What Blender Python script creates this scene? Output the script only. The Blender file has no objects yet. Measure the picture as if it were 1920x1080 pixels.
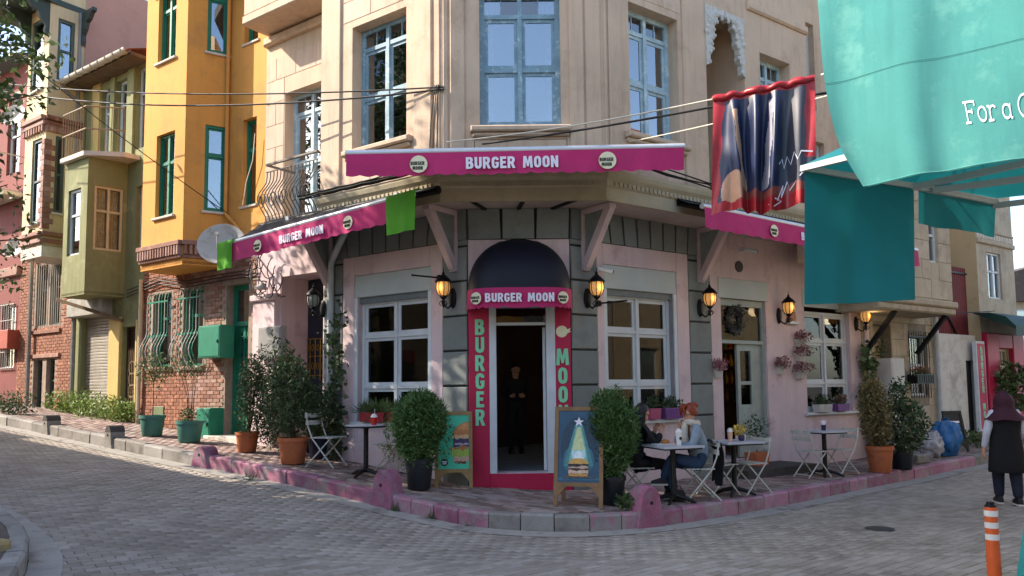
import bpy, bmesh, math, random
import numpy as np
from mathutils import Matrix, Vector
SC = bpy.context.scene
COL = SC.collection
random.seed(7)
RNG = np.random.default_rng(7)
R = math.radians

# ---------------------------------------------------------------- camera
FPX, PITCH, ROLL, HOR, ZC = 1440.0, R(4.5), R(-0.6), 728.0, 1.68
CY = HOR - FPX*math.tan(PITCH)
CROT = Matrix.Rotation(math.pi/2+PITCH, 4, 'X') @ Matrix.Rotation(ROLL, 4, 'Z')
cam = bpy.data.objects.new('camera', bpy.data.cameras.new('camera')); COL.objects.link(cam)
cam.matrix_world = Matrix.Translation((0, 0, ZC)) @ CROT
cam.data.sensor_width = 36.0; cam.data.lens = 36.0*FPX/1920
cam.data.shift_y = (CY-540)/1920
cam.data.clip_end = 3000; cam.data.clip_start = .05
SC.camera = cam
# ---------------------------------------------------------------- sky, sun, exposure
SUN_AZ, SUN_EL = R(1), R(37)           # towards the sun: (-cos az, sin az) in plan
SD = Vector((-math.cos(SUN_AZ)*math.cos(SUN_EL), math.sin(SUN_AZ)*math.cos(SUN_EL), math.sin(SUN_EL)))
w = bpy.data.worlds.new('World'); SC.world = w; w.use_nodes = True
nt = w.node_tree; bg = nt.nodes['Background']
sky = nt.nodes.new('ShaderNodeTexSky'); sky.sky_type = 'NISHITA'; sky.sun_disc = False
sky.sun_elevation = SUN_EL; sky.sun_rotation = math.atan2(SD.x, SD.y)
sky.air_density = 1.0; sky.dust_density = 1.5; sky.ozone_density = 1.0
nt.links.new(sky.outputs[0], bg.inputs[0]); bg.inputs[1].default_value = 0.15
sun = bpy.data.objects.new('sun', bpy.data.lights.new('sun', 'SUN')); COL.objects.link(sun)
sun.data.energy = 3.5; sun.data.angle = R(.53); sun.data.color = (1, .88, .74)
sun.rotation_euler = SD.to_track_quat('Z', 'Y').to_euler()
SC.view_settings.view_transform = 'Standard'; SC.view_settings.look = 'None'
SC.view_settings.exposure = 1.5; SC.view_settings.gamma = 1
SC.view_settings.use_curve_mapping = False

# ---------------------------------------------------------------- pixels to directions
def ray(px, py):
    v = CROT.to_3x3() @ Vector(((px-960)/FPX, (CY-py)/FPX, -1)); return v/v.y
def at(px, py, Y):
    r = ray(px, py); return Vector((r.x*Y, Y, ZC+r.z*Y))
class Fr:                                # a facade: u to the right seen from outside, z up, w outward
    def __init__(s, O, ang):
        s.a = R(ang); s.O = Vector((O[0], O[1])); s.d = Vector((math.cos(s.a), math.sin(s.a))); s.n = Vector((math.sin(s.a), -math.cos(s.a)))
    def uz(s, px, py, w=0):
        r = ray(px, py); o = s.O+s.n*w; k = o.dot(s.n)/Vector((r.x, r.y)).dot(s.n); p = r*k
        return (Vector((p.x, p.y))-s.O).dot(s.d), ZC+p.z
    def u(s, px, py=600, w=0): return s.uz(px, py, w)[0]
    def z(s, px, py, w=0): return s.uz(px, py, w)[1]
    def M(s, u=0, w=0, z=0):
        p = s.O+s.d*u+s.n*w; return Matrix.Translation((p.x, p.y, z)) @ Matrix.Rotation(s.a, 4, 'Z')
    def p(s, u, w=0): return s.O+s.d*u+s.n*w
A = at(879, 700, 11.2); B = at(1071, 700, 11.2); A2 = at(828, 200, 10.65); B2 = at(1131, 200, 10.65)
LG, FG, RG = Fr(A, -35.5), Fr(A, 0), Fr(B, 35.5)
LU, FU, RU = Fr(A2, -35.5), Fr(A2, 0), Fr(B2, 35.5)
WF, WU = (B-A).x, (B2-A2).x
# ground height: the left street climbs
GS = [(-99, 0), (-2.5, 0), (-1, .02), (0, .09), (1, .19), (2, .29), (3, .38), (5, .54), (9, .84), (12, 1.05), (16, 1.28), (25, 1.6), (60, 2.2), (900, 3)]
def G(x, y):
    s = -((x-A.x)*LG.d.x+(y-A.y)*LG.d.y); t = (x-B.x)*RG.d.x+(y-B.y)*RG.d.y
    z = float(np.interp(s, [a for a, b in GS], [b for a, b in GS]))
    if t > 7: z += min(.035*(t-7), .6)
    return z
KH = .2                                   # kerb height
def ground_at(px, py, off=0.0):
    r = ray(px, py); z = 0
    for i in range(50):
        p = r*((z+off-ZC)/r.z); z = .5*z+.5*G(p.x, p.y)
    return Vector((p.x, p.y, z+off))
def walk(px, py): return ground_at(px, py, KH)

# ---------------------------------------------------------------- materials
def lin(c):
    if isinstance(c, str): c = tuple(int(c[i:i+2], 16)/255 for i in (0, 2, 4))
    return tuple((v/12.92 if v <= .04045 else ((v+.055)/1.055)**2.4) for v in c)+(1,)
MC = {}
def mat(name, col, rough=.75, var=.12, scale=3.0, fine=60, bump=.0, bs=40, metal=0, emit=0, rnd=0, stain=None, st=.5, sscale=1.5, attr=None, spec=.4, sub=0, streak=None, sk=.5):
    if name in MC: return MC[name]
    m = bpy.data.materials.new(name); m.use_nodes = True; MC[name] = m
    n = m.node_tree.nodes; l = m.node_tree.links; b = n['Principled BSDF']
    c = lin(col); b.inputs['Roughness'].default_value = rough; b.inputs['Metallic'].default_value = metal
    b.inputs['Specular IOR Level'].default_value = spec
    out = None
    geo = n.new('ShaderNodeNewGeometry')
    def noise(sc, det=4, ro=.6):
        t = n.new('ShaderNodeTexNoise'); t.inputs['Scale'].default_value = sc; t.inputs['Detail'].default_value = det; t.inputs['Roughness'].default_value = ro
        l.new(geo.outputs['Position'], t.inputs['Vector']); return t.outputs['Fac']
    def mix(fac, a, bb, bl='MIX'):
        x = n.new('ShaderNodeMix'); x.data_type = 'RGBA'; x.blend_type = bl
        if isinstance(fac, float): x.inputs[0].default_value = fac
        else: l.new(fac, x.inputs[0])
        for s, v in ((6, a), (7, bb)):
            if isinstance(v, tuple): x.inputs[s].default_value = v
            else: l.new(v, x.inputs[s])
        return x.outputs[2]
    def ramp(f, a, bb):
        r = n.new('ShaderNodeMapRange'); r.inputs[1].default_value = a; r.inputs[2].default_value = bb; l.new(f, r.inputs[0]); return r.outputs[0]
    if var:
        lo = tuple(v*(1-var*1.6) for v in c[:3])+(1,); hi = tuple(min(1, v*(1+var)) for v in c[:3])+(1,)
        out = mix(ramp(noise(scale), .3, .7), lo, hi)
        out = mix(ramp(noise(fine, 2), .3, .7), mix(var, out, (0, 0, 0, 1)), out)
    else: out = c
    if stain: out = mix(ramp(noise(sscale, 6, .7), .62-.25*st, .74-.2*st), out, lin(stain))
    if streak:                            # rain streaks running down a wall
        vm = n.new('ShaderNodeVectorMath'); vm.operation = 'MULTIPLY'; vm.inputs[1].default_value = (5, 5, .45); l.new(geo.outputs['Position'], vm.inputs[0])
        t = n.new('ShaderNodeTexNoise'); t.inputs['Scale'].default_value = 1.6; t.inputs['Detail'].default_value = 6; t.inputs['Roughness'].default_value = .65; l.new(vm.outputs[0], t.inputs['Vector'])
        mr = n.new('ShaderNodeMapRange'); mr.inputs[1].default_value = .48; mr.inputs[2].default_value = .78; mr.inputs[3].default_value = 0; mr.inputs[4].default_value = sk; l.new(t.outputs['Fac'], mr.inputs[0])
        out = mix(mr.outputs[0], out, lin(streak))
    if rnd:
        oi = n.new('ShaderNodeObjectInfo')
        out = mix(ramp(oi.outputs['Random'], 0, 1), mix(rnd, out, (0, 0, 0, 1)), mix(rnd*.5, out, (1, 1, 1, 1)))
    if attr:
        at_ = n.new('ShaderNodeAttribute'); at_.attribute_name = 'rnd'
        out = mix(at_.outputs['Fac'], mix(attr, out, (0, 0, 0, 1)), mix(attr*(.12 if sub else .45), out, (1, 1, .75, 1) if sub else (1, .95, .9, 1)))
    if isinstance(out, tuple): b.inputs['Base Color'].default_value = out
    else: l.new(out, b.inputs['Base Color'])
    if bump:
        bp = n.new('ShaderNodeBump'); bp.inputs['Strength'].default_value = bump; bp.inputs['Distance'].default_value = .02
        l.new(noise(bs, 5), bp.inputs['Height']); l.new(bp.outputs[0], b.inputs['Normal'])
    if emit:
        b.inputs['Emission Color'].default_value = c; b.inputs['Emission Strength'].default_value = emit
    if sub:                                # thin cloth or leaf that lets light through
        tr = n.new('ShaderNodeBsdfTranslucent'); ms = n.new('ShaderNodeMixShader'); ms.inputs[0].default_value = sub
        if isinstance(out, tuple): tr.inputs[0].default_value = out
        else: l.new(out, tr.inputs[0])
        l.new(b.outputs[0], ms.inputs[1]); l.new(tr.outputs[0], ms.inputs[2]); l.new(ms.outputs[0], n['Material Output'].inputs[0])
    return m
def glass(name, refl=.22, tint=(.75, .8, .8), rough=.02):
    if name in MC: return MC[name]
    m = bpy.data.materials.new(name); m.use_nodes = True; MC[name] = m
    n = m.node_tree.nodes; l = m.node_tree.links; n.remove(n['Principled BSDF'])
    g = n.new('ShaderNodeBsdfGlossy'); g.inputs['Roughness'].default_value = rough; g.inputs[0].default_value = (.95, .97, 1, 1)
    t = n.new('ShaderNodeBsdfTransparent'); t.inputs[0].default_value = tint+(1,)
    lw = n.new('ShaderNodeFresnel'); lw.inputs[0].default_value = 1.5
    mr = n.new('ShaderNodeMapRange'); mr.inputs[1].default_value = .04; mr.inputs[2].default_value = 1; mr.inputs[3].default_value = refl; mr.inputs[4].default_value = 1
    tc = n.new('ShaderNodeNewGeometry'); no = n.new('ShaderNodeTexNoise'); no.inputs['Scale'].default_value = 2.2; bp = n.new('ShaderNodeBump'); bp.inputs['Strength'].default_value = .05
    l.new(tc.outputs['Position'], no.inputs['Vector']); l.new(no.outputs[0], bp.inputs['Height']); l.new(bp.outputs[0], g.inputs['Normal'])
    s = n.new('ShaderNodeMixShader'); l.new(lw.outputs[0], mr.inputs[0]); l.new(mr.outputs[0], s.inputs[0]); l.new(t.outputs[0], s.inputs[1]); l.new(g.outputs[0], s.inputs[2])
    l.new(s.outputs[0], n['Material Output'].inputs[0]); return m

# ---------------------------------------------------------------- mesh builder
class MB:
    def __init__(s): s.v = []; s.f = []; s.T = None
    def add(s, vs, fs):
        o = len(s.v)
        if s.T is not None: vs = [tuple(s.T @ Vector(p)) for p in vs]
        s.v += [tuple(p) for p in vs]; s.f += [tuple(i+o for i in f) for f in fs]; return s
    def box(s, x0, y0, z0, x1, y1, z1):
        x0, x1 = min(x0, x1), max(x0, x1); y0, y1 = min(y0, y1), max(y0, y1); z0, z1 = min(z0, z1), max(z0, z1)
        return s.add([(x0, y0, z0), (x1, y0, z0), (x1, y1, z0), (x0, y1, z0), (x0, y0, z1), (x1, y0, z1), (x1, y1, z1), (x0, y1, z1)],
                     [(0, 3, 2, 1), (4, 5, 6, 7), (0, 1, 5, 4), (1, 2, 6, 5), (2, 3, 7, 6), (3, 0, 4, 7)])
    def cbox(s, x0, y0, z0, x1, y1, z1, b=.01):           # box with a chamfered outer face (front, -y)
        a = [(x0, y1, z0), (x1, y1, z0), (x1, y1, z1), (x0, y1, z1), (x0, y0+b, z0), (x1, y0+b, z0), (x1, y0+b, z1), (x0, y0+b, z1),
             (x0+b, y0, z0+b), (x1-b, y0, z0+b), (x1-b, y0, z1-b), (x0+b, y0, z1-b)]
        f = [(0, 3, 2, 1)]
        for i in range(4):
            j = (i+1) % 4; f += [(i, j, 4+j, 4+i), (4+i, 4+j, 8+j, 8+i)]
        return s.add(a, f+[(8, 9, 10, 11)])
    def poly(s, pts): return s.add(pts, [tuple(range(len(pts)))])
    def prism(s, pts, y0, y1):                              # outline in x,z extruded along y
        n = len(pts); v = [(x, y0, z) for x, z in pts]+[(x, y1, z) for x, z in pts]
        return s.add(v, [tuple(range(n)), tuple(range(2*n-1, n-1, -1))]+[(i, n+i, n+(i+1) % n, (i+1) % n) for i in range(n)])
    def slab(s, pts, z0, z1):                               # outline in x,y extruded along z
        n = len(pts); v = [(x, y, z0) for x, y in pts]+[(x, y, z1) for x, y in pts]
        return s.add(v, [tuple(range(n-1, -1, -1)), tuple(range(n, 2*n))]+[(i, (i+1) % n, n+(i+1) % n, n+i) for i in range(n)])
    def tube(s, pts, r, n=8, cap=True):
        pts = [Vector(p) for p in pts]; rs = r if isinstance(r, (list, tuple)) else [r]*len(pts)
        v = []; f = []; up = Vector((0, 0, 1)); px = None
        for i, p in enumerate(pts):
            t = (pts[min(i+1, len(pts)-1)]-pts[max(i-1, 0)])
            t = t.normalized() if t.length > 1e-9 else Vector((0, 0, 1))
            if px is None:
                q = up if abs(t.z) < .9 else Vector((1, 0, 0)); px = t.cross(q).normalized()
            else: px = (px-t*px.dot(t)); px = px.normalized() if px.length > 1e-6 else t.orthogonal().normalized()
            py = t.cross(px)
            v += [tuple(p+(px*math.cos(2*math.pi*k/n)+py*math.sin(2*math.pi*k/n))*rs[i]) for k in range(n)]
        for i in range(len(pts)-1):
            f += [(i*n+k, i*n+(k+1) % n, (i+1)*n+(k+1) % n, (i+1)*n+k) for k in range(n)]
        if cap: f += [tuple(range(n-1, -1, -1)), tuple(range((len(pts)-1)*n, len(pts)*n))]
        return s.add(v, f)
    def lathe(s, prof, n=16, c=(0, 0, 0), sx=1, sy=1, cap=True):
        v = []; f = []
        for r, z in prof: v += [(c[0]+sx*r*math.cos(2*math.pi*k/n), c[1]+sy*r*math.sin(2*math.pi*k/n), c[2]+z) for k in range(n)]
        for i in range(len(prof)-1): f += [(i*n+k, i*n+(k+1) % n, (i+1)*n+(k+1) % n, (i+1)*n+k) for k in range(n)]
        if cap: f += [tuple(range(n-1, -1, -1)), tuple(range((len(prof)-1)*n, len(prof)*n))]
        return s.add(v, f)
    def ball(s, c, rx, ry=None, rz=None, n=12, m=8):
        ry = ry or rx; rz = rz or rx
        T0 = s.T; prof = [(max(1e-4, math.sin(math.pi*i/m)), -math.cos(math.pi*i/m)) for i in range(m+1)]
        v = []; f = []
        for r, z in prof: v += [(c[0]+rx*r*math.cos(2*math.pi*k/n), c[1]+ry*r*math.sin(2*math.pi*k/n), c[2]+rz*z) for k in range(n)]
        for i in range(m): f += [(i*n+k, i*n+(k+1) % n, (i+1)*n+(k+1) % n, (i+1)*n+k) for k in range(n)]
        return s.add(v, f)
    def bar(s, a, b, wx, wy, up=(0, 0, 1)):                 # square bar from a to b
        a, b = Vector(a), Vector(b); t = (b-a).normalized(); x = t.cross(Vector(up))
        x = x.normalized() if x.length > 1e-5 else Vector((1, 0, 0)); y = t.cross(x)
        c = [(x*i*wx/2+y*j*wy/2) for i, j in ((-1, -1), (1, -1), (1, 1), (-1, 1))]
        return s.add([tuple(a+q) for q in c]+[tuple(b+q) for q in c], [(3, 2, 1, 0), (4, 5, 6, 7)]+[(i, (i+1) % 4, 4+(i+1) % 4, 4+i) for i in range(4)])
    def mesh(s, name, m=None, smooth=False):
        me = bpy.data.meshes.new(name); me.from_pydata(s.v, [], s.f); me.validate(); me.update()
        if m: me.materials.append(m)
        if smooth:
            me.polygons.foreach_set('use_smooth', [True]*len(me.polygons))
            me.set_sharp_from_angle(angle=R(42))
        return me
WM = {}
def tag(o, label=None, cat=None, group=None, kind=None):
    for k, v in (('label', label), ('category', cat), ('group', group), ('kind', kind)):
        if v: o[k] = v
    return o
def ob(name, data, m=None, par=None, M=None, label=None, cat=None, group=None, kind=None, smooth=False):
    if isinstance(data, MB): data = data.mesh(name, m, smooth)
    o = bpy.data.objects.new(name, data); COL.objects.link(o)
    M = M if M is not None else (WM[par] if par else Matrix.Identity(4)); WM[o] = M
    if par: o.parent = par; o.matrix_basis = WM[par].inverted() @ M
    else: o.matrix_basis = M
    return tag(o, label, cat, group, kind)
def thing(name, label, cat, M, group=None): return ob(name, None, None, None, M, label, cat, group)
def dup(root, M, label=None, group=None):
    r = root.copy(); COL.objects.link(r); r.matrix_basis = M; WM[r] = M
    todo = [(ch, r) for ch in root.children]
    while todo:
        o, par = todo.pop(0); c = o.copy(); COL.objects.link(c); c.parent = par; WM[c] = WM[par] @ c.matrix_basis
        todo += [(ch, c) for ch in o.children]
    if label: r['label'] = label
    if group: r['group'] = group
    return r
def TR(p, rz=0): return Matrix.Translation(Vector((p[0], p[1], p[2] if len(p) > 2 else 0))) @ Matrix.Rotation(rz, 4, 'Z')

# ---------------------------------------------------------------- lettering (heavy drawn capitals, outlines filled)
GL = {
 'B': (.64, [[(0, 0), (0, 1), (.38, 1), (.55, .92), (.6, .75), (.52, .56), (.62, .45), (.64, .22), (.55, .06), (.38, 0)], [(.22, .62), (.22, .82), (.33, .82), (.37, .72), (.33, .62)], [(.22, .18), (.22, .42), (.34, .42), (.39, .3), (.34, .18)]]),
 'U': (.6, [[(0, 1), (0, .25), (.1, .06), (.3, 0), (.5, .06), (.6, .25), (.6, 1), (.38, 1), (.38, .3), (.3, .2), (.22, .3), (.22, 1)]]),
 'R': (.64, [[(0, 0), (0, 1), (.38, 1), (.56, .92), (.62, .72), (.56, .52), (.47, .44), (.66, 0), (.42, 0), (.28, .36), (.22, .36), (.22, 0)], [(.22, .56), (.22, .82), (.33, .82), (.39, .7), (.33, .56)]]),
 'G': (.62, [[(.6, .72), (.58, .86), (.47, .97), (.3, 1), (.12, .95), (.02, .8), (0, .5), (.02, .2), (.12, .05), (.3, 0), (.48, .04), (.6, .18), (.62, .54), (.32, .54), (.32, .37), (.4, .37), (.4, .26), (.31, .19), (.24, .26), (.22, .5), (.24, .74), (.31, .81), (.38, .76), (.38, .7)]]),
 'E': (.53, [[(0, 0), (0, 1), (.52, 1), (.52, .8), (.22, .8), (.22, .61), (.47, .61), (.47, .41), (.22, .41), (.22, .2), (.53, .2), (.53, 0)]]),
 'M': (.84, [[(0, 0), (.06, 1), (.3, 1), (.42, .55), (.54, 1), (.78, 1), (.84, 0), (.62, 0), (.6, .55), (.49, .12), (.35, .12), (.24, .55), (.22, 0)]]),
 'O': (.62, [[(.31, 1), (.12, .94), (.02, .78), (0, .5), (.02, .22), (.12, .06), (.31, 0), (.5, .06), (.6, .22), (.62, .5), (.6, .78), (.5, .94)], [(.31, .81), (.24, .72), (.23, .5), (.24, .28), (.31, .19), (.38, .28), (.39, .5), (.38, .72)]]),
 'N': (.62, [[(0, 0), (0, 1), (.2, 1), (.4, .5), (.4, 1), (.62, 1), (.62, 0), (.42, 0), (.22, .5), (.22, 0)]]),
 'S': (.56, [[(.54, .7), (.5, .92), (.3, 1), (.1, .94), (.02, .74), (.1, .56), (.34, .38), (.3, .2), (.22, .22), (.2, .34), (0, .32), (.06, .08), (.28, 0), (.5, .08), (.56, .3), (.46, .48), (.22, .66), (.28, .81), (.34, .7)]]),
}
TXT = {}
def word(s, h, wx=1.0, ext=.004, gap=.1, vert=False):
    key = (s, round(h, 4), wx, ext, vert)
    if key in TXT: return TXT[key]
    cu = bpy.data.curves.new('lettering', 'CURVE'); cu.dimensions = '2D'; cu.fill_mode = 'BOTH'; cu.extrude = ext
    x = y = 0
    tot = sum((GL[c][0]+gap if c != ' ' else .55) for c in s)-gap
    if not vert: x = -tot/2
    for c in s:
        if c == ' ': x += .55; continue
        wd, loops = GL[c]
        if vert: x = -wd/2
        for lp in loops:
            sp = cu.splines.new('POLY'); sp.points.add(len(lp)-1); sp.use_cyclic_u = True
            for i, (a, b) in enumerate(lp): sp.points[i].co = ((x+a)*h*wx, (y+b-(0 if vert else .5))*h, 0, 1)
        if vert: y -= 1.13
        else: x += wd+gap
    o = bpy.data.objects.new('tmp', cu); COL.objects.link(o)
    me = bpy.data.meshes.new_from_object(o.evaluated_get(bpy.context.evaluated_depsgraph_get()))
    bpy.data.objects.remove(o); bpy.data.curves.remove(cu)
    for v in me.vertices: v.co = (v.co.x, -v.co.z, v.co.y)
    me.flip_normals() if False else None
    TXT[key] = me; return me
def letters(s, h, m, par, M, wx=1.0, vert=False, name='letter', ext=.004, gap=.1):
    tot = sum((GL[c][0]+gap if c != ' ' else .55) for c in s)-gap; x = -tot/2; y = 0
    for c in s:                              # every letter is a part of its own
        if c == ' ': x += .55; continue
        me = word(c, h, wx, ext)
        if (c, h, m.name) not in TXT:
            me = me.copy(); me.materials.clear(); me.materials.append(m); TXT[(c, h, m.name)] = me
        me = TXT[(c, h, m.name)]; wd = GL[c][0]
        if vert: ob(name, me, None, par, M @ Matrix.Translation((0, 0, (y+.5)*h))); y -= 1.13
        else: ob(name, me, None, par, M @ Matrix.Translation(((x+wd/2)*h*wx, 0, 0))); x += wd+gap
def disc(r, y0=0, y1=.004, n=24, sx=1): return MB().prism([(sx*r*math.cos(2*math.pi*k/n), r*math.sin(2*math.pi*k/n)) for k in range(n)], y0, y1)
def logo(par, M, r, bgm, ink, sx=1):
    d = ob('logo', disc(r, -.004, 0, 20, sx), bgm, par, M)
    for s, dz in (('BURGER', .1), ('MOON', -.45)):
        me = word(s, r*.42, .9*sx, .0015).copy(); me.materials.clear(); me.materials.append(ink)
        ob('print', me, None, d, M @ Matrix.Translation((-r*.12*sx, -.0065, r*dz)))
    return d
# ---------------------------------------------------------------- leaves
def leaves(P, size, seed=0, thin=.45, upward=.3, jit=.4):
    """many leaf rhombi at the points P (n,3)"""
    g = np.random.default_rng(seed); n = len(P)
    a = g.normal(size=(n, 3)); a[:, 2] += upward; a /= np.linalg.norm(a, axis=1)[:, None]
    b = g.normal(size=(n, 3)); b -= a*(a*b).sum(1)[:, None]; b /= np.linalg.norm(b, axis=1)[:, None]
    c = np.cross(a, b)
    s = size*(1+jit*(g.random(n)*2-1)); s = s[:, None]
    v = np.stack([P, P+a*s*.45+b*s*thin*.5+c*s*.08, P+a*s, P+a*s*.45-b*s*thin*.5+c*s*.08], 1).reshape(-1, 3)
    f = np.arange(4*n).reshape(n, 4)
    return v, f, g.random(n)
def leafmesh(name, parts, m):
    v = np.concatenate([p[0] for p in parts]); k = 0; F_ = []; rr = []
    for p in parts: F_.append(p[1]+k); k += len(p[0]); rr.append(p[2])
    f = np.concatenate(F_); rr = np.concatenate(rr)
    me = bpy.data.meshes.new(name); me.vertices.add(len(v)); me.vertices.foreach_set('co', v.astype(np.float32).ravel())
    me.loops.add(f.size); me.loops.foreach_set('vertex_index', f.astype(np.int32).ravel())
    me.polygons.add(len(f)); me.polygons.foreach_set('loop_start', np.arange(0, f.size, 4, dtype=np.int32))
    me.update(calc_edges=True); at_ = me.attributes.new('rnd', 'FLOAT', 'FACE'); at_.data.foreach_set('value', rr.astype(np.float32))
    me.materials.append(m); return me
def cloud(n, c, rad, seed=0, shell=.55, lump=.25, flat=0):
    g = np.random.default_rng(seed+100); d = g.normal(size=(n, 3)); d /= np.linalg.norm(d, axis=1)[:, None]
    bumps = g.normal(size=(14, 3)); bumps /= np.linalg.norm(bumps, axis=1)[:, None]
    amp = (np.maximum(0, d @ bumps.T)**6 @ (g.random(14)*2-.6))
    r = (shell+(1-shell)*g.random(n)**.5)*(1+lump*np.clip(amp, -1, 1.2))
    return np.array(c)+d*r[:, None]*np.array(rad)
LEAF = mat('leaf_green', '4d6b2c', .55, .15, 8, 50, attr=.55, sub=.25)
LEAFD = mat('leaf_dark', '38591f', .55, .15, 8, 50, attr=.6, sub=.2)
THUJA = mat('leaf_thuja', '4c7d2c', .65, .15, 9, 50, attr=.6, sub=.2)
LEAFY = mat('leaf_yellow', '8a7a45', .65, .15, 8, 50, attr=.55, sub=.2)
BARK = mat('bark', '5b4a3a', .9, .2, 12)
SOIL = mat('soil', '2c221b', .95, .2, 20)
# ================================================================ SETTING
M_PAVER = mat('paver_stone', '9b9184', .85, .12, .7, 90, bump=.25, bs=60, attr=.16, stain='80776b', st=.55, sscale=.45, streak=None)
M_PAVER1 = mat('paver_single', '9b9184', .85, .12, .7, 90, bump=.25, bs=60, rnd=.16, stain='80776b', st=.55, sscale=.45)
M_JOINT = mat('joint_sand', '67625b', .95, .2, 8)
M_WALK = mat('walk_brick', '8d7268', .85, .15, 1.5, 80, bump=.2, bs=50, attr=.3, stain='6a625a', st=.5, sscale=.7)
M_WALK1 = mat('walk_brick_single', '8d7268', .85, .15, 1.5, 80, bump=.2, bs=50, rnd=.3, stain='6a625a', st=.5, sscale=.7)
M_KERB = mat('kerb_concrete', '8c8780', .85, .15, 3, 60, bump=.35, bs=30, rnd=.15, stain='6b655e', st=.5, sscale=4)
M_KERBP = mat('kerb_pink_paint', 'a5607a', .8, .2, 4, 60, bump=.45, bs=30, rnd=.2, stain='8d807e', st=.62, sscale=5)
M_KERBM = mat('kerb_worn_paint', '8d8481', .8, .18, 4, 60, bump=.35, bs=30, rnd=.15, stain='a05a72', st=.45, sscale=6)
M_GUT = mat('gutter_concrete', 'a39e95', .85, .15, 2, 60, bump=.2, stain='77716a', st=.5, sscale=2)

def resample(P, step):
    P = np.array([(p[0], p[1]) for p in P]); d = np.r_[0, np.cumsum(np.linalg.norm(np.diff(P, axis=0), axis=1))]
    n = max(2, int(round(d[-1]/step))+1); t = np.linspace(0, d[-1], n)
    return np.c_[np.interp(t, d, P[:, 0]), np.interp(t, d, P[:, 1])]
def smooth(P, k=3):
    P = P.copy()
    for _ in range(k): P[1:-1] = .25*P[:-2]+.5*P[1:-1]+.25*P[2:]
    return P
def normals(P):
    t = np.gradient(P, axis=0); t /= np.linalg.norm(t, axis=1)[:, None]; return np.c_[-t[:, 1], t[:, 0]]
def inside(pts, poly):
    x, y = pts[:, 0], pts[:, 1]; r = np.zeros(len(pts), bool); n = len(poly); j = n-1
    for i in range(n):
        xi, yi = poly[i]; xj, yj = poly[j]
        c = ((yi > y) != (yj > y)) & (x < (xj-xi)*(y-yi)/(yj-yi+1e-12)+xi); r ^= c; j = i
    return r
GZ = np.vectorize(G)
kpx = [(0, 797), (94, 817), (183, 836), (291, 859.5), (356, 873.6), (422, 885), (516, 905), (675, 941.6), (797, 970), (891, 993), (998, 1001), (1064, 1002), (1136, 999), (1246, 989), (1412, 962), (1578, 927), (1743, 892.5), (1862, 867.6)]
K = [ground_at(*p) for p in kpx]; K = [(p.x, p.y) for p in K]
e0 = Vector(K[0])-LG.d*14; e1 = Vector(K[-1])+RG.d*14
K = smooth(resample([tuple(e0)]+K+[tuple(e1)], .16), 25)        # from far left to far right along the front of the kerb
KI = K+normals(K)*.15                                            # back edge of the kerb
WALLP = [tuple(LG.p(-32)), (A.x, A.y), (B.x, B.y), tuple(RG.p(30))]
def wallproj(p):
    best = None
    for a, b in zip(WALLP[:-1], WALLP[1:]):
        a, b = np.array(a), np.array(b); t = np.clip((p-a)@(b-a)/((b-a)@(b-a)), 0, 1); q = a+t*(b-a); d = np.linalg.norm(p-q)
        if best is None or d < best[0]: best = (d, q)
    return best[1]
# the wide ground sheet
gx = np.unique(np.r_[np.linspace(-700, -40, 12), np.linspace(-40, 40, 41), np.linspace(40, 700, 12)])
gy = np.unique(np.r_[np.linspace(-500, -20, 10), np.linspace(-20, 50, 36), np.linspace(50, 900, 12)])
mb = MB(); n = len(gx)
mb.add([(x, y, G(x, y)-.06) for y in gy for x in gx], [(j*n+i, j*n+i+1, (j+1)*n+i+1, (j+1)*n+i) for j in range(len(gy)-1) for i in range(n-1)])
ob('ground', mb, mat('ground_earth', '7d776d', .95, .15, .5, 20), kind='structure', smooth=True)
# the road: joint bed, pavers on it
xs = np.linspace(-20, 18, 77); ys = np.linspace(3, 30, 55); mb = MB(); n = len(xs)
mb.add([(x, y, G(x, y)-.012) for y in ys for x in xs], [(j*n+i, j*n+i+1, (j+1)*n+i+1, (j+1)*n+i) for j in range(len(ys)-1) for i in range(n-1)])
road = ob('road', mb, M_JOINT, kind='structure', smooth=True)
def paver_pts(ang, L, W, x0, x1, y0, y1):
    a = R(ang); c, s = math.cos(a), math.sin(a); rad = 40
    I, J = np.meshgrid(np.arange(-int(rad/L), int(rad/L)), np.arange(-int(rad/W), int(rad/W)))
    u = (I+.5*(J % 2))*L; v = J*W; P = np.c_[(u*c-v*s).ravel(), (u*s+v*c).ravel()+12]
    return P[(P[:, 0] > x0) & (P[:, 0] < x1) & (P[:, 1] > y0) & (P[:, 1] < y1)]
def paver_mesh(name, P, ang, L, W, m, zoff, g, bev=.003, dz=.0012):
    a = R(ang); c, s = math.cos(a), math.sin(a); n = len(P)
    hx, hy = L/2-.0025, W/2-.0025; ix, iy = hx-bev, hy-bev
    loc = np.array([(-hx, -hy, -.008), (hx, -hy, -.008), (hx, hy, -.008), (-hx, hy, -.008), (-ix, -iy, 0), (ix, -iy, 0), (ix, iy, 0), (-ix, iy, 0)])
    X = P[:, 0][:, None]+loc[:, 0]*c-loc[:, 1]*s; Y = P[:, 1][:, None]+loc[:, 0]*s+loc[:, 1]*c
    Z = GZ(X, Y)+zoff+loc[:, 2]+(g.normal(size=n)*dz)[:, None]+g.normal(size=(n, 8))*.0008
    v = np.stack([X, Y, Z], 2).reshape(-1, 3)
    base = np.array([(4, 5, 6, 7), (0, 1, 5, 4), (1, 2, 6, 5), (2, 3, 7, 6), (3, 0, 4, 7)])
    f = (base[None]+8*np.arange(n)[:, None, None]).reshape(-1, 4)
    return leafmesh(name, [(v, f, np.repeat(g.random(n), 5))], m)
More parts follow.
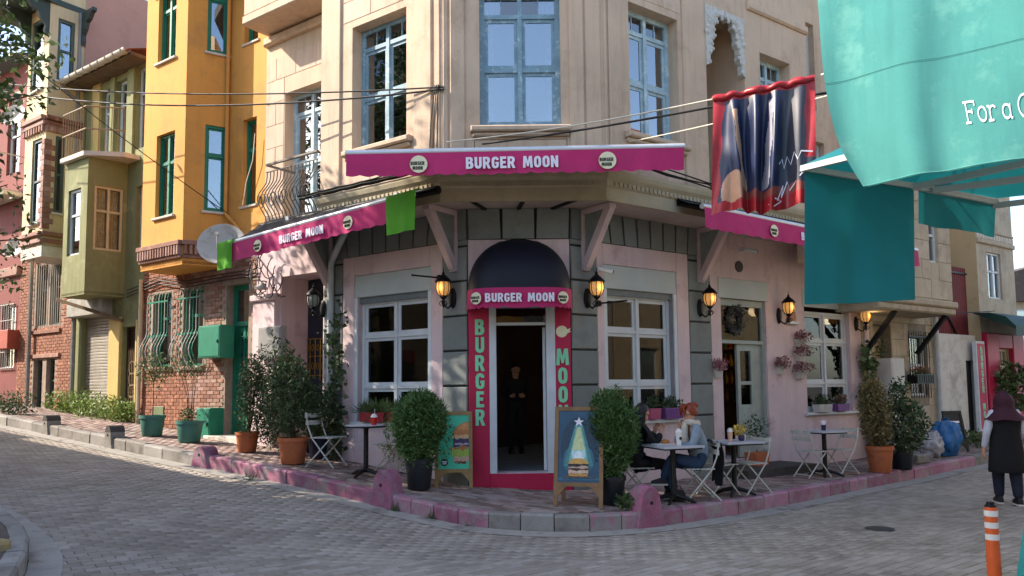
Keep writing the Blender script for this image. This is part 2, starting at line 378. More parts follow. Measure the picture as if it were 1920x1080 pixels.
def single_pavers(name, P, ang, L, W, m, zoff, par, g, dz=.0012):
    hx, hy = L/2-.0025, W/2-.0025; b = .003
    mb = MB().add([(-hx, -hy, -.05), (hx, -hy, -.05), (hx, hy, -.05), (-hx, hy, -.05), (-hx, -hy, -.008), (hx, -hy, -.008), (hx, hy, -.008), (-hx, hy, -.008), (-hx+b, -hy+b, 0), (hx-b, -hy+b, 0), (hx-b, hy-b, 0), (-hx+b, hy-b, 0)],
        [(0, 3, 2, 1), (8, 9, 10, 11)]+[(i, (i+1) % 4, 4+(i+1) % 4, 4+i) for i in range(4)]+[(4+i, 4+(i+1) % 4, 8+(i+1) % 4, 8+i) for i in range(4)])
    me = mb.mesh(name, m)
    for p in P:
        z = G(*p)+zoff; e = .1
        nx = (G(p[0]+e, p[1])-z+zoff)/e; ny = (G(p[0], p[1]+e)-z+zoff)/e
        q = Vector((-nx, -ny, 1)).normalized(); rot = Vector((0, 0, 1)).rotation_difference(q).to_matrix().to_4x4()
        ob(name, me, None, par, Matrix.Translation((p[0], p[1], z+g.normal()*dz)) @ rot @ Matrix.Rotation(R(ang)+g.normal()*.012, 4, 'Z') @ Matrix.Rotation(g.normal()*.008, 4, 'X'))
WALKPOLY = [tuple(p) for p in K]+[tuple(RG.p(60, -30)), tuple(LG.p(-60, -30))]
# far corner pavement, bottom left of the view
c2 = [(-120, 930), (-40, 955), (5, 985), (38, 1014), (54, 1038), (56, 1062), (46, 1085), (20, 1130), (-30, 1200), (-80, 1260)]
K2 = [ground_at(*p) for p in c2]; K2 = smooth(resample([(K2[0].x-9, K2[0].y+6.2)]+[(p.x, p.y) for p in K2]+[(-5.6, 3.0), (-6.2, -6)], .16), 6)[::-1]
W2POLY = [tuple(p) for p in K2]+[(-40, 25), (-40, -8)]
g = np.random.default_rng(3)
PP = paver_pts(38, .2, .1, -18, 16, 5.2, 26)
ok = ~inside(PP, [tuple(p) for p in (K-normals(K)*.05)]+[tuple(RG.p(60, -30)), tuple(LG.p(-60, -30))]) & ~inside(PP, W2POLY)
PP = PP[ok]
# keep what the street shows (both streets and the crossing)
vis = (np.abs(PP[:, 0]) < .85*PP[:, 1]+1.5)
PP = PP[vis]
inview = np.abs(PP[:, 0]+.02) < .655*PP[:, 1]-.1
near = np.where(inview & (PP[:, 1] > 6.95))[0]; near = near[np.argsort(PP[near, 1])][:300]
msk = np.ones(len(PP), bool); msk[near] = False
single_pavers('paver', PP[near], 38, .2, .1, M_PAVER1, 0, road, g)
ob('paver_field', paver_mesh('paver_field', PP[msk], 38, .2, .1, M_PAVER, 0, g), None, road, kind='stuff')

def strip(name, Pa, Pb, za, zb, m, par=None, kind=None):
    mb = MB(); n = len(Pa)
    mb.add([(p[0], p[1], z) for p, z in zip(Pa, za)]+[(p[0], p[1], z) for p, z in zip(Pb, zb)], [(i, i+1, n+i+1, n+i) for i in range(n-1)])
    return ob(name, mb, m, par, kind=kind)
def pavement(nm, K, KI, inner, segs, paint, bricks, bx):
    zk = GZ(KI[:, 0], KI[:, 1])+KH
    W_ = np.array([inner(p) for p in KI])
    n1 = 6; mb = MB(); rows = []
    for j in range(n1+1):
        t = j/n1; Q = KI*(1-t)+W_*t; rows.append([(p[0], p[1], G(p[0], p[1])+KH-.01) for p in Q])
    n = len(KI); mb.add([p for r in rows for p in r], [(j*n+i+1, j*n+i, (j+1)*n+i, (j+1)*n+i+1) for j in range(n1) for i in range(n-1)])
    pv = ob(nm, mb, mat('walk_bed', '5f554e', .95, .2, 6), kind='structure')
    d = np.r_[0, np.cumsum(np.linalg.norm(np.diff(K, axis=0), axis=1))]; tot = d[-1]; s = 0; N = normals(K)
    f = lambda q, arr: np.array([np.interp(q, d, arr[:, 0]), np.interp(q, d, arr[:, 1])])
    k = 0
    while s < tot-.2:
        mid = f(s, K); L = segs(mid)*random.uniform(.93, 1.07); e = min(tot, s+L)
        a, b = s+.006, e-.006; jx = random.uniform(-.008, .008); jz = random.uniform(-.008, .008)
        na, nb = f(a, N), f(b, N); p0, p1 = f(a, K)+na*jx, f(b, K)+nb*jx; q0, q1 = p0+na*.15, p1+nb*.15
        g0, g1 = G(*p0), G(*p1); bv = .016
        v = [(*p0, g0-.1), (*p1, g1-.1), (*q1, g1-.1), (*q0, g0-.1),
             (*p0, g0+KH-bv*1.6+jz), (*p1, g1+KH-bv*1.6+jz), (*q1, g1+KH+jz), (*q0, g0+KH+jz), (*(p0+na*bv*1.5), g0+KH+jz), (*(p1+nb*bv*1.5), g1+KH+jz)]
        mb = MB().add(v, [(0, 1, 5, 4), (4, 5, 9, 8), (8, 9, 6, 7), (1, 2, 6, 9, 5), (2, 3, 7, 6), (3, 0, 4, 8, 7)])
        vis = abs(mid[0]) < .75*mid[1]
        ob('kerb_stone', mb, paint(mid), pv); s = e; k += 1
    return pv
def kseg(p): return .42 if (-1.6 < p[0] < 2.2 and p[1] < 10.6) else .6
def kpaint(p):
    x = 960+FPX*p[0]/p[1]
    if x < 360 or x > 1790: return M_KERB
    if 905 < x < 1085: return M_KERB
    if 860 < x < 1150: return M_KERBM
    return M_KERBP
pave = pavement('pavement', K, KI, wallproj, kseg, kpaint, None, None)
KI2 = K2+normals(K2)*.15
pave2 = pavement('pavement', K2, KI2, lambda p: np.array([p[0]-6, p[1]+.5]), lambda p: .5, lambda p: M_KERB, None, None)
mbk = MB(); q = ground_at(14, 1086)
mbk.T = TR((q.x-.26, q.y+.05, q.z), R(60))
mbk.cbox(-.2, -.09, -.05, .2, .09, .29, .03)
ob('kerb_stone', mbk, mat('kerb_yellow', '9c8a5c', .8, .2, 5, stain='7f776a', st=.4, sscale=6), pave2)
# pavement bricks
PW = paver_pts(-35.5, .2, .1, -12, 11, 8.8, 19)
wi = np.array([tuple(p) for p in KI])
poly = [tuple(p) for p in (KI+normals(KI)*.05)]+[tuple(RG.p(29, .05)), (B.x, B.y-.05), (A.x, A.y-.05), tuple(LG.p(-31, .05))]
PW = PW[inside(PW, poly)]
PW = PW[np.abs(PW[:, 0]) < .72*PW[:, 1]]
od = np.argsort(PW[:, 1]); near = od[:300]; msk = np.ones(len(PW), bool); msk[near] = False
single_pavers('paving_brick', PW[near], -35.5, .2, .1, M_WALK1, KH-.004, pave, g)
ob('paving_brick_field', paver_mesh('paving_brick_field', PW[msk], -35.5, .2, .1, M_WALK, KH-.004, g), None, pave, kind='stuff')
# gutter
Kg = K-normals(K)*.27; sel = slice(20, len(K)-20)
def gz(P, o): return [G(p[0], p[1])+o for p in P]
strip('gutter', Kg[sel], (K-normals(K)*.002)[sel], gz(Kg[sel], .006), gz(K[sel], .014), M_GUT, road)
Kg2 = K2-normals(K2)*.27
strip('gutter', Kg2, K2-normals(K2)*.002, gz(Kg2, .006), gz(K2, .014), M_GUT, road)
# manhole-ish joint plate right of the corner
q = ground_at(1650, 992); ob('valve_cover', MB().lathe([(.16, -.02), (.16, .008), (.14, .012)], 20, (q.x, q.y, q.z)), mat('cast_iron', '4a4a4a', .6, .2, 20, metal=.6), road)

# ================================================================ wall helpers
def wallholes(u0, u1, z0, z1, holes, dep=.25, y=0.0):
    mb = MB(); us = sorted({u0, u1, *[h[0] for h in holes], *[h[1] for h in holes]}); zs = sorted({z0, z1, *[h[2] for h in holes], *[h[3] for h in holes]})
    us = [a for a in us if u0 <= a <= u1]; zs = [a for a in zs if z0 <= a <= z1]
    for a, b in zip(us[:-1], us[1:]):
        for c, d in zip(zs[:-1], zs[1:]):
            mu, mz = (a+b)/2, (c+d)/2
            if any(h[0] < mu < h[1] and h[2] < mz < h[3] for h in holes): continue
            mb.poly([(a, y, c), (b, y, c), (b, y, d), (a, y, d)])
    for h in holes:
        a, b, c, d = h[:4]; D = y+(h[4] if len(h) > 4 else dep)
        mb.poly([(a, y, c), (a, y, d), (a, D, d), (a, D, c)]); mb.poly([(b, y, d), (b, y, c), (b, D, c), (b, D, d)])
        mb.poly([(a, y, d), (b, y, d), (b, D, d), (a, D, d)]); mb.poly([(b, y, c), (a, y, c), (a, D, c), (b, D, c)])
    return mb
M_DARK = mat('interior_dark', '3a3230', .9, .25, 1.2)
M_CURT = mat('net_curtain', 'cdc7b9', .9, .2, 14)
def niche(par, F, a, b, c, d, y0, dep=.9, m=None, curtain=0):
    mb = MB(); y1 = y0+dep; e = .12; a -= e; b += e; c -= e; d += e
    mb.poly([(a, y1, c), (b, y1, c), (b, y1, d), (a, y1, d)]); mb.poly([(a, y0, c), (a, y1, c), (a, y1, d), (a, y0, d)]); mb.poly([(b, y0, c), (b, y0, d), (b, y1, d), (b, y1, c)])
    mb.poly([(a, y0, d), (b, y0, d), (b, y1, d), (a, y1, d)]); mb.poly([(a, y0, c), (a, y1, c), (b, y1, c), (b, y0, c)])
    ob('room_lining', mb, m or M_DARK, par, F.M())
    if curtain:
        n = 30; mb = MB(); w_ = (b-a)*curtain
        for s, x0 in ((1, a), (-1, b)):
            pts = [(x0+s*w_*i/n, y0+.1+.025*math.sin(i*1.7)) for i in range(n+1)]
            mb.add([(x, y, c) for x, y in pts]+[(x, y, d) for x, y in pts], [(i, i+1, n+2+i, n+1+i) for i in range(n)])
        ob('curtain', mb, M_CURT, par, F.M())
G_UP = glass('glass_upper', .3); G_SHOP = glass('glass_shop', .035, (.8, .83, .82)); G_OLD = glass('glass_old', .25)
def window(par, F, a, b, c, d, y, fm, gm, cols=2, rows=(0, .5, 1), fw=.06, bar=.035, small=0, sill=None, sash=0, name='window', dep=.07, t=1.0):
    """outer frame is the part; rails, mullions and panes are its sub-parts. rows: fractions of the height."""
    M = F.M(); fr = MB()
    fr.box(a, y, c, a+fw, y+dep, d); fr.box(b-fw, y, c, b, y+dep, d); fr.box(a+fw, y, d-fw, b-fw, y+dep, d); fr.box(a+fw, y, c, b-fw, y+dep, c+fw)
    wo = ob(name, fr, fm, par, M)
    ia, ib, ic, id_ = a+fw, b-fw, c+fw, d-fw; mw = bar*1.7
    xs = [ia+(ib-ia)*i/cols for i in range(cols+1)]; zs = [ic+(id_-ic)*r for r in rows]
    for x in xs[1:-1]: ob('mullion', MB().box(x-mw/2, y-.008, ic, x+mw/2, y+dep-.01, id_), fm, wo, M)
    for zi, z in enumerate(zs[1:-1]):
        for i in range(cols):
            x0 = xs[i]+(mw/2 if i else 0); x1 = xs[i+1]-(mw/2 if i < cols-1 else 0)
            ob('rail', MB().box(x0, y+.004, z-mw/2, x1, y+dep-.012, z+mw/2), fm, wo, M)
    for i in range(cols):
        x0 = xs[i]+(mw/2 if i else 0); x1 = xs[i+1]-(mw/2 if i < cols-1 else 0)
        for j in range(len(zs)-1):
            z0 = zs[j]+(mw/2 if j else 0); z1 = zs[j+1]-(mw/2 if j < len(zs)-2 else 0)
            yy = y+.02
            if sash and not (small and j == len(zs)-2):
                s = sash; yy = y+.028; sm = MB()
                sm.box(x0, yy, z0, x0+s, yy+.03, z1); sm.box(x1-s, yy, z0, x1, yy+.03, z1); sm.box(x0+s, yy, z1-s, x1-s, yy+.03, z1); sm.box(x0+s, yy, z0, x1-s, yy+.03, z0+s)
                ob('sash', sm, fm, wo, M); x0_, x1_, z0_, z1_ = x0+s, x1-s, z0+s, z1-s; yy += .012
            else: x0_, x1_, z0_, z1_ = x0, x1, z0, z1; yy += .015
            if small and j == len(zs)-2:
                k = small; st = (x1_-x0_)/k
                for q in range(k):
                    gmm = gm
                    if isinstance(small, int) and k == 2 and (i+q) % 2: gmm = MC.get('stained_glass') or gm
                    ob('pane', MB().box(x0_+st*q+(.008 if q else 0), yy, z0_, x0_+st*(q+1)-(.008 if q < k-1 else 0), yy+.005, z1_), gmm, wo, M)
                    if q: ob('glazing_bar', MB().box(x0_+st*q-.008, yy-.01, z0_, x0_+st*q+.008, yy+.012, z1_), fm, wo, M)
            else: ob('pane', MB().box(x0_, yy, z0_, x1_, yy+.005, z1_), gm, wo, M)
    if sill: ob('sill', MB().cbox(a-.09, -sill[0], c-sill[1], b+.09, y, c-.003, .012), sill[2], par, M)
    return wo
glass('stained_glass', .2, (.55, .42, .3))
# ================================================================ CORNER BUILDING
M_BEI = mat('plaster_beige', 'ccb39a', .85, .07, 1.2, 50, bump=.16, bs=18, stain='b39c84', st=.3, sscale=1.1, streak='94826f', sk=.5)
M_BEI2 = mat('plaster_beige_block', 'd0b59e', .85, .07, 1.2, 50, bump=.16, bs=18, rnd=.06, stain='b39c84', st=.3, sscale=1.1, streak='94826f', sk=.5)
M_PINK = mat('plaster_pink', 'd3bdbe', .8, .06, 1.5, 50, bump=.1, bs=25, stain='b79ea2', st=.25, sscale=1.6, streak='9c8a8c', sk=.35)
M_STONE = mat('stone_grey', '7b817d', .8, .12, 5, 70, bump=.3, bs=45, rnd=.08, stain='737a74', st=.45, sscale=5)
M_BLACKP = mat('black_paint', '17181a', .6, .2, 8)
M_PANEL = mat('panel_grey_white', 'b4bcba', .6, .05, 2)
M_WHITE = mat('white_frame', 'c9cfd2', .5, .06, 4)
M_BLUE = mat('blue_frame', '7f9dab', .6, .12, 6, 40, stain='b9cdd2', st=.3, sscale=8)
M_BLUEW = mat('blue_frame_pale', 'a9c3cc', .6, .12, 6, 40, stain='d0dcdf', st=.35, sscale=8)
M_RED = mat('crimson_panel', 'b81d48', .5, .08, 3)
M_HOT = mat('awning_magenta', 'bd2a68', .75, .07, 3, 90, stain='a82a60', st=.3, sscale=2)
M_MINT = mat('mint_letter', '86d9ab', .55, .05, 5); M_WLET = mat('white_letter', 'e9e4ee', .6, .04, 5)
M_CREAM = mat('cream_logo', 'e9e2bd', .6, .04, 5); M_INK = mat('ink_black', '16140f', .6, 0)
M_IRON = mat('wrought_iron', '1d1e20', .45, .15, 20, metal=.6)
M_SILV = mat('awning_bar', 'd5d6d8', .35, .05, 4, metal=.35)
M_CABLE = mat('cable_black', '1a1a1b', .6, 0)
Z0, ZS, ZF = .05, 4.33, 3.87
cb = thing('corner_building', 'beige corner building with pink ground floor, blue windows and burger shop entrance', 'building', TR((A.x, A.y, .3)))
# ---- ground floor, left side
wl = (LG.u(672), LG.u(804), 1.17, 3.19, .16)
ul0, ul1, ulq = LG.u(480), LG.u(645), LG.u(610)
en = (LG.u(527), LG.u(606), .3, 3.72, .62)
ob('ground_wall', wallholes(ul0, 0, Z0, ZS, [wl, en], .16), M_PINK, cb, LG.M(), label='pink ground floor wall')
wr = (RG.u(1137), RG.u(1262), 1.17, 3.19, .16); dr = (RG.u(1352), RG.u(1436), .42, 3.2, .3); wr2 = (RG.u(1508), RG.u(1592), 1.17, 3.17, .16)
URE = RG.u(1613)
ob('ground_wall', wallholes(0, URE, Z0, ZS, [wr, dr, wr2], .16), M_PINK, cb, RG.M())
dd = (FG.u(917), FG.u(1040), .46, 2.95, .3)
ob('ground_wall', wallholes(0, WF, Z0, ZS, [dd], .3), M_PINK, cb, FG.M())
# side and back of the shop
bl = LG.p(ul0); br = RG.p(URE); bk1 = LG.p(ul0, -9); bk2 = RG.p(URE, -9)
mb = MB(); ROOF = 10.6
for a_, b_ in (((bl.x, bl.y), (bk1.x, bk1.y)), ((bk1.x, bk1.y), (bk2.x, bk2.y)), ((bk2.x, bk2.y), (br.x, br.y))):
    mb.poly([(*a_, Z0), (*b_, Z0), (*b_, ROOF), (*a_, ROOF)])
ob('rear_wall', mb, M_BEI, cb, Matrix.Identity(4))
# shop room
inner = [LG.p(ul1+.1, -.33), LG.p(-.1, -.33), RG.p(.1, -.33), RG.p(URE-.1, -.33), RG.p(URE-.1, -5.2), LG.p(ul1+.1, -5.2)]
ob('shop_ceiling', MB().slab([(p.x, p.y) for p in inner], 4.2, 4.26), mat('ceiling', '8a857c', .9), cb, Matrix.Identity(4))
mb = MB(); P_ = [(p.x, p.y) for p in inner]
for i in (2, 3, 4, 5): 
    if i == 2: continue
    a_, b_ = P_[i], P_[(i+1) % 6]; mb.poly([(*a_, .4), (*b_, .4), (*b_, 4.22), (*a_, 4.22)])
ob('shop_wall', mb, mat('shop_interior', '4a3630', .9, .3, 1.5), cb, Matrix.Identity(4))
def checker(name, a, b, sc, ang=0):
    m = bpy.data.materials.new(name); m.use_nodes = True; n = m.node_tree.nodes; l = m.node_tree.links
    c = n.new('ShaderNodeTexChecker'); c.inputs[1].default_value = lin(a); c.inputs[2].default_value = lin(b); c.inputs[3].default_value = sc
    g_ = n.new('ShaderNodeNewGeometry'); mp = n.new('ShaderNodeMapping'); mp.inputs['Rotation'].default_value = (0, 0, ang); mp.inputs['Location'].default_value = (0, 0, .37)
    l.new(g_.outputs['Position'], mp.inputs[0]); l.new(mp.outputs[0], c.inputs[0]); l.new(c.outputs[0], n['Principled BSDF'].inputs['Base Color']); n['Principled BSDF'].inputs['Roughness'].default_value = .3
    return m
ob('tiled_floor', MB().slab(P_, .40, .455), checker('floor_tile', 'b9bfc2', '30353a', 8), cb, Matrix.Identity(4))
# ---- quoins
joints = [3.78-.515*k for k in range(8)]
def quoin(F, a, b):
    ob('quoin_joint', MB().box(a, -.012, .1, b, .01, ZF), M_BLACKP, cb, F.M())
    prev = ZF
    for j in joints[:-1]+[.1]:
        lo = max(.12, j+.014)
        if prev-lo > .05: ob('quoin_stone', MB().cbox(a+.004, -.04, lo, b-.004, 0, prev, .012), M_STONE, cb, F.M())
        prev = j-.014
quoin(LG, LG.u(832), -.002); quoin(RG, .002, RG.u(1118)); quoin(RG, RG.u(1290), RG.u(1331)); quoin(LG, ulq, ul1)
# ---- pink surrounds standing proud round the shop windows
def surround(F, a, b, hole, zt):
    mb = MB(); h = hole; t = -.03
    mb.cbox(a, t, .12, h[0]-.07, .005, zt, .008); mb.cbox(h[1]+.07, t, .12, b, .005, zt, .008)
    mb.cbox(h[0]-.07, t+.001, h[3]+.36, h[1]+.07, .005, zt-.002, .006); mb.cbox(h[0]-.07, t+.001, .12, h[1]+.07, .005, h[2]-.06, .006)
    ob('window_surround', mb, M_PINK, cb, F.M())
    ob('shutter_box', MB().cbox(h[0]-.068, -.02, h[3]-.005, h[1]+.068, .2, h[3]+.355, .006), M_PANEL, cb, F.M())
    for xa_ in (h[0]-.068, h[1]): ob('shutter_rail', MB().box(xa_, -.022, h[2]-.055, xa_+.068, .17, h[3]-.008), M_WHITE, cb, F.M())
    ob('roller_shutter', MB().box(h[0], .03, h[3]-.1, h[1], .06, h[3]-.006), mat('shutter_dark', '6d7678', .5, .1, 8), cb, F.M())
    ob('sill', MB().cbox(h[0]-.12, -.09, h[2]-.06, h[1]+.12, .16, h[2]-.004, .01), M_WHITE, cb, F.M())
surround(LG, ul1+.002, LG.u(832)-.002, wl, ZF); surround(RG, RG.u(1118)+.002, RG.u(1290)-.002, wr, ZF)
ob('shutter_box', MB().cbox(dr[0]-.06, -.02, 3.2, dr[1]+.06, .15, 3.55, .006), M_PANEL, cb, RG.M())
ob('shutter_box', MB().cbox(wr2[0]-.06, -.02, 3.17, wr2[1]+.06, .15, 3.5, .006), M_PANEL, cb, RG.M())
ob('sill', MB().cbox(wr2[0]-.1, -.07, 1.11, wr2[1]+.1, .16, 1.165, .01), M_WHITE, cb, RG.M())
for h, F in ((wl, LG), (wr, RG), (wr2, RG)):
    window(cb, F, h[0], h[1], h[2], h[3]-.07, .09, M_WHITE, G_SHOP, 2, (0, .27, .715, 1), .055, .03, sash=.05)
# ---- frieze of stones below the overhang
def frieze(F, a, b, n):
    ob('frieze_joint', MB().box(a, -.008, ZF, b, .01, ZS-.002), M_BLACKP, cb, F.M())
    st = (b-a)/n
    for i in range(n):
        x0, x1 = a+st*i+.016, a+st*(i+1)-.016; k = (i-(n-1)/2)*.016
        mb = MB().prism([(x0, ZF+.004), (x1, ZF+.004), (x1+k, ZS-.006), (x0+k, ZS-.006)], -.05, 0)
        ob('frieze_stone', mb, M_STONE, cb, F.M())
frieze(LG, ulq, LG.u(832), 9); frieze(LG, LG.u(832)+.003, -.003, 1); frieze(FG, .003, WF-.003, 3); frieze(RG, .003, RG.u(1118), 1); frieze(RG, RG.u(1118)+.003, RG.u(1331), 9)
# ---- entrance at the chamfer
mb = MB(); mb.cbox(.0, -.03, .12, dd[0], .0, 3.1, .006); mb.cbox(dd[1], -.03, .12, WF, .0, 3.1, .006); mb.cbox(dd[0], -.032, .12, dd[1], .3, .455, .008)
ob('door_surround', mb, M_RED, cb, FG.M(), label='crimson door surround')
df = MB(); df.box(dd[0], -.04, .46, dd[0]+.1, .22, 2.95); df.box(dd[1]-.13, -.04, .46, dd[1], .22, 2.95); df.box(dd[0]+.1, -.036, 2.86, dd[1]-.13, .2, 2.95)
door = ob('door_frame', df, M_WHITE, cb, FG.M())
ob('transom_rail', MB().box(dd[0]+.1, 0, 2.6, dd[1]-.13, .1, 2.64), M_WHITE, door, FG.M())
ob('transom_pane', MB().box(dd[0]+.1, .03, 2.64, dd[1]-.13, .036, 2.86), G_SHOP, door, FG.M())
lf = MB(); x0, x1 = 0, .8           # the door leaf stands open into the shop
lf.box(0, 0, .47, .09, .04, 2.58); lf.box(.71, 0, .47, .8, .04, 2.58); lf.box(.09, 0, .47, .71, .04, .7); lf.box(.09, 0, 2.45, .71, .04, 2.58); lf.box(.09, 0, 1.35, .71, .04, 1.45)
LM = FG.M(dd[1]-.135, -.22, 0) @ Matrix.Rotation(R(82), 4, 'Z')
leaf = ob('door_leaf', lf, M_WHITE, cb, LM)
ob('pane', MB().box(.09, .015, .7, .71, .02, 1.35), G_SHOP, leaf, LM); ob('pane', MB().box(.09, .015, 1.45, .71, .02, 2.45), G_SHOP, leaf, LM)
ob('handle', MB().tube([(.74, -.02, 1.3), (.74, -.05, 1.32), (.74, -.05, 1.5), (.74, -.02, 1.52)], .01), M_SILV, leaf, LM)
h_ = .232
letters('BURGER', h_, M_MINT, cb, FG.M(.165, .032, FG.z(898, 599)-h_), .92, True, ext=.012)
letters('MOON', .24, M_MINT, cb, FG.M(WF-.125, .032, FG.z(1052, 654)-.24), .92, True, ext=.012)
mo = ob('moon_emblem', disc(.085, -.045, -.03), M_CREAM, cb, FG.M(WF-.13, 0, FG.z(1051, 622)))
ob('moon_flame', MB().prism([(.07, -.03), (.14, .0), (.11, .01), (.13, .05), (.08, .03)], -.044, -.032), M_CREAM, mo, FG.M(WF-.13, 0, FG.z(1051, 622)))
# ---- street door on the right side
fm = mat('door_grey_green', '9aa39c', .55, .08, 5)
mb = MB(); a, b = dr[0], dr[1]; mb.box(a, .05, .42, a+.06, .2, 3.2); mb.box(b-.06, .05, .42, b, .2, 3.2); mb.box(a+.06, .05, 3.08, b-.06, .2, 3.2); mb.box(a+.06, .05, 2.42, b-.06, .14, 2.48)
d2 = ob('door_frame', mb, fm, cb, RG.M())
ob('transom_pane', MB().box(a+.06, .09, 2.48, b-.06, .096, 3.08), G_SHOP, d2, RG.M())
mid = a+.42*(b-a)
mb = MB(); x0, x1 = mid, b-.06
mb.box(x0, .1, .44, x0+.08, .15, 2.42); mb.box(x1-.28, .1, .44, x1, .15, 2.42)
for z0_, z1_ in ((.44, 1.35), (1.7, 1.76), (2.3, 2.42)): mb.box(x0+.08, .1, z0_, x1-.28, .15, z1_)
l2 = ob('door_leaf', mb, fm, cb, RG.M())
for z0_, z1_ in ((1.35, 1.7), (1.76, 2.3)): ob('pane', MB().box(x0+.08, .12, z0_, x1-.28, .126, z1_), G_SHOP, l2, RG.M())
# entrance steps, a low timber deck along the right wall
mb = MB(); mb.box(RG.u(1325), -.75, .1, RG.u(1452), -.002, .33); ob('step', mb, mat('deck_dark', '4a4541', .8, .2, 6, bump=.2), cb, RG.M())
ob('vent_grille', MB().lathe([(.10, -.012), (.10, .012)], 18), mat('vent', '4b4547', .7), cb, RG.M(RG.u(1385, 500), .006, RG.z(1385, 500)) @ Matrix.Rotation(R(90), 4, 'X'))
# ---- recessed left entrance with gilt grille
M_NAVY = mat('door_navy', '222839', .4, .15, 5); M_GOLD = mat('gilt_iron', 'b18a2c', .45, .2, 30, metal=.5)
ob('door_leaf', MB().box(en[0], .6, .3, en[1], .66, 3.72), M_NAVY, cb, LG.M(), label='navy street door with gilt grille')
mb = MB(); n = 10
xa, xb = LG.u(572, 600, -.6), en[1]+.3
for i in range(n+1):
    x = xa+.03+(xb-xa-.1)*i/n; mb.tube([(x, .585, 1.55+.5*max(0, .5-i/n)+.2*math.sin(i*.6)), (x, .585, 2.62)], .009, 6)
for z in (1.95, 2.3, 2.62): mb.tube([(xa, .58, z), (xb-.05, .58, z)], .01, 6)
for i in range(n):
    x = xa+.03+(xb-xa-.1)*(i+.5)/n
    for z in (2.12, 2.46): mb.tube([(x+.03*math.cos(k*.7), .585, z+.06*math.sin(k*.7)) for k in range(10)], .006, 5)
ob('door_grille', mb, M_GOLD, cb, LG.M())
ob('pilaster', MB().cbox(ul0+.02, -.1, .1, en[0]-.05, 0, 3.3, .02).cbox(ul0-.01, -.15, 3.3, en[0]-.02, 0, 3.42, .02).cbox(ul0-.01, -.14, .1, en[0]-.02, -.1, .6, .02), M_PINK, cb, LG.M())
# white downpipe on the left, cranked at the top
xp = LG.u(628)
mb = MB().tube([(xp, -.1, .3), (xp, -.1, 3.72), (xp+.05, -.12, 3.85), (xp+.75, -.45, 4.22), (xp+.8, -.5, 4.33)], .055, 10)
ob('downpipe', mb, mat('pipe_white', 'b9bdbe', .6, .1, 5), cb, LG.M(), smooth=True)
# ---- overhang: soffit, cornice
OVL = LU.u(605, 100)                     # left end of the projecting upper storey
URU = RU.u(1512, 100)
pts = [LU.p(OVL), (A2.x, A2.y), (B2.x, B2.y), RU.p(URU), RG.p(URU+.5), (B.x, B.y), (A.x, A.y), LG.p(OVL-.35)]
ob('soffit', MB().slab([(p[0], p[1]) for p in pts], ZS, ZS+.06), mat('soffit', 'b9a9a6', .85, .1, 2), cb, Matrix.Identity(4))
# dark battens across the soffit
for t in (.18, .5, .82):
    a_ = Vector((A.x+(B.x-A.x)*t, A.y)); b_ = Vector((A2.x+(B2.x-A2.x)*t, A2.y)); ob('soffit_batten', MB().bar((a_.x, a_.y, ZS-.015), (b_.x, b_.y, ZS-.015), .05, .03), M_BLACKP, cb, Matrix.Identity(4))
def miter(F0, F1, F2):
    pass
prof = [(.0, ZS-.03), (.05, ZS-.03), (.05, ZS+.16), (.07, ZS+.18), (.07, ZS+.25), (.11, ZS+.3), (.13, ZS+.36), (.13, ZS+.4), (.0, ZS+.42)]
path = [(LU.p(OVL), LU.n), ((Vector((A2.x, A2.y))), None), (Vector((B2.x, B2.y)), None), (RU.p(URU), RU.n)]
k = math.cos(R(35.5/2)); nA = (LU.n+FU.n).normalized()/k; nB = (RU.n+FU.n).normalized()/k
ns = [LU.n, nA, nB, RU.n]; mb = MB(); V = []
for (p, _), nn in zip(path, ns): V += [(p.x+nn.x*w_, p.y+nn.y*w_, z) for w_, z in prof]
m_ = len(prof); mb.add(V, [(i*m_+j, (i+1)*m_+j, (i+1)*m_+j+1, i*m_+j+1) for i in range(3) for j in range(m_-1)]+[tuple(range(m_)), tuple(range(4*m_-1, 3*m_-1, -1))])
ob('cornice', mb, mat('cornice_beige', 'b3a78c', .85, .1, 3, bump=.1, stain='a39a80', st=.3), cb, Matrix.Identity(4))
for F, a_, b_ in ((FU, .1, WU-.1), (LU, OVL+.05, -.1), (RU, .1, URU-.1)):
    mb = MB(); nn = int((b_-a_)/.085)
    for i in range(nn): x = a_+(b_-a_)*(i+.5)/nn; mb.box(x-.022, -.085, ZS+.185, x+.022, -.07, ZS+.245)
    ob('dentil_course', mb, MC['cornice_beige'], cb, F.M(), kind='stuff')
# ---- brackets
M_BRK = mat('bracket_pink', 'c3adae', .8, .08, 3)
def bracket(F, u, drop=.88, out=.62):
    M = F.M(u, 0, ZS-drop)
    mb = MB(); mb.box(-.06, -.1, -.04, .06, -.04, drop-.01); mb.bar((0, -.08, .02), (0, -out, drop-.06), .12, .1, (1, 0, 0)); mb.box(-.06, -out-.06, drop-.09, .06, -.1, drop-.008)
    b_ = ob('bracket', mb, M_BRK, cb, M)
    ob('bracket_panel', MB().add([(s, y, z) for s in (-.03, .03) for y, z in ((-.09, .08), (-.09, drop-.08), (-out+.06, drop-.08))], [(0, 1, 2), (5, 4, 3), (0, 3, 4, 1), (1, 4, 5, 2), (2, 5, 3, 0)]), M_STONE, b_, M)
bracket(LG, LG.u(856, 505)); bracket(RG, RG.u(1093, 505)); bracket(RG, RG.u(1309, 530)); bracket(LG, LG.u(622, 540))
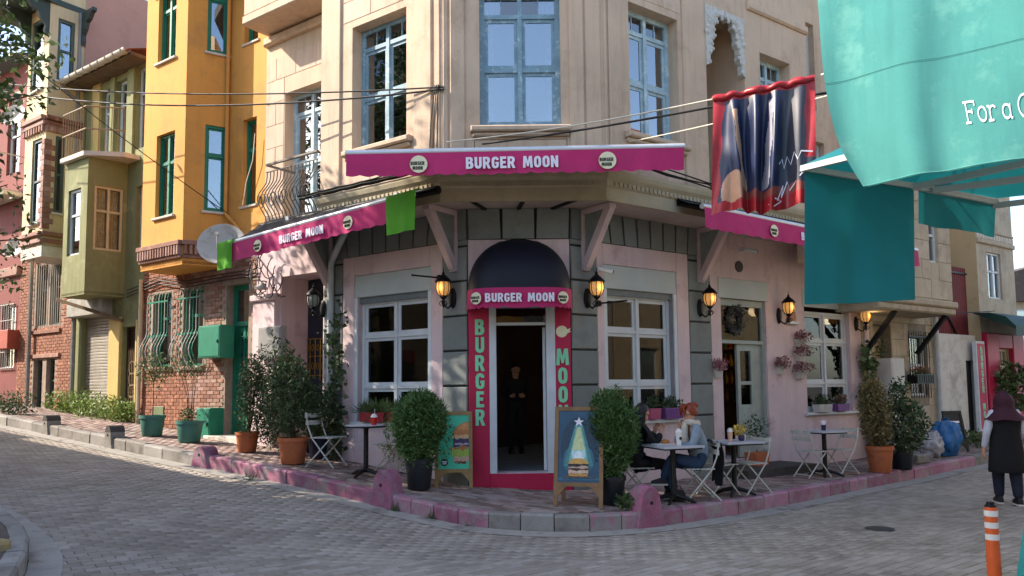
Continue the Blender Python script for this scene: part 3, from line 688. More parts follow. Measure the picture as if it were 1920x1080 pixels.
# ---- upper storeys
ZT = 10.6; hL = (LU.u(661, 52), LU.u(762, 6), 5.38, 7.38); hF = (FU.u(899, 130), FU.u(1051, 130), 5.38, 7.38); hR = (RU.u(1180, 120), RU.u(1271, 100), 5.38, 7.38)
lg0, lg1 = RU.u(1322, 60), RU.u(1395, 100); hG = (lg0, lg1, 4.6, 7.85, .9)
w2a = RU.u(1425, 130); hW2 = (w2a, w2a+.85, 5.38, 7.38)
up = [(h[0], h[1], 8.6, 10.2) for h in (hL, hF, hR)]
ob('upper_wall', wallholes(OVL, 0, ZS, ZT, [hL, up[0]], .26), M_BEI, cb, LU.M(), label='sunlit beige plaster wall')
ob('upper_wall', wallholes(0, WU, ZS, ZT, [hF, up[1]], .2), M_BEI, cb, FU.M())
ob('upper_wall', wallholes(0, URU, ZS, ZT, [hR, up[2], hG, hW2], .26), M_BEI, cb, RU.M())
mb = MB(); mb.poly([(OVL, 0, ZS), (OVL, 1.2, ZS), (OVL, 1.2, ZT), (OVL, 0, ZT)]); ob('return_wall', mb, M_BEI, cb, LU.M())
mb = MB(); mb.poly([(URU, 0, ZS), (URU, .9, ZS), (URU, .9, ZT), (URU, 0, ZT)]); ob('return_wall', mb, M_BEI, cb, RU.M())
for F, h in ((LU, hL), (FU, hF), (RU, hR), (RU, hW2)):
    y = .2 if F is not FU else .1
    fm_ = M_BLUE if F is not RU else M_BLUEW
    window(cb, F, h[0], h[1], h[2], h[3], y, fm_, G_UP, 2, (0, .43, .86, 1), .07, .038, small=2, sash=.05)
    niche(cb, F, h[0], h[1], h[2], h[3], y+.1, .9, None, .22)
    ob('sill', MB().cbox(h[0]-.13, -.12, h[2]-.09, h[1]+.13, y, h[2]-.003, .02).cbox(h[0]-.1, -.07, h[2]-.15, h[1]+.1, 0, h[2]-.09, .02), M_BEI, cb, F.M())
for F, h in ((LU, up[0]), (FU, up[1]), (RU, up[2])):
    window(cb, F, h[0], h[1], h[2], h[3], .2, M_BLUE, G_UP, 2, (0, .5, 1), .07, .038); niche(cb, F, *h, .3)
# pilaster strips at the corners
def pil(F, a, b, t=.035, z0=ZS+.43, z1=ZT): ob('pilaster_strip', MB().cbox(a, -t, z0, b, 0, z1, .012), M_BEI, cb, F.M())
pil(LU, OVL+.002, LU.u(637)); pil(LU, LU.u(778), LU.u(812)); pil(LU, LU.u(816), -.02, .02)
pil(FU, .02, FU.u(842), .02); pil(FU, FU.u(846), FU.u(874)); pil(FU, FU.u(1075), FU.u(1103)); pil(FU, FU.u(1106), WU-.02, .02)
pil(RU, .03, RU.u(1147), .02); pil(RU, RU.u(1150), RU.u(1172)); pil(RU, RU.u(1293), RU.u(1318)-.02)
ob('window_apron', MB().cbox(hF[0]-.08, -.012, 4.95, hF[1]+.08, 0, 5.2, .02), M_BEI, cb, FU.M())
# plaster coursing: every block a slab a few millimetres proud
def courses(F, a, b, z0, z1, holes, h=.34, w=.62, y=0, off=0):
    me = {}
    nr = int((z1-z0)/h)
    for r in range(nr):
        x = a-(w/2 if (r+off) % 2 else 0)
        while x < b-.05:
            x0, x1 = max(a, x)+.005, min(b, x+w)-.005; c, d = z0+r*h+.005, z0+(r+1)*h-.005
            segs = [(x0, x1)]
            for H in holes:
                if d > H[2]-.02 and c < H[3]+.02:
                    new = []
                    for p, q in segs:
                        if q <= H[0]-.02 or p >= H[1]+.02: new.append((p, q))
                        else:
                            if p < H[0]-.06: new.append((p, H[0]-.02))
                            if q > H[1]+.06: new.append((H[1]+.02, q))
                    segs = new
            for p, q in segs:
                if q-p > .06: ob('plaster_block', MB().cbox(p, y-.007, c, q, y+.002, d, .004), M_BEI2, cb, F.M())
            x += w
sillh = lambda h: (h[0]-.14, h[1]+.14, h[2]-.17, h[3])
courses(LU, LU.u(640), LU.u(776), ZS+.44, 8.2, [sillh(hL)]); courses(RU, RU.u(1173), RU.u(1292), ZS+.44, 8.2, [sillh(hR)], off=1)
# string course above the right side and setback wall beyond
zc = RU.z(1460, 15); ob('string_course', MB().cbox(lg1+.1, -.06, 8.05, URU+.02, 0, 8.2, .03), M_BEI, cb, RU.M())
hS = [(URU+.12, URU+.8, 6.9, 8.6), (URU+.1, URU+1.0, 4.9, 6.3)]
eR = RG.u(1613)+.3
ob('upper_wall', wallholes(URU+.0, eR, 3.9, ZT, hS, .2), M_BEI, cb, RU.M(0, -.35))
for h in hS: window(cb, Fr(RU.p(0, -.35), 35.5), *h, .12, M_WHITE, G_UP, 2, (0, .6, 1), .06, .035); niche(cb, Fr(RU.p(0, -.35), 35.5), *h, .22)
# loggia: back wall, carved white lambrequin arch
mb = MB(); mb.poly([(lg0-.3, .9, 4.6), (lg1+.3, .9, 4.6), (lg1+.3, .9, 7.85), (lg0-.3, .9, 7.85)]); ob('loggia_wall', mb, M_BEI, cb, RU.M())
ob('loggia_door', MB().box(lg0+.1, .84, 4.6, lg0+.9, .9, 6.75), M_BLUEW, cb, RU.M()); ob('pane', MB().box(lg0+.18, .832, 5.5, lg0+.82, .838, 6.66), G_UP, cb, RU.M())
M_LACE = mat('carved_white', 'c8c6be', .8, .12, 12, 60, bump=.6, bs=30)
def lace(sgn):
    W_, H_ = (lg1-lg0)/2, 1.0; out = [(0, 0), (W_*.98, 0)]
    cur = [(W_*.98, -.1), (W_*.86, -.16), (W_*.74, -.1), (W_*.62, -.13), (W_*.6, -.24), (W_*.46, -.28), (W_*.42, -.4), (W_*.46, -.5), (W_*.34, -.56), (W_*.3, -.66), (W_*.34, -.74), (W_*.2, -.82), (W_*.17, -.98), (0, -1.02)]
    o2 = [(x, z) for x, z in out+cur]
    if sgn < 0: o2 = [(-x, z) for x, z in o2][::-1]
    mb = MB().prism(o2, -.04, .06)
    for i, (x, z) in enumerate(cur[:-1]):       # curls and beads along the edge
        mb.T = Matrix.Translation((sgn*x*.97, -.04, z*.97)) @ Matrix.Rotation(R(90), 4, 'X'); mb.lathe([(.028, -.02), (.036, 0), (.02, .02)], 10); mb.T = None
    for t in np.linspace(.1, .9, 7):
        x = W_*.9*(1-t); z = -.08-.75*t*t; mb.T = Matrix.Translation((sgn*x*.6, -.045, z*.6-.05)) @ Matrix.Rotation(R(90), 4, 'X'); mb.lathe([(.04, -.012), (.055, 0), (.03, .012), (.012, .02)], 10); mb.T = None
    return mb
ob('loggia_lambrequin', lace(1), M_LACE, cb, RU.M(lg0, -.02, 7.84)); ob('loggia_lambrequin', lace(-1), M_LACE, cb, RU.M(lg1, -.02, 7.84))
# ---- recessed bay on the far left with two balconies
LR = Fr(LG.p(0, .06), -35.5); a0, a1 = LR.u(499, 200), OVL+.25
hB = (LR.u(533, 300), LR.u(607, 300), 4.75, LR.z(569, 163))
ob('upper_wall', wallholes(a0, a1, ZS, ZT, [hB], .26), M_BEI, cb, LR.M())
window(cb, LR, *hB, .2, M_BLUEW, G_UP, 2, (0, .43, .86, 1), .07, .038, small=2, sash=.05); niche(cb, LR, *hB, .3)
courses(LR, a0+.02, OVL-.1, ZS+.1, LR.z(540, 75), [hB], .42, .55); courses(LR, a0+.02, OVL-.1, LR.z(540, 75)+.22, 9.0, [], .42, .55)
ob('string_course', MB().cbox(a0, -.1, LR.z(540, 75), OVL-.05, 0, LR.z(540, 75)+.16, .03), M_BEI, cb, LR.M())
ob('balcony_slab', MB().cbox(a0+.1, -.62, LR.z(505, 25, .6), OVL-.02, 0, LR.z(505, 25, .6)+.16, .02), M_BEI, cb, LR.M()); zb2 = LR.z(505, 25, .6)+.16
ob('balcony_parapet', MB().cbox(a0+.12, -.6, zb2, OVL-.03, -.5, zb2+.9, .02), M_BEI, cb, LR.M())
zb = 4.5; bu0, bu1 = LR.u(497, 380, .62), OVL-.02
bs_ = ob('balcony_slab', MB().cbox(bu0, -.62, zb-.14, bu1, 0, zb, .02), M_BEI, cb, LR.M())
M_BAL = mat('balcony_iron', '6b6761', .5, .2, 20, metal=.5)
zr = LR.z(546, 297, .6)
rl = MB(); rl.bar((bu0, -.6, zr), (bu1, -.6, zr), .05, .03); rl.bar((bu0, -.6, zr), (bu0, 0, zr), .05, .028); 
rail = ob('balcony_railing', rl, M_BAL, cb, LR.M())
nb = 15
ob('lower_rail', MB().bar((bu0, -.6, zr-.13), (bu1, -.6, zr-.13), .02, .015), M_BAL, rail, LR.M()); ob('lower_rail', MB().bar((bu0, -.6, zb+.05), (bu1, -.6, zb+.05), .03, .02), M_BAL, rail, LR.M())
for i in range(nb):
    x = bu0+.02+(bu1-bu0-.04)*i/(nb-1); H = zr-.13-zb-.05
    pts = [(x, -.6-.22*math.sin(math.pi*min(1, t*1.15))**2*(1-.3*t), zb+.05+H*t) for t in np.linspace(0, 1, 10)]
    ob('baluster', MB().tube(pts, .01, 6), M_BAL, rail, LR.M())
for i in range(nb-1):
    x = bu0+.02+(bu1-bu0-.04)*(i+.5)/(nb-1)
    if i % 3 == 1:
        c = zb+.32; ob('scroll', MB().tube([(x+.12*math.cos(q)*(1-q/9), -.8, c+.17*math.sin(q)*(1-q/9)) for q in np.linspace(0, 7, 22)], .009, 5), M_BAL, rail, LR.M())
# ---- roof slab
rp = [LU.p(OVL-.1, .35), tuple(Vector((A2.x, A2.y))+nA*.35), tuple(Vector((B2.x, B2.y))+nB*.35), RU.p(eR+.2, .35), RG.p(URE, -9), LG.p(ul0, -9), LG.p(a0, .1)]
ob('roof', MB().slab([(p[0], p[1]) for p in rp], ZT, ZT+.25), mat('roof_grey', '6b625a', .9), cb, Matrix.Identity(4))
# interior floor between storeys keeps the light out
ob('storey_floor', MB().slab([(p.x, p.y) for p in (LG.p(OVL-.3, -.32), LG.p(0, -.32), RG.p(0, -.32), RG.p(URE, -.32), RG.p(URE, -8.9), LG.p(ul0, -8.9))], ZS+.1, ZS+.2), MC['ceiling'], cb, Matrix.Identity(4))
# ================================================================ NEIGHBOURS
def I4(): return Matrix.Identity(4)
def side_frame(p0, p1): d = Vector(p1)-Vector(p0); return Fr(p0, math.degrees(math.atan2(d.y, d.x))), d.length
def bricks(par, F, u0, u1, z0f, z1, holes, m1, m2, single=300, y=0, bw=.21, bh=.075, key=None):
    """courses of bricks; the nearest ones single objects, the others joined"""
    g = np.random.default_rng(5); L = []; nr = int((z1-z0f(u0 if z0f(u0) < z0f(u1) else u1))/bh)+1; zb = min(z0f(u0), z0f(u1))
    for r in range(nr):
        z = zb+r*bh; x = u0-(bw/2 if r % 2 else 0)
        while x < u1-.02:
            a, b = max(u0, x), min(u1, x+bw); cx, cz = (a+b)/2, z+bh/2; x += bw
            if z+bh > z1 or b-a < .04 or cz < z0f(cx): continue
            if any(h[0]-.02 < b and h[1]+.02 > a and h[2]-.01 < z+bh and h[3]+.01 > z for h in holes): continue
            L.append((a, b, z))
    L.sort(key=lambda q: -q[0]); me = {}
    for a, b, z in L[:single]:
        k = round(b-a, 3)
        if k not in me: me[k] = MB().cbox(0, -.012, .005, b-a-.01, .0, bh-.005, .004).mesh('brick', m1)
        ob('brick', me[k], None, par, F.M(a+.005, -y+g.normal()*.0015, z))
    mb = MB()
    for a, b, z in L[single:]: mb.cbox(a+.005, y-.012+g.normal()*.0015, z+.005, b-.005, y, z+bh-.005, .004)
    if mb.v: ob('brick_courses', mb, m2, par, F.M(), kind='stuff')
M_MORT = mat('mortar', '9c8a7c', .95, .15, 8)
M_BR1 = mat('brick_red_single', '99654d', .85, .15, 6, 60, bump=.3, bs=60, rnd=.3, stain='c08a6a', st=.3, sscale=5); M_BR2 = mat('brick_red', '92604b', .85, .2, 12, 60, bump=.3, bs=60, stain='bd8868', st=.4, sscale=9)
M_YEL = mat('plaster_yellow', 'd8994a', .85, .05, 1.2, 40, bump=.12, bs=20, stain='bd8a4c', st=.3, sscale=1.0, streak='a87a42', sk=.3)
M_GRN = mat('green_paint', '1f7a60', .5, .1, 6); M_GRND = mat('green_paint_dark', '176150', .5, .1, 6)
M_STR = mat('stone_sill', 'cfc6b8', .8, .1, 6)
wg = lambda F: (lambda u: G(*F.p(u))+KH-.1)
# ---------------- yellow house
yu0, yu1 = LG.u(268), ul0-.005
yh = thing('yellow_house', 'narrow yellow house with green windows above a red brick ground floor', 'house', TR(LG.p(yu1).to_3d()+Vector((0, 0, .8))))
gw = [(LG.u(286), LG.u(321), LG.z(300, 688), LG.z(300, 552)), (LG.u(342), LG.u(381), LG.z(360, 686), LG.z(360, 543)), (LG.u(424), LG.u(466), .72, LG.z(445, 532))]
ZB = LG.z(305, 500, .75)
ob('ground_wall', wallholes(yu0, yu1, .4, 4.75, gw, .22), M_MORT, yh, LG.M())
bricks(yh, LG, yu0, yu1, wg(LG), 4.7, gw, M_BR1, M_BR2, 300)
for h in gw[:2]:
    window(yh, LG, *h, .14, M_GRN, G_OLD, 1, (0, .68, 1), .05, .03); niche(yh, LG, *h, .24, .7)
    ob('sill', MB().cbox(h[0]-.08, -.06, h[2]-.09, h[1]+.08, .14, h[2]-.003, .01), M_BR1, yh, LG.M())
    n_ = 7; W_ = h[1]-h[0]; H_ = h[3]-h[2]
    gr = MB()
    for z in (h[3]-.18, h[2]+H_*.42): gr.bar((h[0]-.04, -.1, z), (h[1]+.04, -.1, z), .02, .035)
    gr = ob('window_grille', gr, M_GRN, yh, LG.M())
    for i in range(n_+1):
        x = h[0]-.03+(W_+.06)*i/n_
        bel = lambda t: -.1-(.15*math.sin(math.pi*min(1, (.5-t)/.5))**1.5 if t < .5 else 0)
        pts = [(x, -.02, h[3]+.02), (x, -.08, h[3]-.02)]+[(x, bel(t), h[2]-.08+(H_+.04)*t) for t in np.linspace(.95, 0, 16)]
        ob('grille_bar', MB().tube(pts, .009, 6), M_GRN if i % 2 else MC['pipe_white'], gr, LG.M())
h = gw[2]
dm = MB(); y = .16; a, b, c, d = h
zt = LG.z(445, 610)
dm.box(a, y, c, a+.1, y+.1, d); dm.box(b-.1, y, c, b, y+.1, d); dm.box(a+.1, y, zt, b-.1, y+.1, zt+.09); dm.box(a+.1, y, d-.1, b-.1, y+.1, d)
do = ob('door_frame', dm, M_GRN, yh, LG.M()); ob('transom_pane', MB().box(a+.1, y+.03, zt+.09, b-.1, y+.036, d-.1), G_OLD, do, LG.M()); niche(yh, LG, a, b, zt, d, .3, .5)
lf = MB(); lf.box(a+.1, y+.03, c, b-.1, y+.07, c+1.0); lf.box(a+.1, y+.03, zt-.12, b-.1, y+.07, zt); mid_ = (a+b)/2
for x0, x1 in ((a+.1, a+.2), (mid_-.07, mid_+.07), (b-.2, b-.1)): lf.box(x0, y+.03, c+1.0, x1, y+.07, zt-.12)
lf.box(mid_-.02, y+.015, c, mid_+.02, y+.03, zt)
lo = ob('door_leaf', lf, M_GRN, yh, LG.M()); ob('pane', MB().box(a+.12, y+.05, c+1.0, b-.12, y+.056, zt-.12), G_OLD, lo, LG.M())
for i in range(9):
    z = c+1.05+i*(zt-c-1.25)/8; ob('door_bar', MB().bar((a+.2, y+.02, z), (b-.2, y+.02, z), .014, .014), M_GRND, lo, LG.M())
ob('doorstep', MB().cbox(a-.15, -.35, .55, b+.25, .15, .86, .02), M_STR, yh, LG.M())
# bay
W_ = .75; FB = Fr(LG.p(0, W_), -35.5); b0, b1 = FB.u(269, 300), FB.u(346, 300); pj = LG.p(LG.u(430, 300)); FS, ls = side_frame(FB.p(b1), pj)
YT = 9.9; zlow = [FB.uz(292, 408)[1], FB.uz(328, 240)[1]]
f1 = (FB.u(293, 300), FB.u(327, 300), FB.z(310, 405), FB.z(310, 250)); f2 = (FB.u(297, 60), FB.u(330, 60), FB.z(312, 113), FB.z(312, 113)+f1[3]-f1[2])
s1 = (FS.u(384, 300), FS.u(424, 300), FS.z(404, 397), FS.z(404, 236)); s2 = (s1[0], s1[1], FS.z(406, 100), FS.z(406, 100)+s1[3]-s1[2])
t1 = (LG.u(456, 300), LG.u(482, 300), LG.z(468, 385), LG.z(468, 223)); t2 = (t1[0], t1[1], LG.z(470, 80), LG.z(470, 80)+t1[3]-t1[2])
ob('bay_wall', wallholes(b0, b1, ZB, YT, [f1, f2], .14), M_YEL, yh, FB.M(), label='sunlit yellow bay front')
ob('bay_wall', wallholes(0, ls, ZB, YT, [s1, s2], .08), M_YEL, yh, FS.M())
ob('upper_wall', wallholes(LG.u(430, 300)-.02, LR.u(500, 200), 4.62, YT, [t1, t2], .14), M_YEL, yh, LG.M(0, .02))
mb = MB(); mb.poly([(b0, 0, ZB), (b0, 0, YT), (b0, 1.2, YT), (b0, 1.2, ZB)]); ob('bay_wall', mb, M_YEL, yh, FB.M())
under = [tuple(FB.p(b0)), tuple(FB.p(b1)), tuple(pj), tuple(LG.p(b0, -.02))]
ob('bay_floor', MB().slab(under, ZB-.02, ZB+.05), M_YEL, yh, I4())
for F, hs in ((FB, (f1, f2)), (FS, (s1, s2)), (LG, (t1, t2))):
    for h in hs:
        yy = .08 if F is not FS else .03
        window(yh, F, *h, yy, M_GRN, G_OLD, 2 if F is FB else 1, (0, .66, 1), .05, .034, sash=.03); niche(yh, F, *h, yy+.1, .7, None, .25)
        ob('sill', MB().cbox(h[0]-.05, -.05, h[2]-.05, h[1]+.05, yy, h[2]-.003, .008), M_STR, yh, F.M())
zd0, zd1 = FB.z(305, 487), FB.z(305, 462)
for F, a_, b_ in ((FB, b0, b1), (FS, 0, ls)):
    ob('brick_band', MB().cbox(a_-.02, -.1, zd1-.05, b_+.02, 0, zd1+.04, .01).cbox(a_, -.05, zd0-.03, b_, 0, zd0+.03, .01), M_BR1, yh, F.M())
    n_ = int((b_-a_)/.09)
    for i in range(n_):
        x = a_+(b_-a_)*(i+.5)/n_; ob('brick', MB().cbox(x-.026, -.09, zd0+.03, x+.026, 0, zd1-.05, .006), M_BR1, yh, F.M())
xpipe = LG.u(432, 300)
ob('downpipe', MB().tube([(xpipe, -.09, LG.z(440, 400)), (xpipe, -.09, YT)], .035, 8).tube([(xpipe, -.09, LG.z(440, 400)), (xpipe+.12, -.09, LG.z(440, 400)-.1), (xpipe+.4, -.05, LG.z(440, 400)-.35)], .035, 8), M_YEL, yh, LG.M(), smooth=True)
ob('downpipe', MB().tube([(yu0+.04, -.08, .9), (yu0+.04, -.08, ZB)], .045, 8), mat('pipe_cream', 'c9b79a', .7, .1, 5), yh, LG.M(), smooth=True)
ob('roof', MB().slab([tuple(FB.p(b0-.1, .3)), tuple(FB.p(b1, .3)), tuple(LG.p(LR.u(500, 200), .3)), tuple(LG.p(LR.u(500, 200), -7)), tuple(LG.p(b0-.1, -7))], YT, YT+.2), M_GRN, yh, I4())
mb = MB(); p0 = LG.p(b0); p1 = LG.p(b0, -7); mb.poly([(p0.x, p0.y, .4), (p1.x, p1.y, .4), (p1.x, p1.y, YT), (p0.x, p0.y, YT)]); ob('side_wall', mb, M_YEL, yh, I4())
ob('vent_cover', MB().cbox(LG.u(293), -.03, LG.z(300, 815), LG.u(313), .02, LG.z(300, 762), .008), mat('vent_olive', '6d7a58', .6, .1), yh, LG.M())
# ---------------- green house
M_OLV = mat('plaster_green', '83845a', .85, .07, 1.1, 40, bump=.14, bs=18, stain='9a9870', st=.35, sscale=1.3, streak='5f6142', sk=.5); M_OCH = mat('plaster_ochre', 'c2a869', .85, .08, 1.3, 40, bump=.1, stain='a2a060', st=.3)
gu0, gu1 = LG.u(143), yu0-.004
gh = thing('green_house', 'small green house with a corner bay, balcony and roller shutter', 'house', TR(LG.p(gu1).to_3d()+Vector((0, 0, 1.0))))
W_ = .8; FB = Fr(LG.p(0, W_), -35.5); b0, b1 = FB.u(118, 450), FB.u(161, 450); pj = LG.p(LG.u(236, 450)); FS, ls = side_frame(FB.p(b1), pj)
zb0, zb1 = FS.z(200, 552), FS.z(200, 298)
sh = (LG.u(154), LG.u(208), .6, LG.z(180, 592)); ir = (LG.u(231), LG.u(257), .8, LG.z(245, 612))
u3 = [(LG.u(x0), LG.u(x1), LG.z(200, 300), LG.z((x0+x1)/2, y0)) for x0, x1, y0 in ((178, 196, 175), (206, 228, 155), (243, 262, 130))]
w3 = (LG.u(249), LG.u(265), LG.z(257, 460), LG.z(257, 350))
EZ = LG.z(208, 118, .45)
ob('house_wall', wallholes(gu0, gu1, .5, EZ+.1, [sh, ir, w3]+u3, .18), M_OLV, gh, LG.M())
q1 = (FB.u(127, 410), FB.u(150, 410), FB.z(140, 478), FB.z(140, 355)); q2 = (FS.u(176, 410), FS.u(230, 410), FS.z(200, 470), FS.z(200, 350))
ob('bay_wall', wallholes(b0, b1, zb0, zb1, [q1], .1), M_OLV, gh, FB.M(), label='sunlit green bay front'); ob('bay_wall', wallholes(0, ls, zb0, zb1, [q2], .06), M_OLV, gh, FS.M())
mb = MB(); mb.poly([(b0, 0, zb0), (b0, 0, zb1), (b0, 1, zb1), (b0, 1, zb0)]); ob('bay_wall', mb, M_OLV, gh, FB.M())
ob('bay_floor', MB().slab([tuple(FB.p(b0)), tuple(FB.p(b1)), tuple(pj), tuple(LG.p(b0, -.1))], zb0-.03, zb0+.04), M_OLV, gh, I4())
ob('balcony_slab', MB().slab([tuple(FB.p(b0, .12)), tuple(FB.p(b1+.02, .12)), tuple(LG.p(LG.u(236, 450)+.45, .35)), tuple(LG.p(LG.u(236, 450)+.5, 0)), tuple(LG.p(b0, -.1))], zb1-.02, zb1+.08), M_STR, gh, I4())
window(gh, FB, *q1, .05, M_WHITE, G_OLD, 1, (0, .62, 1), .05, .03); niche(gh, FB, *q1, .12, .6, None, .45); window(gh, FS, *q2, .03, mat('cream_frame', 'c9b893', .6, .1), G_SHOP, 2, (0, .62, 1), .05, .03); niche(gh, FS, *q2, .1, .5, None, .48)
window(gh, LG, *w3, .1, M_WHITE, G_OLD, 1, (0, .62, 1), .05, .03); niche(gh, LG, *w3, .2, .6)
for h in u3: window(gh, LG, *h, .1, M_WHITE, G_OLD, 1, (0, .7, 1), .05, .03); niche(gh, LG, *h, .2, .6)
for i, (x0, x1) in enumerate(((163, 177), (197, 205), (229, 242))): ob('pilaster', MB().cbox(LG.u(x0), -.05, zb1+.08, LG.u(x1), 0, EZ, .01), M_OLV if i else M_OCH, gh, LG.M())
rl = [FB.p(b0, .08), FB.p(b1, .08), LG.p(LG.u(236, 450)+.38, .3)]; zr = zb1+.08; hr = 1.0
M_RAILB = mat('rail_rust', '9b8466', .6, .2, 15)
for z in (zr+hr, zr+.5*hr): ob('balcony_rail', MB().tube([(p.x, p.y, z) for p in rl], .018, 6), M_RAILB, gh, I4())
for p, q in zip(rl[:-1], rl[1:]):
    n_ = int((q-p).length/.11)
    for i in range(n_+1): c = p+(q-p)*i/n_; ob('baluster', MB().tube([(c.x, c.y, zr), (c.x, c.y, zr+hr)], .009, 5), M_RAILB, gh, I4())
me = MB().cbox(0, -.012, .004, sh[1]-sh[0], .012, .066, .008).mesh('shutter_slat', mat('shutter_metal', 'a19a8e', .5, .12, 6, metal=.3, rnd=.1))
for i in range(int((sh[3]-.7)/.07)): ob('shutter_slat', me, None, gh, LG.M(sh[0], -.12, .72+i*.07))
ob('shutter_cover', MB().cbox(sh[0]-.25, -.25, sh[3]-.02, sh[1]+.05, .1, sh[3]+.42, .02), mat('panel_old_white', 'a7a49c', .7, .15, 4, stain='7b776c', st=.5), gh, LG.M())
mb = MB(); a, b, c, d = ir; mb.box(a, .1, c, a+.06, .16, d); mb.box(b-.06, .1, c, b, .16, d); mb.box(a+.06, .1, d-.06, b-.06, .16, d); mb.box(a+.06, .1, d-.5, b-.06, .16, d-.45)
M_DIRON = mat('door_brown_iron', '4a322b', .5, .2, 10, metal=.3); do = ob('door_frame', mb, M_DIRON, gh, LG.M()); ob('door_leaf', MB().box(a+.06, .14, c, b-.06, .17, d-.06), mat('door_maroon', '3c2622', .5, .2), gh, LG.M())
for i in range(6):
    x = a+.1+(b-a-.2)*i/5; ob('door_bar', MB().tube([(x, .09, c+.1), (x, .09, d-.5)], .009, 5), M_RAILB, do, LG.M())
for z in np.linspace(c+.4, d-.9, 5): ob('scroll', MB().tube([((a+b)/2+.14*math.cos(q), .08, z+.14*math.sin(q)) for q in np.linspace(0, 6.3, 14)], .009, 5), M_RAILB, do, LG.M())
ob('brace', MB().bar(tuple(Vector((sh[0]+.2, -.65, zb0-.02))), (sh[1]+.55, -.02, zb0-.55), .07, .07), mat('timber_old', '7d6a52', .9, .2, 8), gh, LG.M())
ob('pier', MB().cbox(sh[1]+.02, -.06, .5, ir[0]-.02, 0, LG.z(220, 595), .02).cbox(ir[1]+.02, -.05, .5, gu1-.12, 0, LG.z(262, 600), .02), M_OCH, gh, LG.M())
ob('downpipe', MB().tube([(LG.u(147), -.1, 1.0), (LG.u(147), -.1, zb0+.1)], .055, 8), mat('pipe_grey', '8f8f8a', .6, .1, 5, metal=.2), gh, LG.M(), smooth=True)
# eave with half-round gutter
ob('eave', MB().box(gu0, -.42, EZ, gu1-.02, .1, EZ+.08), mat('eave_timber', '6a5a48', .9, .2, 6), gh, LG.M())
mb = MB(); n_ = 8; pr = [(.085*math.cos(math.pi+math.pi*k_/n_), .085*math.sin(math.pi+math.pi*k_/n_)) for k_ in range(n_+1)]
mb.add([(x, -.5+p_[0], EZ+.11+p_[1]) for x in (gu0-.1, gu1-.02) for p_ in pr], [(i, i+1, n_+2+i, n_+1+i) for i in range(n_)])
gt = ob('gutter', mb, mat('gutter_zinc', 'c2bdb0', .5, .1, 5, metal=.3), gh, LG.M(), smooth=True)
for i in range(9): x = gu0+(gu1-gu0)*(i+.5)/9; ob('gutter_strap', MB().tube([(x, -.5+1.08*p_[0], EZ+.11+1.08*p_[1]) for p_ in pr], .012, 5), MC['gutter_zinc'], gt, LG.M())
ob('downpipe', MB().tube([(gu0-.05, -.5, EZ+.05), (gu0-.05, -.4, EZ-.1), (gu0-.05, -.12, EZ-.25), (gu0-.05, -.1, zb1+.1)], .045, 8), MC['pipe_grey'], gh, LG.M(), smooth=True)
mb = MB(); mb.poly([(gu0, -.5, EZ+.1), (gu1, -.5, EZ+.1), (gu1, 4, EZ+1.8), (gu0, 4, EZ+1.8)]); ob('roof', mb, mat('roof_tile', 'a5603f', .85, .2, 12, bump=.5, bs=12), gh, LG.M())
# ---------------- cream house with bracketed eaves
M_CRM = mat('plaster_cream', 'd2bf98', .85, .06, 1.2, 40, bump=.12, stain='bba684', st=.25, streak='8d8068', sk=.45); M_DGR = mat('frame_slate_green', '4b5c56', .6, .12, 6); M_PARTY = mat('party_wall_pinkish', 'b98f80', .9, .06, .8, 30, stain='a67f72', st=.2)
cu0, cu1 = LG.u(36), gu0-.004; CT = 11.6
ch = thing('cream_house', 'cream bay-windowed house with brick trim and dark carved eaves', 'house', TR(LG.p(cu1).to_3d()+Vector((0, 0, 1.2))))
cw = [(LG.u(66), LG.u(86), LG.z(80, 610), LG.z(80, 497)), (LG.u(92), LG.u(111), LG.z(100, 608), LG.z(100, 490)), (LG.u(67), LG.u(83), 1.2, LG.z(75, 675)), (LG.u(90), LG.u(106), 1.2, LG.z(98, 672))]
W_ = .8; FB = Fr(LG.p(0, W_), -35.5); b0, b1 = FB.u(46, 300), FB.u(84, 300); pj = LG.p(LG.u(152, 300)); FS, ls = side_frame(FB.p(b1), pj)
zb0 = FB.z(70, 462); zm = FB.z(70, 228)
ob('ground_wall', wallholes(cu0, cu1, .8, zb0+.1, cw, .18), M_MORT, ch, LG.M()); bricks(ch, LG, cu0, cu1, wg(LG), zb0+.05, cw, M_BR1, M_BR2, 0)
for h in cw: window(ch, LG, *h, .1, M_DGR, G_OLD, 1, (0, .6, 1), .05, .03); niche(ch, LG, *h, .2, .5)
for h in cw[:2]:
    for i in range(6): x = h[0]+(h[1]-h[0])*i/5; ob('grille_bar', MB().tube([(x, -.04, h[2]), (x, -.04, h[3])], .01, 5), mat('iron_white', 'a8a69e', .5, .1), ch, LG.M())
for z in (cw[0][2]-.18, LG.z(90, 668)): ob('brick_band', MB().cbox(LG.u(62), -.06, z-.04, LG.u(116), 0, z+.06, .01), M_BR1, ch, LG.M())
f1 = (FB.u(58, 350), FB.u(76, 350), FB.z(68, 418), FB.z(68, 262)); f2 = (FB.u(58, 120), FB.u(80, 120), FB.z(69, 170), FB.z(69, 40)); s1 = (FS.u(103, 300), FS.u(121, 300), FS.z(112, 400), FS.z(112, 256)); s2 = (FS.u(108, 90), FS.u(140, 90), FS.z(124, 155), FS.z(124, 38))
ob('bay_wall', wallholes(b0, b1, zb0, CT, [f1, f2], .1), M_CRM, ch, FB.M()); ob('bay_wall', wallholes(0, ls, zb0, CT, [s1, s2], .06), M_CRM, ch, FS.M())
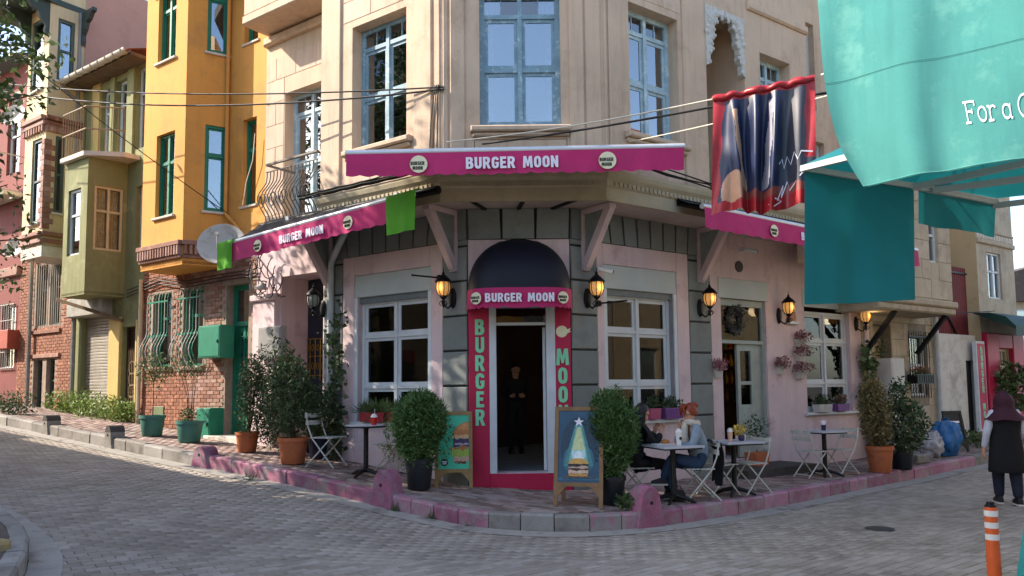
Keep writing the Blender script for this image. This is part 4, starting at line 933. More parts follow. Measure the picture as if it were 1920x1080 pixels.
ob('upper_wall', wallholes(cu0, cu1, zb0, CT, [], .1), M_CRM, ch, LG.M()); mb = MB(); mb.poly([(b0, 0, zb0), (b0, 0, CT), (b0, .8, CT), (b0, .8, zb0)]); ob('bay_wall', mb, M_CRM, ch, FB.M())
for F, hs in ((FB, (f1, f2)), (FS, (s1, s2))):
    for h in hs:
        window(ch, F, *h, .03, M_DGR, G_OLD, 1, (0, .5, 1), .07, .03); niche(ch, F, *h, .1, .5, None, .3); ob('sill', MB().cbox(h[0]-.05, -.06, h[2]-.06, h[1]+.05, .03, h[2]-.003, .01), M_STR, ch, F.M())
    a_, b_ = (b0, b1) if F is FB else (0, ls)
    for z, t in ((zm, .12), (zm-.12, .08), (zb0+.28, .1), (zb0+.12, .06)): ob('brick_band', MB().cbox(a_-.03, -t, z-.05, b_+.03, 0, z+.05, .01), M_BR1, ch, F.M())
    n_ = 8 if F is FB else 12
    for i in range(n_): x = a_+(b_-a_)*(i+.5)/n_; ob('brick', MB().cbox(x-.035, -.07, zm-.32, x+.035, 0, zm-.17, .006), M_BR1, ch, F.M())
zq = zb0+.4; i = 0
while zq < zm-.5:
    wq = .22 if i % 2 else .14
    ob('brick', MB().cbox(b1-.14 if F is FB else .0, -.02, zq, wq, 0, zq+.12, .005), M_BR1, ch, FS.M()); ob('brick', MB().cbox(b1-wq, -.02, zq, b1, 0, zq+.12, .005), M_BR1, ch, FB.M()); zq += .125; i += 1
ob('bay_floor', MB().slab([tuple(FB.p(b0)), tuple(FB.p(b1)), tuple(pj), tuple(LG.p(b0, -.1))], zb0-.25, zb0+.04), M_STR, ch, I4())
mb = MB(); mb.poly([(cu1, 0, .8), (cu1, 8, .8), (cu1, 8, CT+1.5), (cu1, 0, CT)]); ob('party_wall', mb, M_PARTY, ch, LG.M(), label='plain pinkish party wall')
M_DEAVE = mat('eave_dark_timber', '3f4d49', .7, .15, 5); ez = FB.z(60, 22)
CE = max(f2[3], s2[3])+.25
ob('eave', MB().slab([tuple(FB.p(b0-.9, .75)), tuple(FB.p(b1+.25, .75)), tuple(LG.p(cu1-.02, .55)), tuple(LG.p(cu1-.02, -6)), tuple(LG.p(b0-.9, -6))], CE, CE+.14), M_DEAVE, ch, I4())
for F, xs_ in ((FB, (b0+.05, b1-.06)), (FS, (ls*.98-.05,))):
    for x in xs_:
        o_ = [(0, 0), (0, -.75), (-.06, -.8), (-.1, -.7), (-.08, -.55), (-.2, -.42), (-.26, -.28), (-.4, -.22), (-.5, -.1), (-.6, -.08), (-.6, 0)]
        v = [(x+s_, y_, CE+z_) for s_ in (-.05, .05) for y_, z_ in o_]; n_ = len(o_)
        ob('carved_bracket', MB().add(v, [tuple(range(n_)), tuple(range(2*n_-1, n_-1, -1))]+[(i, n_+i, n_+(i+1) % n_, (i+1) % n_) for i in range(n_)]), M_DEAVE, ch, F.M())
ob('downpipe', MB().tube([(LG.u(160, 60), -.12, zb0), (LG.u(160, 60), -.12, CE)], .05, 8), MC['pipe_grey'], ch, LG.M(), smooth=True)
ob('downpipe', MB().tube([(LG.u(64, 600), -.1, 1.2), (LG.u(64, 600), -.1, zb0)], .05, 8), MC['pipe_grey'], ch, LG.M(), smooth=True)
# ---------------- red house at the far left
M_RDH = mat('plaster_red', '854a44', .85, .08, 1.3, 40, bump=.12, stain='74403c', st=.3, streak='6a3a36', sk=.5)
ru0, ru1 = LG.u(-110), cu0-.004; rz = LG.z(30, 125, 0)
rh = thing('red_house', 'dark red house with a railed balcony and white grille window', 'house', TR(LG.p(ru1).to_3d()+Vector((0, 0, 1.3))))
rw = (LG.u(4), LG.u(29), LG.z(18, 690), LG.z(18, 572)); rw2 = (LG.u(0), LG.u(24), LG.z(12, 330), LG.z(12, 190))
ob('house_wall', wallholes(ru0, ru1, .9, rz, [rw, rw2], .15), M_RDH, rh, LG.M())
for h in (rw, rw2): window(rh, LG, *h, .08, M_WHITE, G_OLD, 1, (0, .5, 1), .05, .03); niche(rh, LG, *h, .18, .5)
for i in range(7): x = rw[0]+(rw[1]-rw[0])*i/6; ob('grille_bar', MB().tube([(x, -.06, rw[2]-.05), (x, -.06, rw[3]+.05)], .012, 5), MC['iron_white'], rh, LG.M())
for i in range(5): z = rw[2]+(rw[3]-rw[2])*i/4; ob('grille_bar', MB().tube([(rw[0]-.04, -.06, z), (rw[1]+.04, -.06, z)], .012, 5), MC['iron_white'], rh, LG.M())
zbb = LG.z(20, 345, .6); ob('balcony_slab', MB().cbox(LG.u(-30), -.7, zbb-.1, ru1-.05, 0, zbb, .02), M_STR, rh, LG.M())
for z in (.0, .95): ob('balcony_rail', MB().tube([(LG.u(-30), -.66, zbb+.03+z), (ru1-.08, -.66, zbb+.03+z), (ru1-.08, 0, zbb+.03+z)], .018, 6), MC['iron_white'], rh, LG.M())
for i in range(14): x = LG.u(-30)+(ru1-.1-LG.u(-30))*i/13; ob('baluster', MB().tube([(x, -.66, zbb), (x, -.66, zbb+.97)], .009, 5), MC['iron_white'], rh, LG.M())
ob('brick_band', MB().cbox(ru0, -.1, LG.z(20, 520), ru1, 0, LG.z(20, 520)+.25, .02), M_BR1, rh, LG.M())
mb = MB(); mb.poly([(ru0, -.5, rz), (ru1, -.5, rz), (ru1, 4, rz+1.6), (ru0, 4, rz+1.6)]); ob('roof', mb, mat('roof_slate', '5a4f4a', .9, .2, 8), rh, LG.M())
ob('meter_box', MB().cbox(LG.u(14), -.28, LG.z(27, 655), LG.u(38), 0, LG.z(27, 620), .015), mat('box_red', 'a8503c', .6, .12), rh, LG.M())

# ================================================================ RIGHT-HAND NEIGHBOURS
M_LIM = mat('stone_limestone', 'b8aa92', .85, .09, 3, 50, bump=.25, bs=25, rnd=.1, stain='9c8e78', st=.4, sscale=2.5, streak='7f7464', sk=.4); M_LIMJ = mat('stone_joint', '8d8271', .95, .15, 6)
su0, su1 = URE+.004, RG.u(1756, 700)
sb = thing('stone_house', 'beige limestone house with a grilled window and projecting bay', 'house', TR(RG.p(su0).to_3d()+Vector((0, 0, .2))))
sn = (RG.u(1635), RG.u(1668), 1.9, RG.z(1650, 600)-.1, .22); sw = (RG.u(1700), RG.u(1733), RG.z(1716, 742), RG.z(1716, 628), .14)
ob('ground_wall', wallholes(su0, su1, Z0, 4.4, [sn, sw], .14), M_LIMJ, sb, RG.M())
mb = MB(); mb.poly([(sn[0], .22, sn[2]), (sn[1], .22, sn[2]), (sn[1], .22, sn[3]), (sn[0], .22, sn[3])]); ob('niche_back', mb, M_LIM, sb, RG.M())
def stones(par, F, a, b, z0, z1, holes, m, h=.36, w=.66, y=0):
    r = 0; z = z0
    while z < z1-.02:
        d = min(z+h, z1); x = a-(w/2 if r % 2 else .0)
        while x < b-.02:
            p, q = max(a, x), min(b, x+w); x += w; segs = [(p, q)]
            for H in holes:
                if d > H[2]+.02 and z < H[3]-.02:
                    segs = [s for (u, v) in segs for s in ((u, min(v, H[0])), (max(u, H[1]), v)) if s[1]-s[0] > .04]
            for u, v in segs: ob('stone', MB().cbox(u+.004, y-.014-random.random()*.006, z+.004, v-.004, y+.001, d-.004, .006), m, par, F.M())
        z = d; r += 1
stones(sb, RG, su0, su1, .12, 4.2, [sn, sw], M_LIM)
window(sb, RG, *sw[:4], .06, M_WHITE, G_OLD, 1, (0, .5, 1), .05, .03); niche(sb, RG, *sw[:4], .16, .5)
gr = ob('window_grille', MB().bar((sw[0]-.05, -.05, sw[3]-.04), (sw[1]+.05, -.05, sw[3]-.04), .02, .03), M_IRON, sb, RG.M())
for i in range(9): x = sw[0]-.04+(sw[1]-sw[0]+.08)*i/8; ob('grille_bar', MB().tube([(x, -.05, sw[2]-.05), (x, -.05, sw[3]+.08)], .009, 5), M_IRON, gr, RG.M())
ob('downpipe', MB().tube([(su1-.12, -.1, .3), (su1-.12, -.1, 3.2)], .055, 8), MC['pipe_white'], sb, RG.M(), smooth=True)
ob('downpipe', MB().tube([(su0+.05, -.09, .3), (su0+.05, -.09, 4.2)], .045, 8), M_PINK, sb, RG.M(), smooth=True)
W_ = .8; FB = Fr(RG.p(0, W_), 35.5); b0, b1 = FB.u(1640, 480), FB.u(1781, 480); zb0 = FB.z(1755, 570)-.05; hb = (FB.u(1741, 450), FB.u(1757, 450), FB.z(1748, 492), FB.z(1748, 405))
ob('bay_wall', wallholes(b0, b1, zb0, 9.6, [hb, (hb[0]-1.7, hb[1]-1.6, hb[2], hb[3])], .1), M_LIM, sb, FB.M()); mb = MB(); mb.poly([(b0, 0, zb0), (b0, 0, 9.6), (b0, .8, 9.6), (b0, .8, zb0)]); mb.poly([(b1, 0, zb0), (b1, .8, zb0), (b1, .8, 9.6), (b1, 0, 9.6)]); ob('bay_side', mb, M_LIM, sb, FB.M())
stones(sb, FB, b0, b1, zb0+.15, 8.4, [hb, (hb[0]-1.7, hb[1]-1.6, hb[2], hb[3])], M_LIM, .4, .7)
window(sb, FB, *hb, .05, M_WHITE, G_OLD, 1, (0, .6, 1), .05, .03); niche(sb, FB, *hb, .12, .5); h2 = (hb[0]-1.7, hb[1]-1.6, hb[2], hb[3]); window(sb, FB, *h2, .05, M_WHITE, G_OLD, 1, (0, .6, 1), .05, .03); niche(sb, FB, *h2, .12, .5)
ob('bay_moulding', MB().cbox(b0-.06, -.1, zb0-.02, b1+.06, .85, zb0+.12, .03).cbox(b0-.02, -.06, zb0-.16, b1+.02, .85, zb0-.02, .03), M_LIM, sb, FB.M())
for t in (.25, .93):
    x = b0+(b1-b0)*t; ob('bay_brace', MB().bar((x, .7, zb0-.95), (x, .06, zb0-.16), .08, .09, (1, 0, 0)), M_IRON, sb, FB.M())
ob('roof', MB().slab([tuple(FB.p(b0, .1)), tuple(FB.p(b1, .1)), tuple(RG.p(b1, -7)), tuple(RG.p(b0, -7))], 9.6, 9.8), MC['roof_grey'], sb, I4())
mb = MB(); q0, q1 = RG.p(su1), RG.p(su1, -7); mb.poly([(q0.x, q0.y, 0), (q1.x, q1.y, 0), (q1.x, q1.y, 9.6), (q0.x, q0.y, 9.6)]); ob('side_wall', mb, M_LIM, sb, I4())
# white yard wall and maroon sheet fence
wu0, wu1 = su1+.004, RG.u(1832, 700); wz = RG.z(1795, 627)
yw = thing('yard_wall', 'whitewashed yard wall with a dark gateway beside the stone house', 'wall', TR(RG.p(wu0).to_3d()+Vector((0, 0, .2))))
gd = (RG.u(1812, 700), wu1-.03, .2, RG.z(1820, 676), .2)
ob('wall_face', wallholes(wu0, wu1, .05, wz, [gd], .25), mat('whitewash', 'cfcbc2', .9, .07, 1.2, 40, bump=.15, bs=15, stain='a9a297', st=.35, sscale=1.2), yw, RG.M()); ob('gate', MB().box(gd[0], .12, gd[2], gd[1], .17, gd[3]), M_IRON, yw, RG.M())
ob('wall_top', MB().box(wu0, .002, wz-.1, wu1, .25, wz), MC['whitewash'], yw, RG.M())
mf = thing('sheet_fence', 'maroon corrugated metal sheet standing above the white yard wall', 'fence', RG.M(wu0, -.27, wz-.4))
n_ = 44; L_ = wu1-wu0+.3; zt_ = RG.z(1790, 500, -.27)-wz+.4
mb = MB(); mb.add([(L_*i/n_, .018*(i % 2), z_) for z_ in (-3.0, zt_) for i in range(n_+1)], [(i, i+1, n_+2+i, n_+1+i) for i in range(n_)])
ob('sheet', mb, mat('sheet_maroon', '6e2a2c', .6, .12, 3, metal=.2), mf); ob('sheet_rail', MB().bar((0, -.02, zt_-.15), (L_, -.02, zt_-.15), .04, .04), M_IRON, mf); ob('fence_brace', MB().bar((.1, -.02, zt_-.1), (L_*.8, -.03, .2), .03, .04), M_IRON, mf)
# far beige house with the red shop front
FF = Fr(RG.p(0, -.05), 35.5); fu0, fu1 = FF.u(1832, 500), FF.u(1898, 450)
fh = thing('far_house', 'tall beige house with white windows above a red shop front', 'house', TR(FF.p(fu0).to_3d()+Vector((0, 0, .3))))
fw = (FF.u(1852, 520), FF.u(1878, 520), FF.z(1865, 560), FF.z(1865, 475)); gsh = (FF.u(1868, 700), FF.u(1893, 700), .9, FF.z(1880, 655))
FT = 11.5; M_TAN = mat('plaster_tan', 'c0ab85', .9, .07, 1.3, 40, bump=.1, stain='a8956f', st=.25)
ob('house_wall', wallholes(fu0, fu1, 0, FT, [fw, gsh], .12), M_LIM, fh, FF.M()); mb = MB(); mb.poly([(fu0, 0, 0), (fu0, 0, FT), (fu0, 6, FT), (fu0, 6, 0)]); mb.poly([(fu1, 0, 0), (fu1, 6, 0), (fu1, 6, FT), (fu1, 0, FT)]); ob('side_wall', mb, M_TAN, fh, FF.M())
window(fh, FF, *fw, .05, M_WHITE, G_OLD, 2, (0, .6, 1), .05, .03); niche(fh, FF, *fw, .12, .5); window(fh, FF, *gsh, .05, mat('cream_frame2', 'cfc6a8', .6), G_OLD, 3, (0, .25, .5, .75, 1), .05, .025); niche(fh, FF, *gsh, .12, .5)
zz = FF.z(1866, 462); ob('string_course', MB().cbox(fu0, -.06, zz, fu1, 0, zz+.12, .02).cbox(fu0, -.04, zz+.3, fu1, 0, zz+.36, .02), M_LIM, fh, FF.M())
for i in range(14): x = fu0+(fu1-fu0)*(i+.5)/14; ob('ornament', MB().cbox(x-.05, -.035, zz+.13, x+.05, 0, zz+.29, .02), M_STR, fh, FF.M())
ob('shop_front', MB().cbox(fu0+.02, -.12, .2, gsh[0]-.02, 0, FF.z(1850, 625), .02).cbox(gsh[1]+.02, -.12, .2, fu1, 0, FF.z(1850, 625), .02).cbox(gsh[0]-.02, -.11, gsh[3]+.01, gsh[1]+.02, 0, FF.z(1850, 625)-.01, .02).cbox(gsh[0]-.02, -.11, .2, gsh[1]+.02, 0, gsh[2]-.02, .02), M_RED, fh, FF.M(), label='red painted shop front')
aw = thing('shop_awning', 'dark green curved awning over the red shop front', 'awning', FF.M(fu0, 0, FF.z(1860, 622)))
mb = MB(); pr = [(0, .42), (-.4, .4), (-.75, .28), (-.95, .05), (-.95, -.02)]; x0, x1 = -.45, fu1-fu0+.6
mb.add([(x, y_, z_) for x in (x0, x1) for y_, z_ in pr], [(i, i+1, 6+i, 5+i) for i in range(4)]+[(0, 1, 2, 3, 4), (9, 8, 7, 6, 5)]); ob('canopy', mb, mat('awning_green', '153a30', .6, .12, 4), aw, smooth=True); ob('valance', MB().box(x0, -.955, -.18, x1, -.945, .06), MC['awning_green'], aw)
sg = thing('vertical_sign', 'narrow red vertical sign with pale letters beside the red shop', 'sign', FF.M(FF.u(1842, 700, .25), .22, .55))
sh_ = FF.z(1846, 640, .25)-.55
ob('panel', MB().cbox(-.24, -.03, 0, .2, .06, sh_, .01), M_WHITE, sg); ob('panel_face', MB().box(-.2, -.036, .06, .16, -.03, sh_-.06), M_RED, sg)
hh = sh_/(11.6*1.13); letters('BURGER', hh, M_MINT, sg, WM[sg] @ Matrix.Translation((-.02, -.04, sh_-.14-hh)), 1, True, ext=.006); letters('MOON', hh, M_MINT, sg, WM[sg] @ Matrix.Translation((-.02, -.04, sh_-.14-hh*9.2)), 1, True, ext=.006)
# house far down the right street
dh = thing('distant_house', 'low pale house with dark tiled roof at the end of the street', 'house', TR((25, 36, .5)))
mb = MB().box(-2.5, -.2, -1, 6, 5, 5.0); ob('house_wall', mb, M_LIM, dh); ob('roof', MB().prism([(-3, 4.95), (6.4, 4.95), (6.4, 6.0), (1.7, 7.2), (-3, 6.0)], -.7, 5.5), MC['roof_slate'], dh)
for i in range(3):
    for j in range(2): wo = ob('window', MB().box(-1.8+i*2.4, -.26, 1.0+j*2.2, -.9+i*2.4, -.2, 2.4+j*2.2), M_WHITE, dh); ob('pane', MB().box(-1.72+i*2.4, -.27, 1.08+j*2.2, -.98+i*2.4, -.262, 2.32+j*2.2), G_OLD, wo)
# ================================================================ AWNINGS
def awning(F, label, w0, z0, w1, zl, zr, u0, u1, vh, fabm, lm, tl=('L', 'T', 'L'), tsz=.16, tpos=None, wx=1.05, n_sc=14, tails=0):
    t = thing('awning', label, 'awning', F.M(u0, w0, z0)); M = F.M()
    L_ = u1-u0; zz = lambda x: zl+(zr-zl)*(x-u0)/L_
    ob('roller_tube', MB().tube([(u0+.05, -w0-.04, z0+(zl-zr)*.0), (u1-.05, -w0-.04, z0)], .06, 10), M_IRON, t, M, smooth=True)
    n_ = 24; fb = MB(); fb.add([(u0+.02+(L_-.04)*i/n_, -(w0+.04+(w1-w0-.05)*j), z0+.05+(zz(u0+L_*i/n_)-z0-.03)*j-.02*math.sin(math.pi*j)) for j in (0, .5, 1) for i in range(n_+1)], [(j*(n_+1)+i, j*(n_+1)+i+1, (j+1)*(n_+1)+i+1, (j+1)*(n_+1)+i) for j in range(2) for i in range(n_)])
    ob('fabric', fb, fabm, t, M, smooth=True)
    ob('front_bar', MB().tube([(u0, -w1, zl), (u1, -w1, zr)], .042, 10), M_SILV, t, M, smooth=True)
    nx = int(L_/.035); vb = MB(); rows = 5; per = L_/n_sc
    def vp(i, j):
        x = u0+.015+(L_-.03)*i/nx; q = (x-u0)/per; h = vh-.022*(1-abs(math.sin(math.pi*q)))
        tt = j/(rows-1); return (x, -w1-.035-.012*math.sin(x*5.1+1)*tt-.008*math.sin(x*17)*tt*tt, zz(x)-.02-h*tt)
    vb.add([vp(i, j) for j in range(rows) for i in range(nx+1)], [(j*(nx+1)+i, (j+1)*(nx+1)+i, (j+1)*(nx+1)+i+1, j*(nx+1)+i+1) for j in range(rows-1) for i in range(nx)])
    val = ob('valance', vb, M_HOT, t, M, smooth=True)
    sl = math.atan2(zr-zl, L_); Rt = Matrix.Rotation(-sl, 4, 'Y'); zc = lambda x: zz(x)-.02-vh*.52
    tp = tpos or [(u0+u1)/2, u0+L_*.21, u0+L_*.78]
    letters('BURGER MOON', tsz, M_WLET, t, M @ Matrix.Translation((tp[0], -w1-.062, zc(tp[0]))) @ Rt, wx)
    for x in tp[1:]: logo(t, M @ Matrix.Translation((x, -w1-.058, zc(x))) @ Rt, tsz*.75, M_CREAM, M_INK)
    for x in (u0+L_*.2, u1-L_*.2):
        s_ = 1 if x < (u0+u1)/2 else -1
        ob('folding_arm', MB().bar((x, -w0-.05, z0-.08), (x+s_*.35, -(w0+w1)/2-.05, (z0+zz(x))/2-.08), .04, .05).bar((x+s_*.35, -(w0+w1)/2-.05, (z0+zz(x))/2-.08), (x, -w1+.03, zz(x)-.03), .035, .045), M_IRON, t, M)
        ob('arm_mount', MB().box(x-.04, -w0-.12, z0-.16, x+.04, -w0+.05, z0+.06), MC['pipe_white'], t, M)
    return t
M_BLKF = mat('awning_black', '14151a', .8, .1, 5, 90)
TY = 9.62; p0, p1 = at(648, 285, TY), at(1283, 272, TY)
FT_ = Fr((A2.x, A2.y), 0)
awning(FT_, 'wide magenta awning with silver bar high over the chamfered corner', .0, 4.98, A2.y-TY, p0.z-.02, p1.z-.02, p0.x-A2.x, p1.x-A2.x, .3, M_BLKF, None, tsz=.15, tpos=[FT_.u(960, 300, 1.03), FT_.u(786, 300, 1.03), FT_.u(1138, 300, 1.03)], wx=1.0, n_sc=22)
a_, b_ = LG.uz(432, 456, 1.3), LG.uz(776, 363, 1.3)
aL = awning(LG, 'magenta awning over the left street side with green cloths at both ends', .7, 4.46, 1.3, a_[1], b_[1], a_[0], b_[0], .31, M_BLKF, None, tsz=.128, wx=1.0, tpos=[LG.u(570, 420, 1.3), LG.u(489, 440, 1.3), LG.u(658, 400, 1.3)], n_sc=18)
c_, d_ = RG.uz(1316, 386, 1.3), RG.uz(1505, 427, 1.3)
awning(RG, 'magenta awning over the right street side partly behind the teal curtain', .74, 4.46, 1.3, c_[1], c_[1]-.06, c_[0], RG.u(1720, 500, 1.3), .31, M_BLKF, None, tsz=.128, wx=1.0, tpos=[RG.u(1530, 440, 1.3), RG.u(1446, 432, 1.3), RG.u(1640, 450, 1.3)], n_sc=20)
def cloth(name, f, m, ns, nt_, par=None, M=None, mi=None, mats=None, **k):
    mb = MB(); mb.add([f(i/ns, j/nt_) for j in range(nt_+1) for i in range(ns+1)], [(j*(ns+1)+i, (j+1)*(ns+1)+i, (j+1)*(ns+1)+i+1, j*(ns+1)+i+1) for j in range(nt_) for i in range(ns)])
    me = mb.mesh(name, m, False); me.polygons.foreach_set('use_smooth', [True]*len(me.polygons))
    if mats:
        for q in mats: me.materials.append(q)
        for p in me.polygons: i, j = p.index % ns, p.index//ns; p.material_index = mi((i+.5)/ns, (j+.5)/nt_)
    return ob(name, me, None, par, M, **k)
M_LIME = mat('lime_cloth', '5fae2e', .8, .08, 4, sub=.35)
for px0, px1, pyt, h_, lab in ((724, 781, 362, .6, 'lime green cloth hanging over the awning bar beside the entrance corner'), (409, 437, 430, .52, 'small lime green cloth hanging from the awning end near the satellite dish')):
    u0, z0 = LG.uz(px0, pyt, 1.36); u1 = LG.u(px1, pyt, 1.36); zt = a_[1]+(b_[1]-a_[1])*((u0+u1)/2-a_[0])/(b_[0]-a_[0])+.05
    sg_ = (b_[1]-a_[1])/(b_[0]-a_[0])
    def f(s, t, u0=u0, u1=u1, zt=zt, h_=h_):
        x = u0+(u1-u0)*s*(1-.12*t)+.04*t; w = 1.3+.045*math.sin(min(1, t*6)*math.pi/2)+.03+.018*math.sin(s*9+1)*t+.03*t*math.sin(s*3)
        if t < .08: w = 1.3-.06+1.7*t; 
        z = zt+sg_*(x-(u0+u1)/2)-h_*max(0, t-.06)
        return (x, -w, z)
    cloth('hanging_cloth', f, M_LIME, 14, 22, None, LG.M(), label=lab, cat='cloth')
# dome awning over the door
da = thing('dome_awning', 'black dome awning with magenta valance over the shop door', 'awning', FG.M(WF/2, 0, FG.z(975, 541)))
rw_, rd_ = WF/2-.0, .62; zv = FG.z(975, 541, .5); zt = FG.z(975, 447, .1)-zv; z0 = zv-WM[da].translation.z
nb = 12
# a barrel-like hood: rounded box outline
mb = MB(); V = []; na = 26
def sup(t, e): return math.copysign(abs(t)**e, t)
for j in range(nb+1):
    ph = (math.pi/2)*j/nb
    for i in range(na+1):
        th = math.pi*i/na; c = math.cos(ph)**.8 if j < nb else 0
        V.append((-rw_*sup(math.cos(th), .55)*max(0, 1-(j/nb)**2.2)**.5, -.02-rd_*sup(math.sin(th), .6)*max(0, 1-(j/nb)**2.0)**.5, z0+zt*j/nb))
mb.add(V, [(j*(na+1)+i, j*(na+1)+i+1, (j+1)*(na+1)+i+1, (j+1)*(na+1)+i) for j in range(nb) for i in range(na)])
ob('hood', mb, mat('dome_black', '0d1020', .6, .1, 4, 80), da, smooth=True)
mb = MB(); nn = 120; V = []
for j in range(5):
    for i in range(nn+1):
        th = math.pi*i/nn; t = j/4; k_ = 1.012+.01*t*math.sin(i*.55)
        V.append((-rw_*sup(math.cos(th), .55)*k_, -.02-rd_*sup(math.sin(th), .6)*k_, z0-(.285-.025*(1-abs(math.sin(i*math.pi/8))))*t))
mb.add(V, [(j*(nn+1)+i, (j+1)*(nn+1)+i, (j+1)*(nn+1)+i+1, j*(nn+1)+i+1) for j in range(4) for i in range(nn)])
ob('valance', mb, M_HOT, da, smooth=True)
MT = WM[da] @ Matrix.Translation((0, -.02-rd_*1.03-.03, z0-.145))
letters('BURGER MOON', .122, M_WLET, da, MT, 1.0); logo(da, MT @ Matrix.Translation((-.605, .075, 0)) @ Matrix.Rotation(R(-28), 4, 'Z'), .085, M_CREAM, M_INK); logo(da, MT @ Matrix.Translation((.605, .075, 0)) @ Matrix.Rotation(R(28), 4, 'Z'), .085, M_CREAM, M_INK)
ob('frame_hoop', MB().tube([(-rw_*math.cos(t), -.015, z0+zt*math.sin(t)) for t in np.linspace(0, math.pi, 20)], .012, 6), M_IRON, da)

# ================================================================ WALL LANTERNS
M_GLOW = mat('lantern_glow', 'e8a860', .5, .25, 25, emit=.17); M_UNLIT = mat('lantern_frosted', '8d8f88', .4, .05)
def lantern(M, label, lit=True, group=None):
    t = thing('wall_lantern', label, 'lantern', M, group)
    mb = MB(); mb.T = Matrix.Rotation(R(90), 4, 'X'); mb.lathe([(.0, -.0), (.065, .0), (.065, .02), (.05, .035), (.0, .04)], 14, (0, 0, 0), 1, 2.3); ob('backplate', mb, M_IRON, t, smooth=True)
    ob('arm', MB().tube([(0, -.03, -.1), (0, -.12, -.16), (0, -.2, -.12), (0, -.22, -.04), (0, -.22, 0)], .013, 7).tube([(0, -.05, .08), (0, -.12, .1), (0, -.16, .05), (0, -.12, .02)], .008, 6), M_IRON, t, smooth=True)
    c = (0, -.22, 0)
    gl = ob('globe', MB().lathe([(.05, .02), (.085, .06), (.1, .12), (.1, .17), (.085, .22)], 16, c), M_GLOW if lit else M_UNLIT, t, smooth=True)
    if lit:
        ld = bpy.data.lights.new('lantern_bulb', 'POINT'); ld.energy = 1.2; ld.color = (1, .7, .35); ld.shadow_soft_size = .1
        lo = bpy.data.objects.new('bulb_light', ld); COL.objects.link(lo); lo.parent = t; lo.matrix_basis = Matrix.Translation((0, -.36, .13)); WM[lo] = M
    for k in range(8):
        q = 2*math.pi*k/8; P_ = [(c[0]+r*math.cos(q), c[1]+r*math.sin(q), z) for r, z in ((.054, .015), (.09, .06), (.105, .12), (.105, .17), (.09, .225))]
        ob('cage_rib', MB().tube(P_, .006, 5), M_IRON, t)
    ob('cap', MB().lathe([(.125, .215), (.12, .235), (.07, .29), (.035, .32), (.02, .335), (.025, .35), (.008, .37), (.004, .43)], 14, c), M_IRON, t, smooth=True)
    ob('finial', MB().lathe([(.004, -.16), (.02, -.13), (.01, -.11), (.03, -.07), (.015, -.04), (.055, .0), (.05, .02)], 12, c), M_IRON, t, smooth=True)
    for k in range(5):
        q = 2*math.pi*k/5; ob('scroll', MB().tube([(c[0]+(.03+.03*math.sin(s_))*math.cos(q), c[1]+(.03+.03*math.sin(s_))*math.sin(q), -.13+.022*s_) for s_ in np.linspace(0, 5, 10)], .006, 5), M_IRON, t)
    return t
lantern(LG.M(LG.u(853), .04, LG.z(850, 560)), 'lit black lantern left of the shop door awning'); lantern(RG.M(RG.u(1098), .04, RG.z(1098, 560)), 'lit black lantern right of the shop door awning')
lantern(RG.M(RG.u(1309), .04, RG.z(1309, 578)), 'lit black lantern on the grey stone pier between shop window and door'); lantern(RG.M(RG.u(1460), 0, RG.z(1460, 592)), 'lit black lantern above the tiered flower pots'); lantern(RG.M(RG.u(1604), 0, RG.z(1604, 607)), 'lit black lantern at the pink building end above the ivy')
lantern(LG.M(LG.u(606)+.05, .04, LG.z(606, 580)), 'unlit lantern beside the white downpipe and gilt door', False)
# sign rods, cameras
for F, x0, x1, y_, nm in ((LG, 824, 773, 521, 'left shop window'), (RG, 1123, 1172, 569, 'right shop window')):
    u0, z0 = F.uz(x0, y_, .03); t = thing('sign_rod', 'empty black iron sign rod on the '+nm+' surround', 'rod', F.M(u0, .03, z0))
    mb = MB(); mb.T = Matrix.Rotation(R(90), 4, 'X'); mb.lathe([(.045, 0), (.045, .02), (.02, .03)], 12); ob('mount', mb, M_IRON, t); s_ = -1 if x1 < x0 else 1
    ob('rod', MB().tube([(0, -.02, 0), (s_*.22, -.38, .02)], .014, 7), M_IRON, t)
for px, py, lab in ((1118, 505, 'white bullet camera under the bracket beside the door lantern'), (1392, 468, 'white bullet camera under the right awning above the grey door')):
    u0, z0 = RG.uz(px, py, .05); t = thing('security_camera', lab, 'camera', RG.M(u0, .0, z0)); ob('mount', MB().box(-.03, -.12, -.03, .03, 0, .03), M_WHITE, t)
    ob('housing', MB().tube([(0, -.1, 0), (.16, -.24, -.05)], .035, 10), M_WHITE, t, smooth=True); ob('lens', MB().tube([(.16, -.24, -.05), (.168, -.247, -.053)], .026, 10), M_BLACKP, t)

# ================================================================ TABLES AND CHAIRS
M_CHR = mat('chair_white_paint', 'c4c3b8', .5, .1, 12, 60, stain='8d8676', st=.25, sscale=10)
def chair(M, label, group=None):
    t = thing('folding_chair', label, 'chair', M, group)
    for s in (-.2, .2):
        ob('upright', MB().tube([(-.24, s, .84), (-.2, s, .62), (-.13, s, .45), (.24, s, .01)], .012, 7), M_CHR, t, smooth=True)
        ob('leg', MB().tube([(.17, s*.86, .445), (-.26, s*.86, .01)], .012, 7), M_CHR, t, smooth=True)
    for z in (.79, .68): x = -.236+(.84-z)*.16; ob('back_slat', MB().box(x-.022, -.215, z-.035, x-.008, .215, z+.035), M_CHR, t)
    for i in range(6): x = -.17+i*.068; ob('seat_slat', MB().box(x, -.205, .448, x+.058, .205, .462), M_CHR, t)
    ob('crossbar', MB().tube([(.2, -.2, .06), (.2, .2, .06)], .009, 6), M_CHR, t); ob('crossbar', MB().tube([(-.22, -.172, .06), (-.22, .172, .06)], .009, 6), M_CHR, t)
    return t
def face(px0, py0, px1, py1): p, q = walk(px0, py0), walk(px1, py1); return math.atan2(q.y-p.y, q.x-p.x)
def put(px, py, rz): p = walk(px, py); return TR(p, rz)
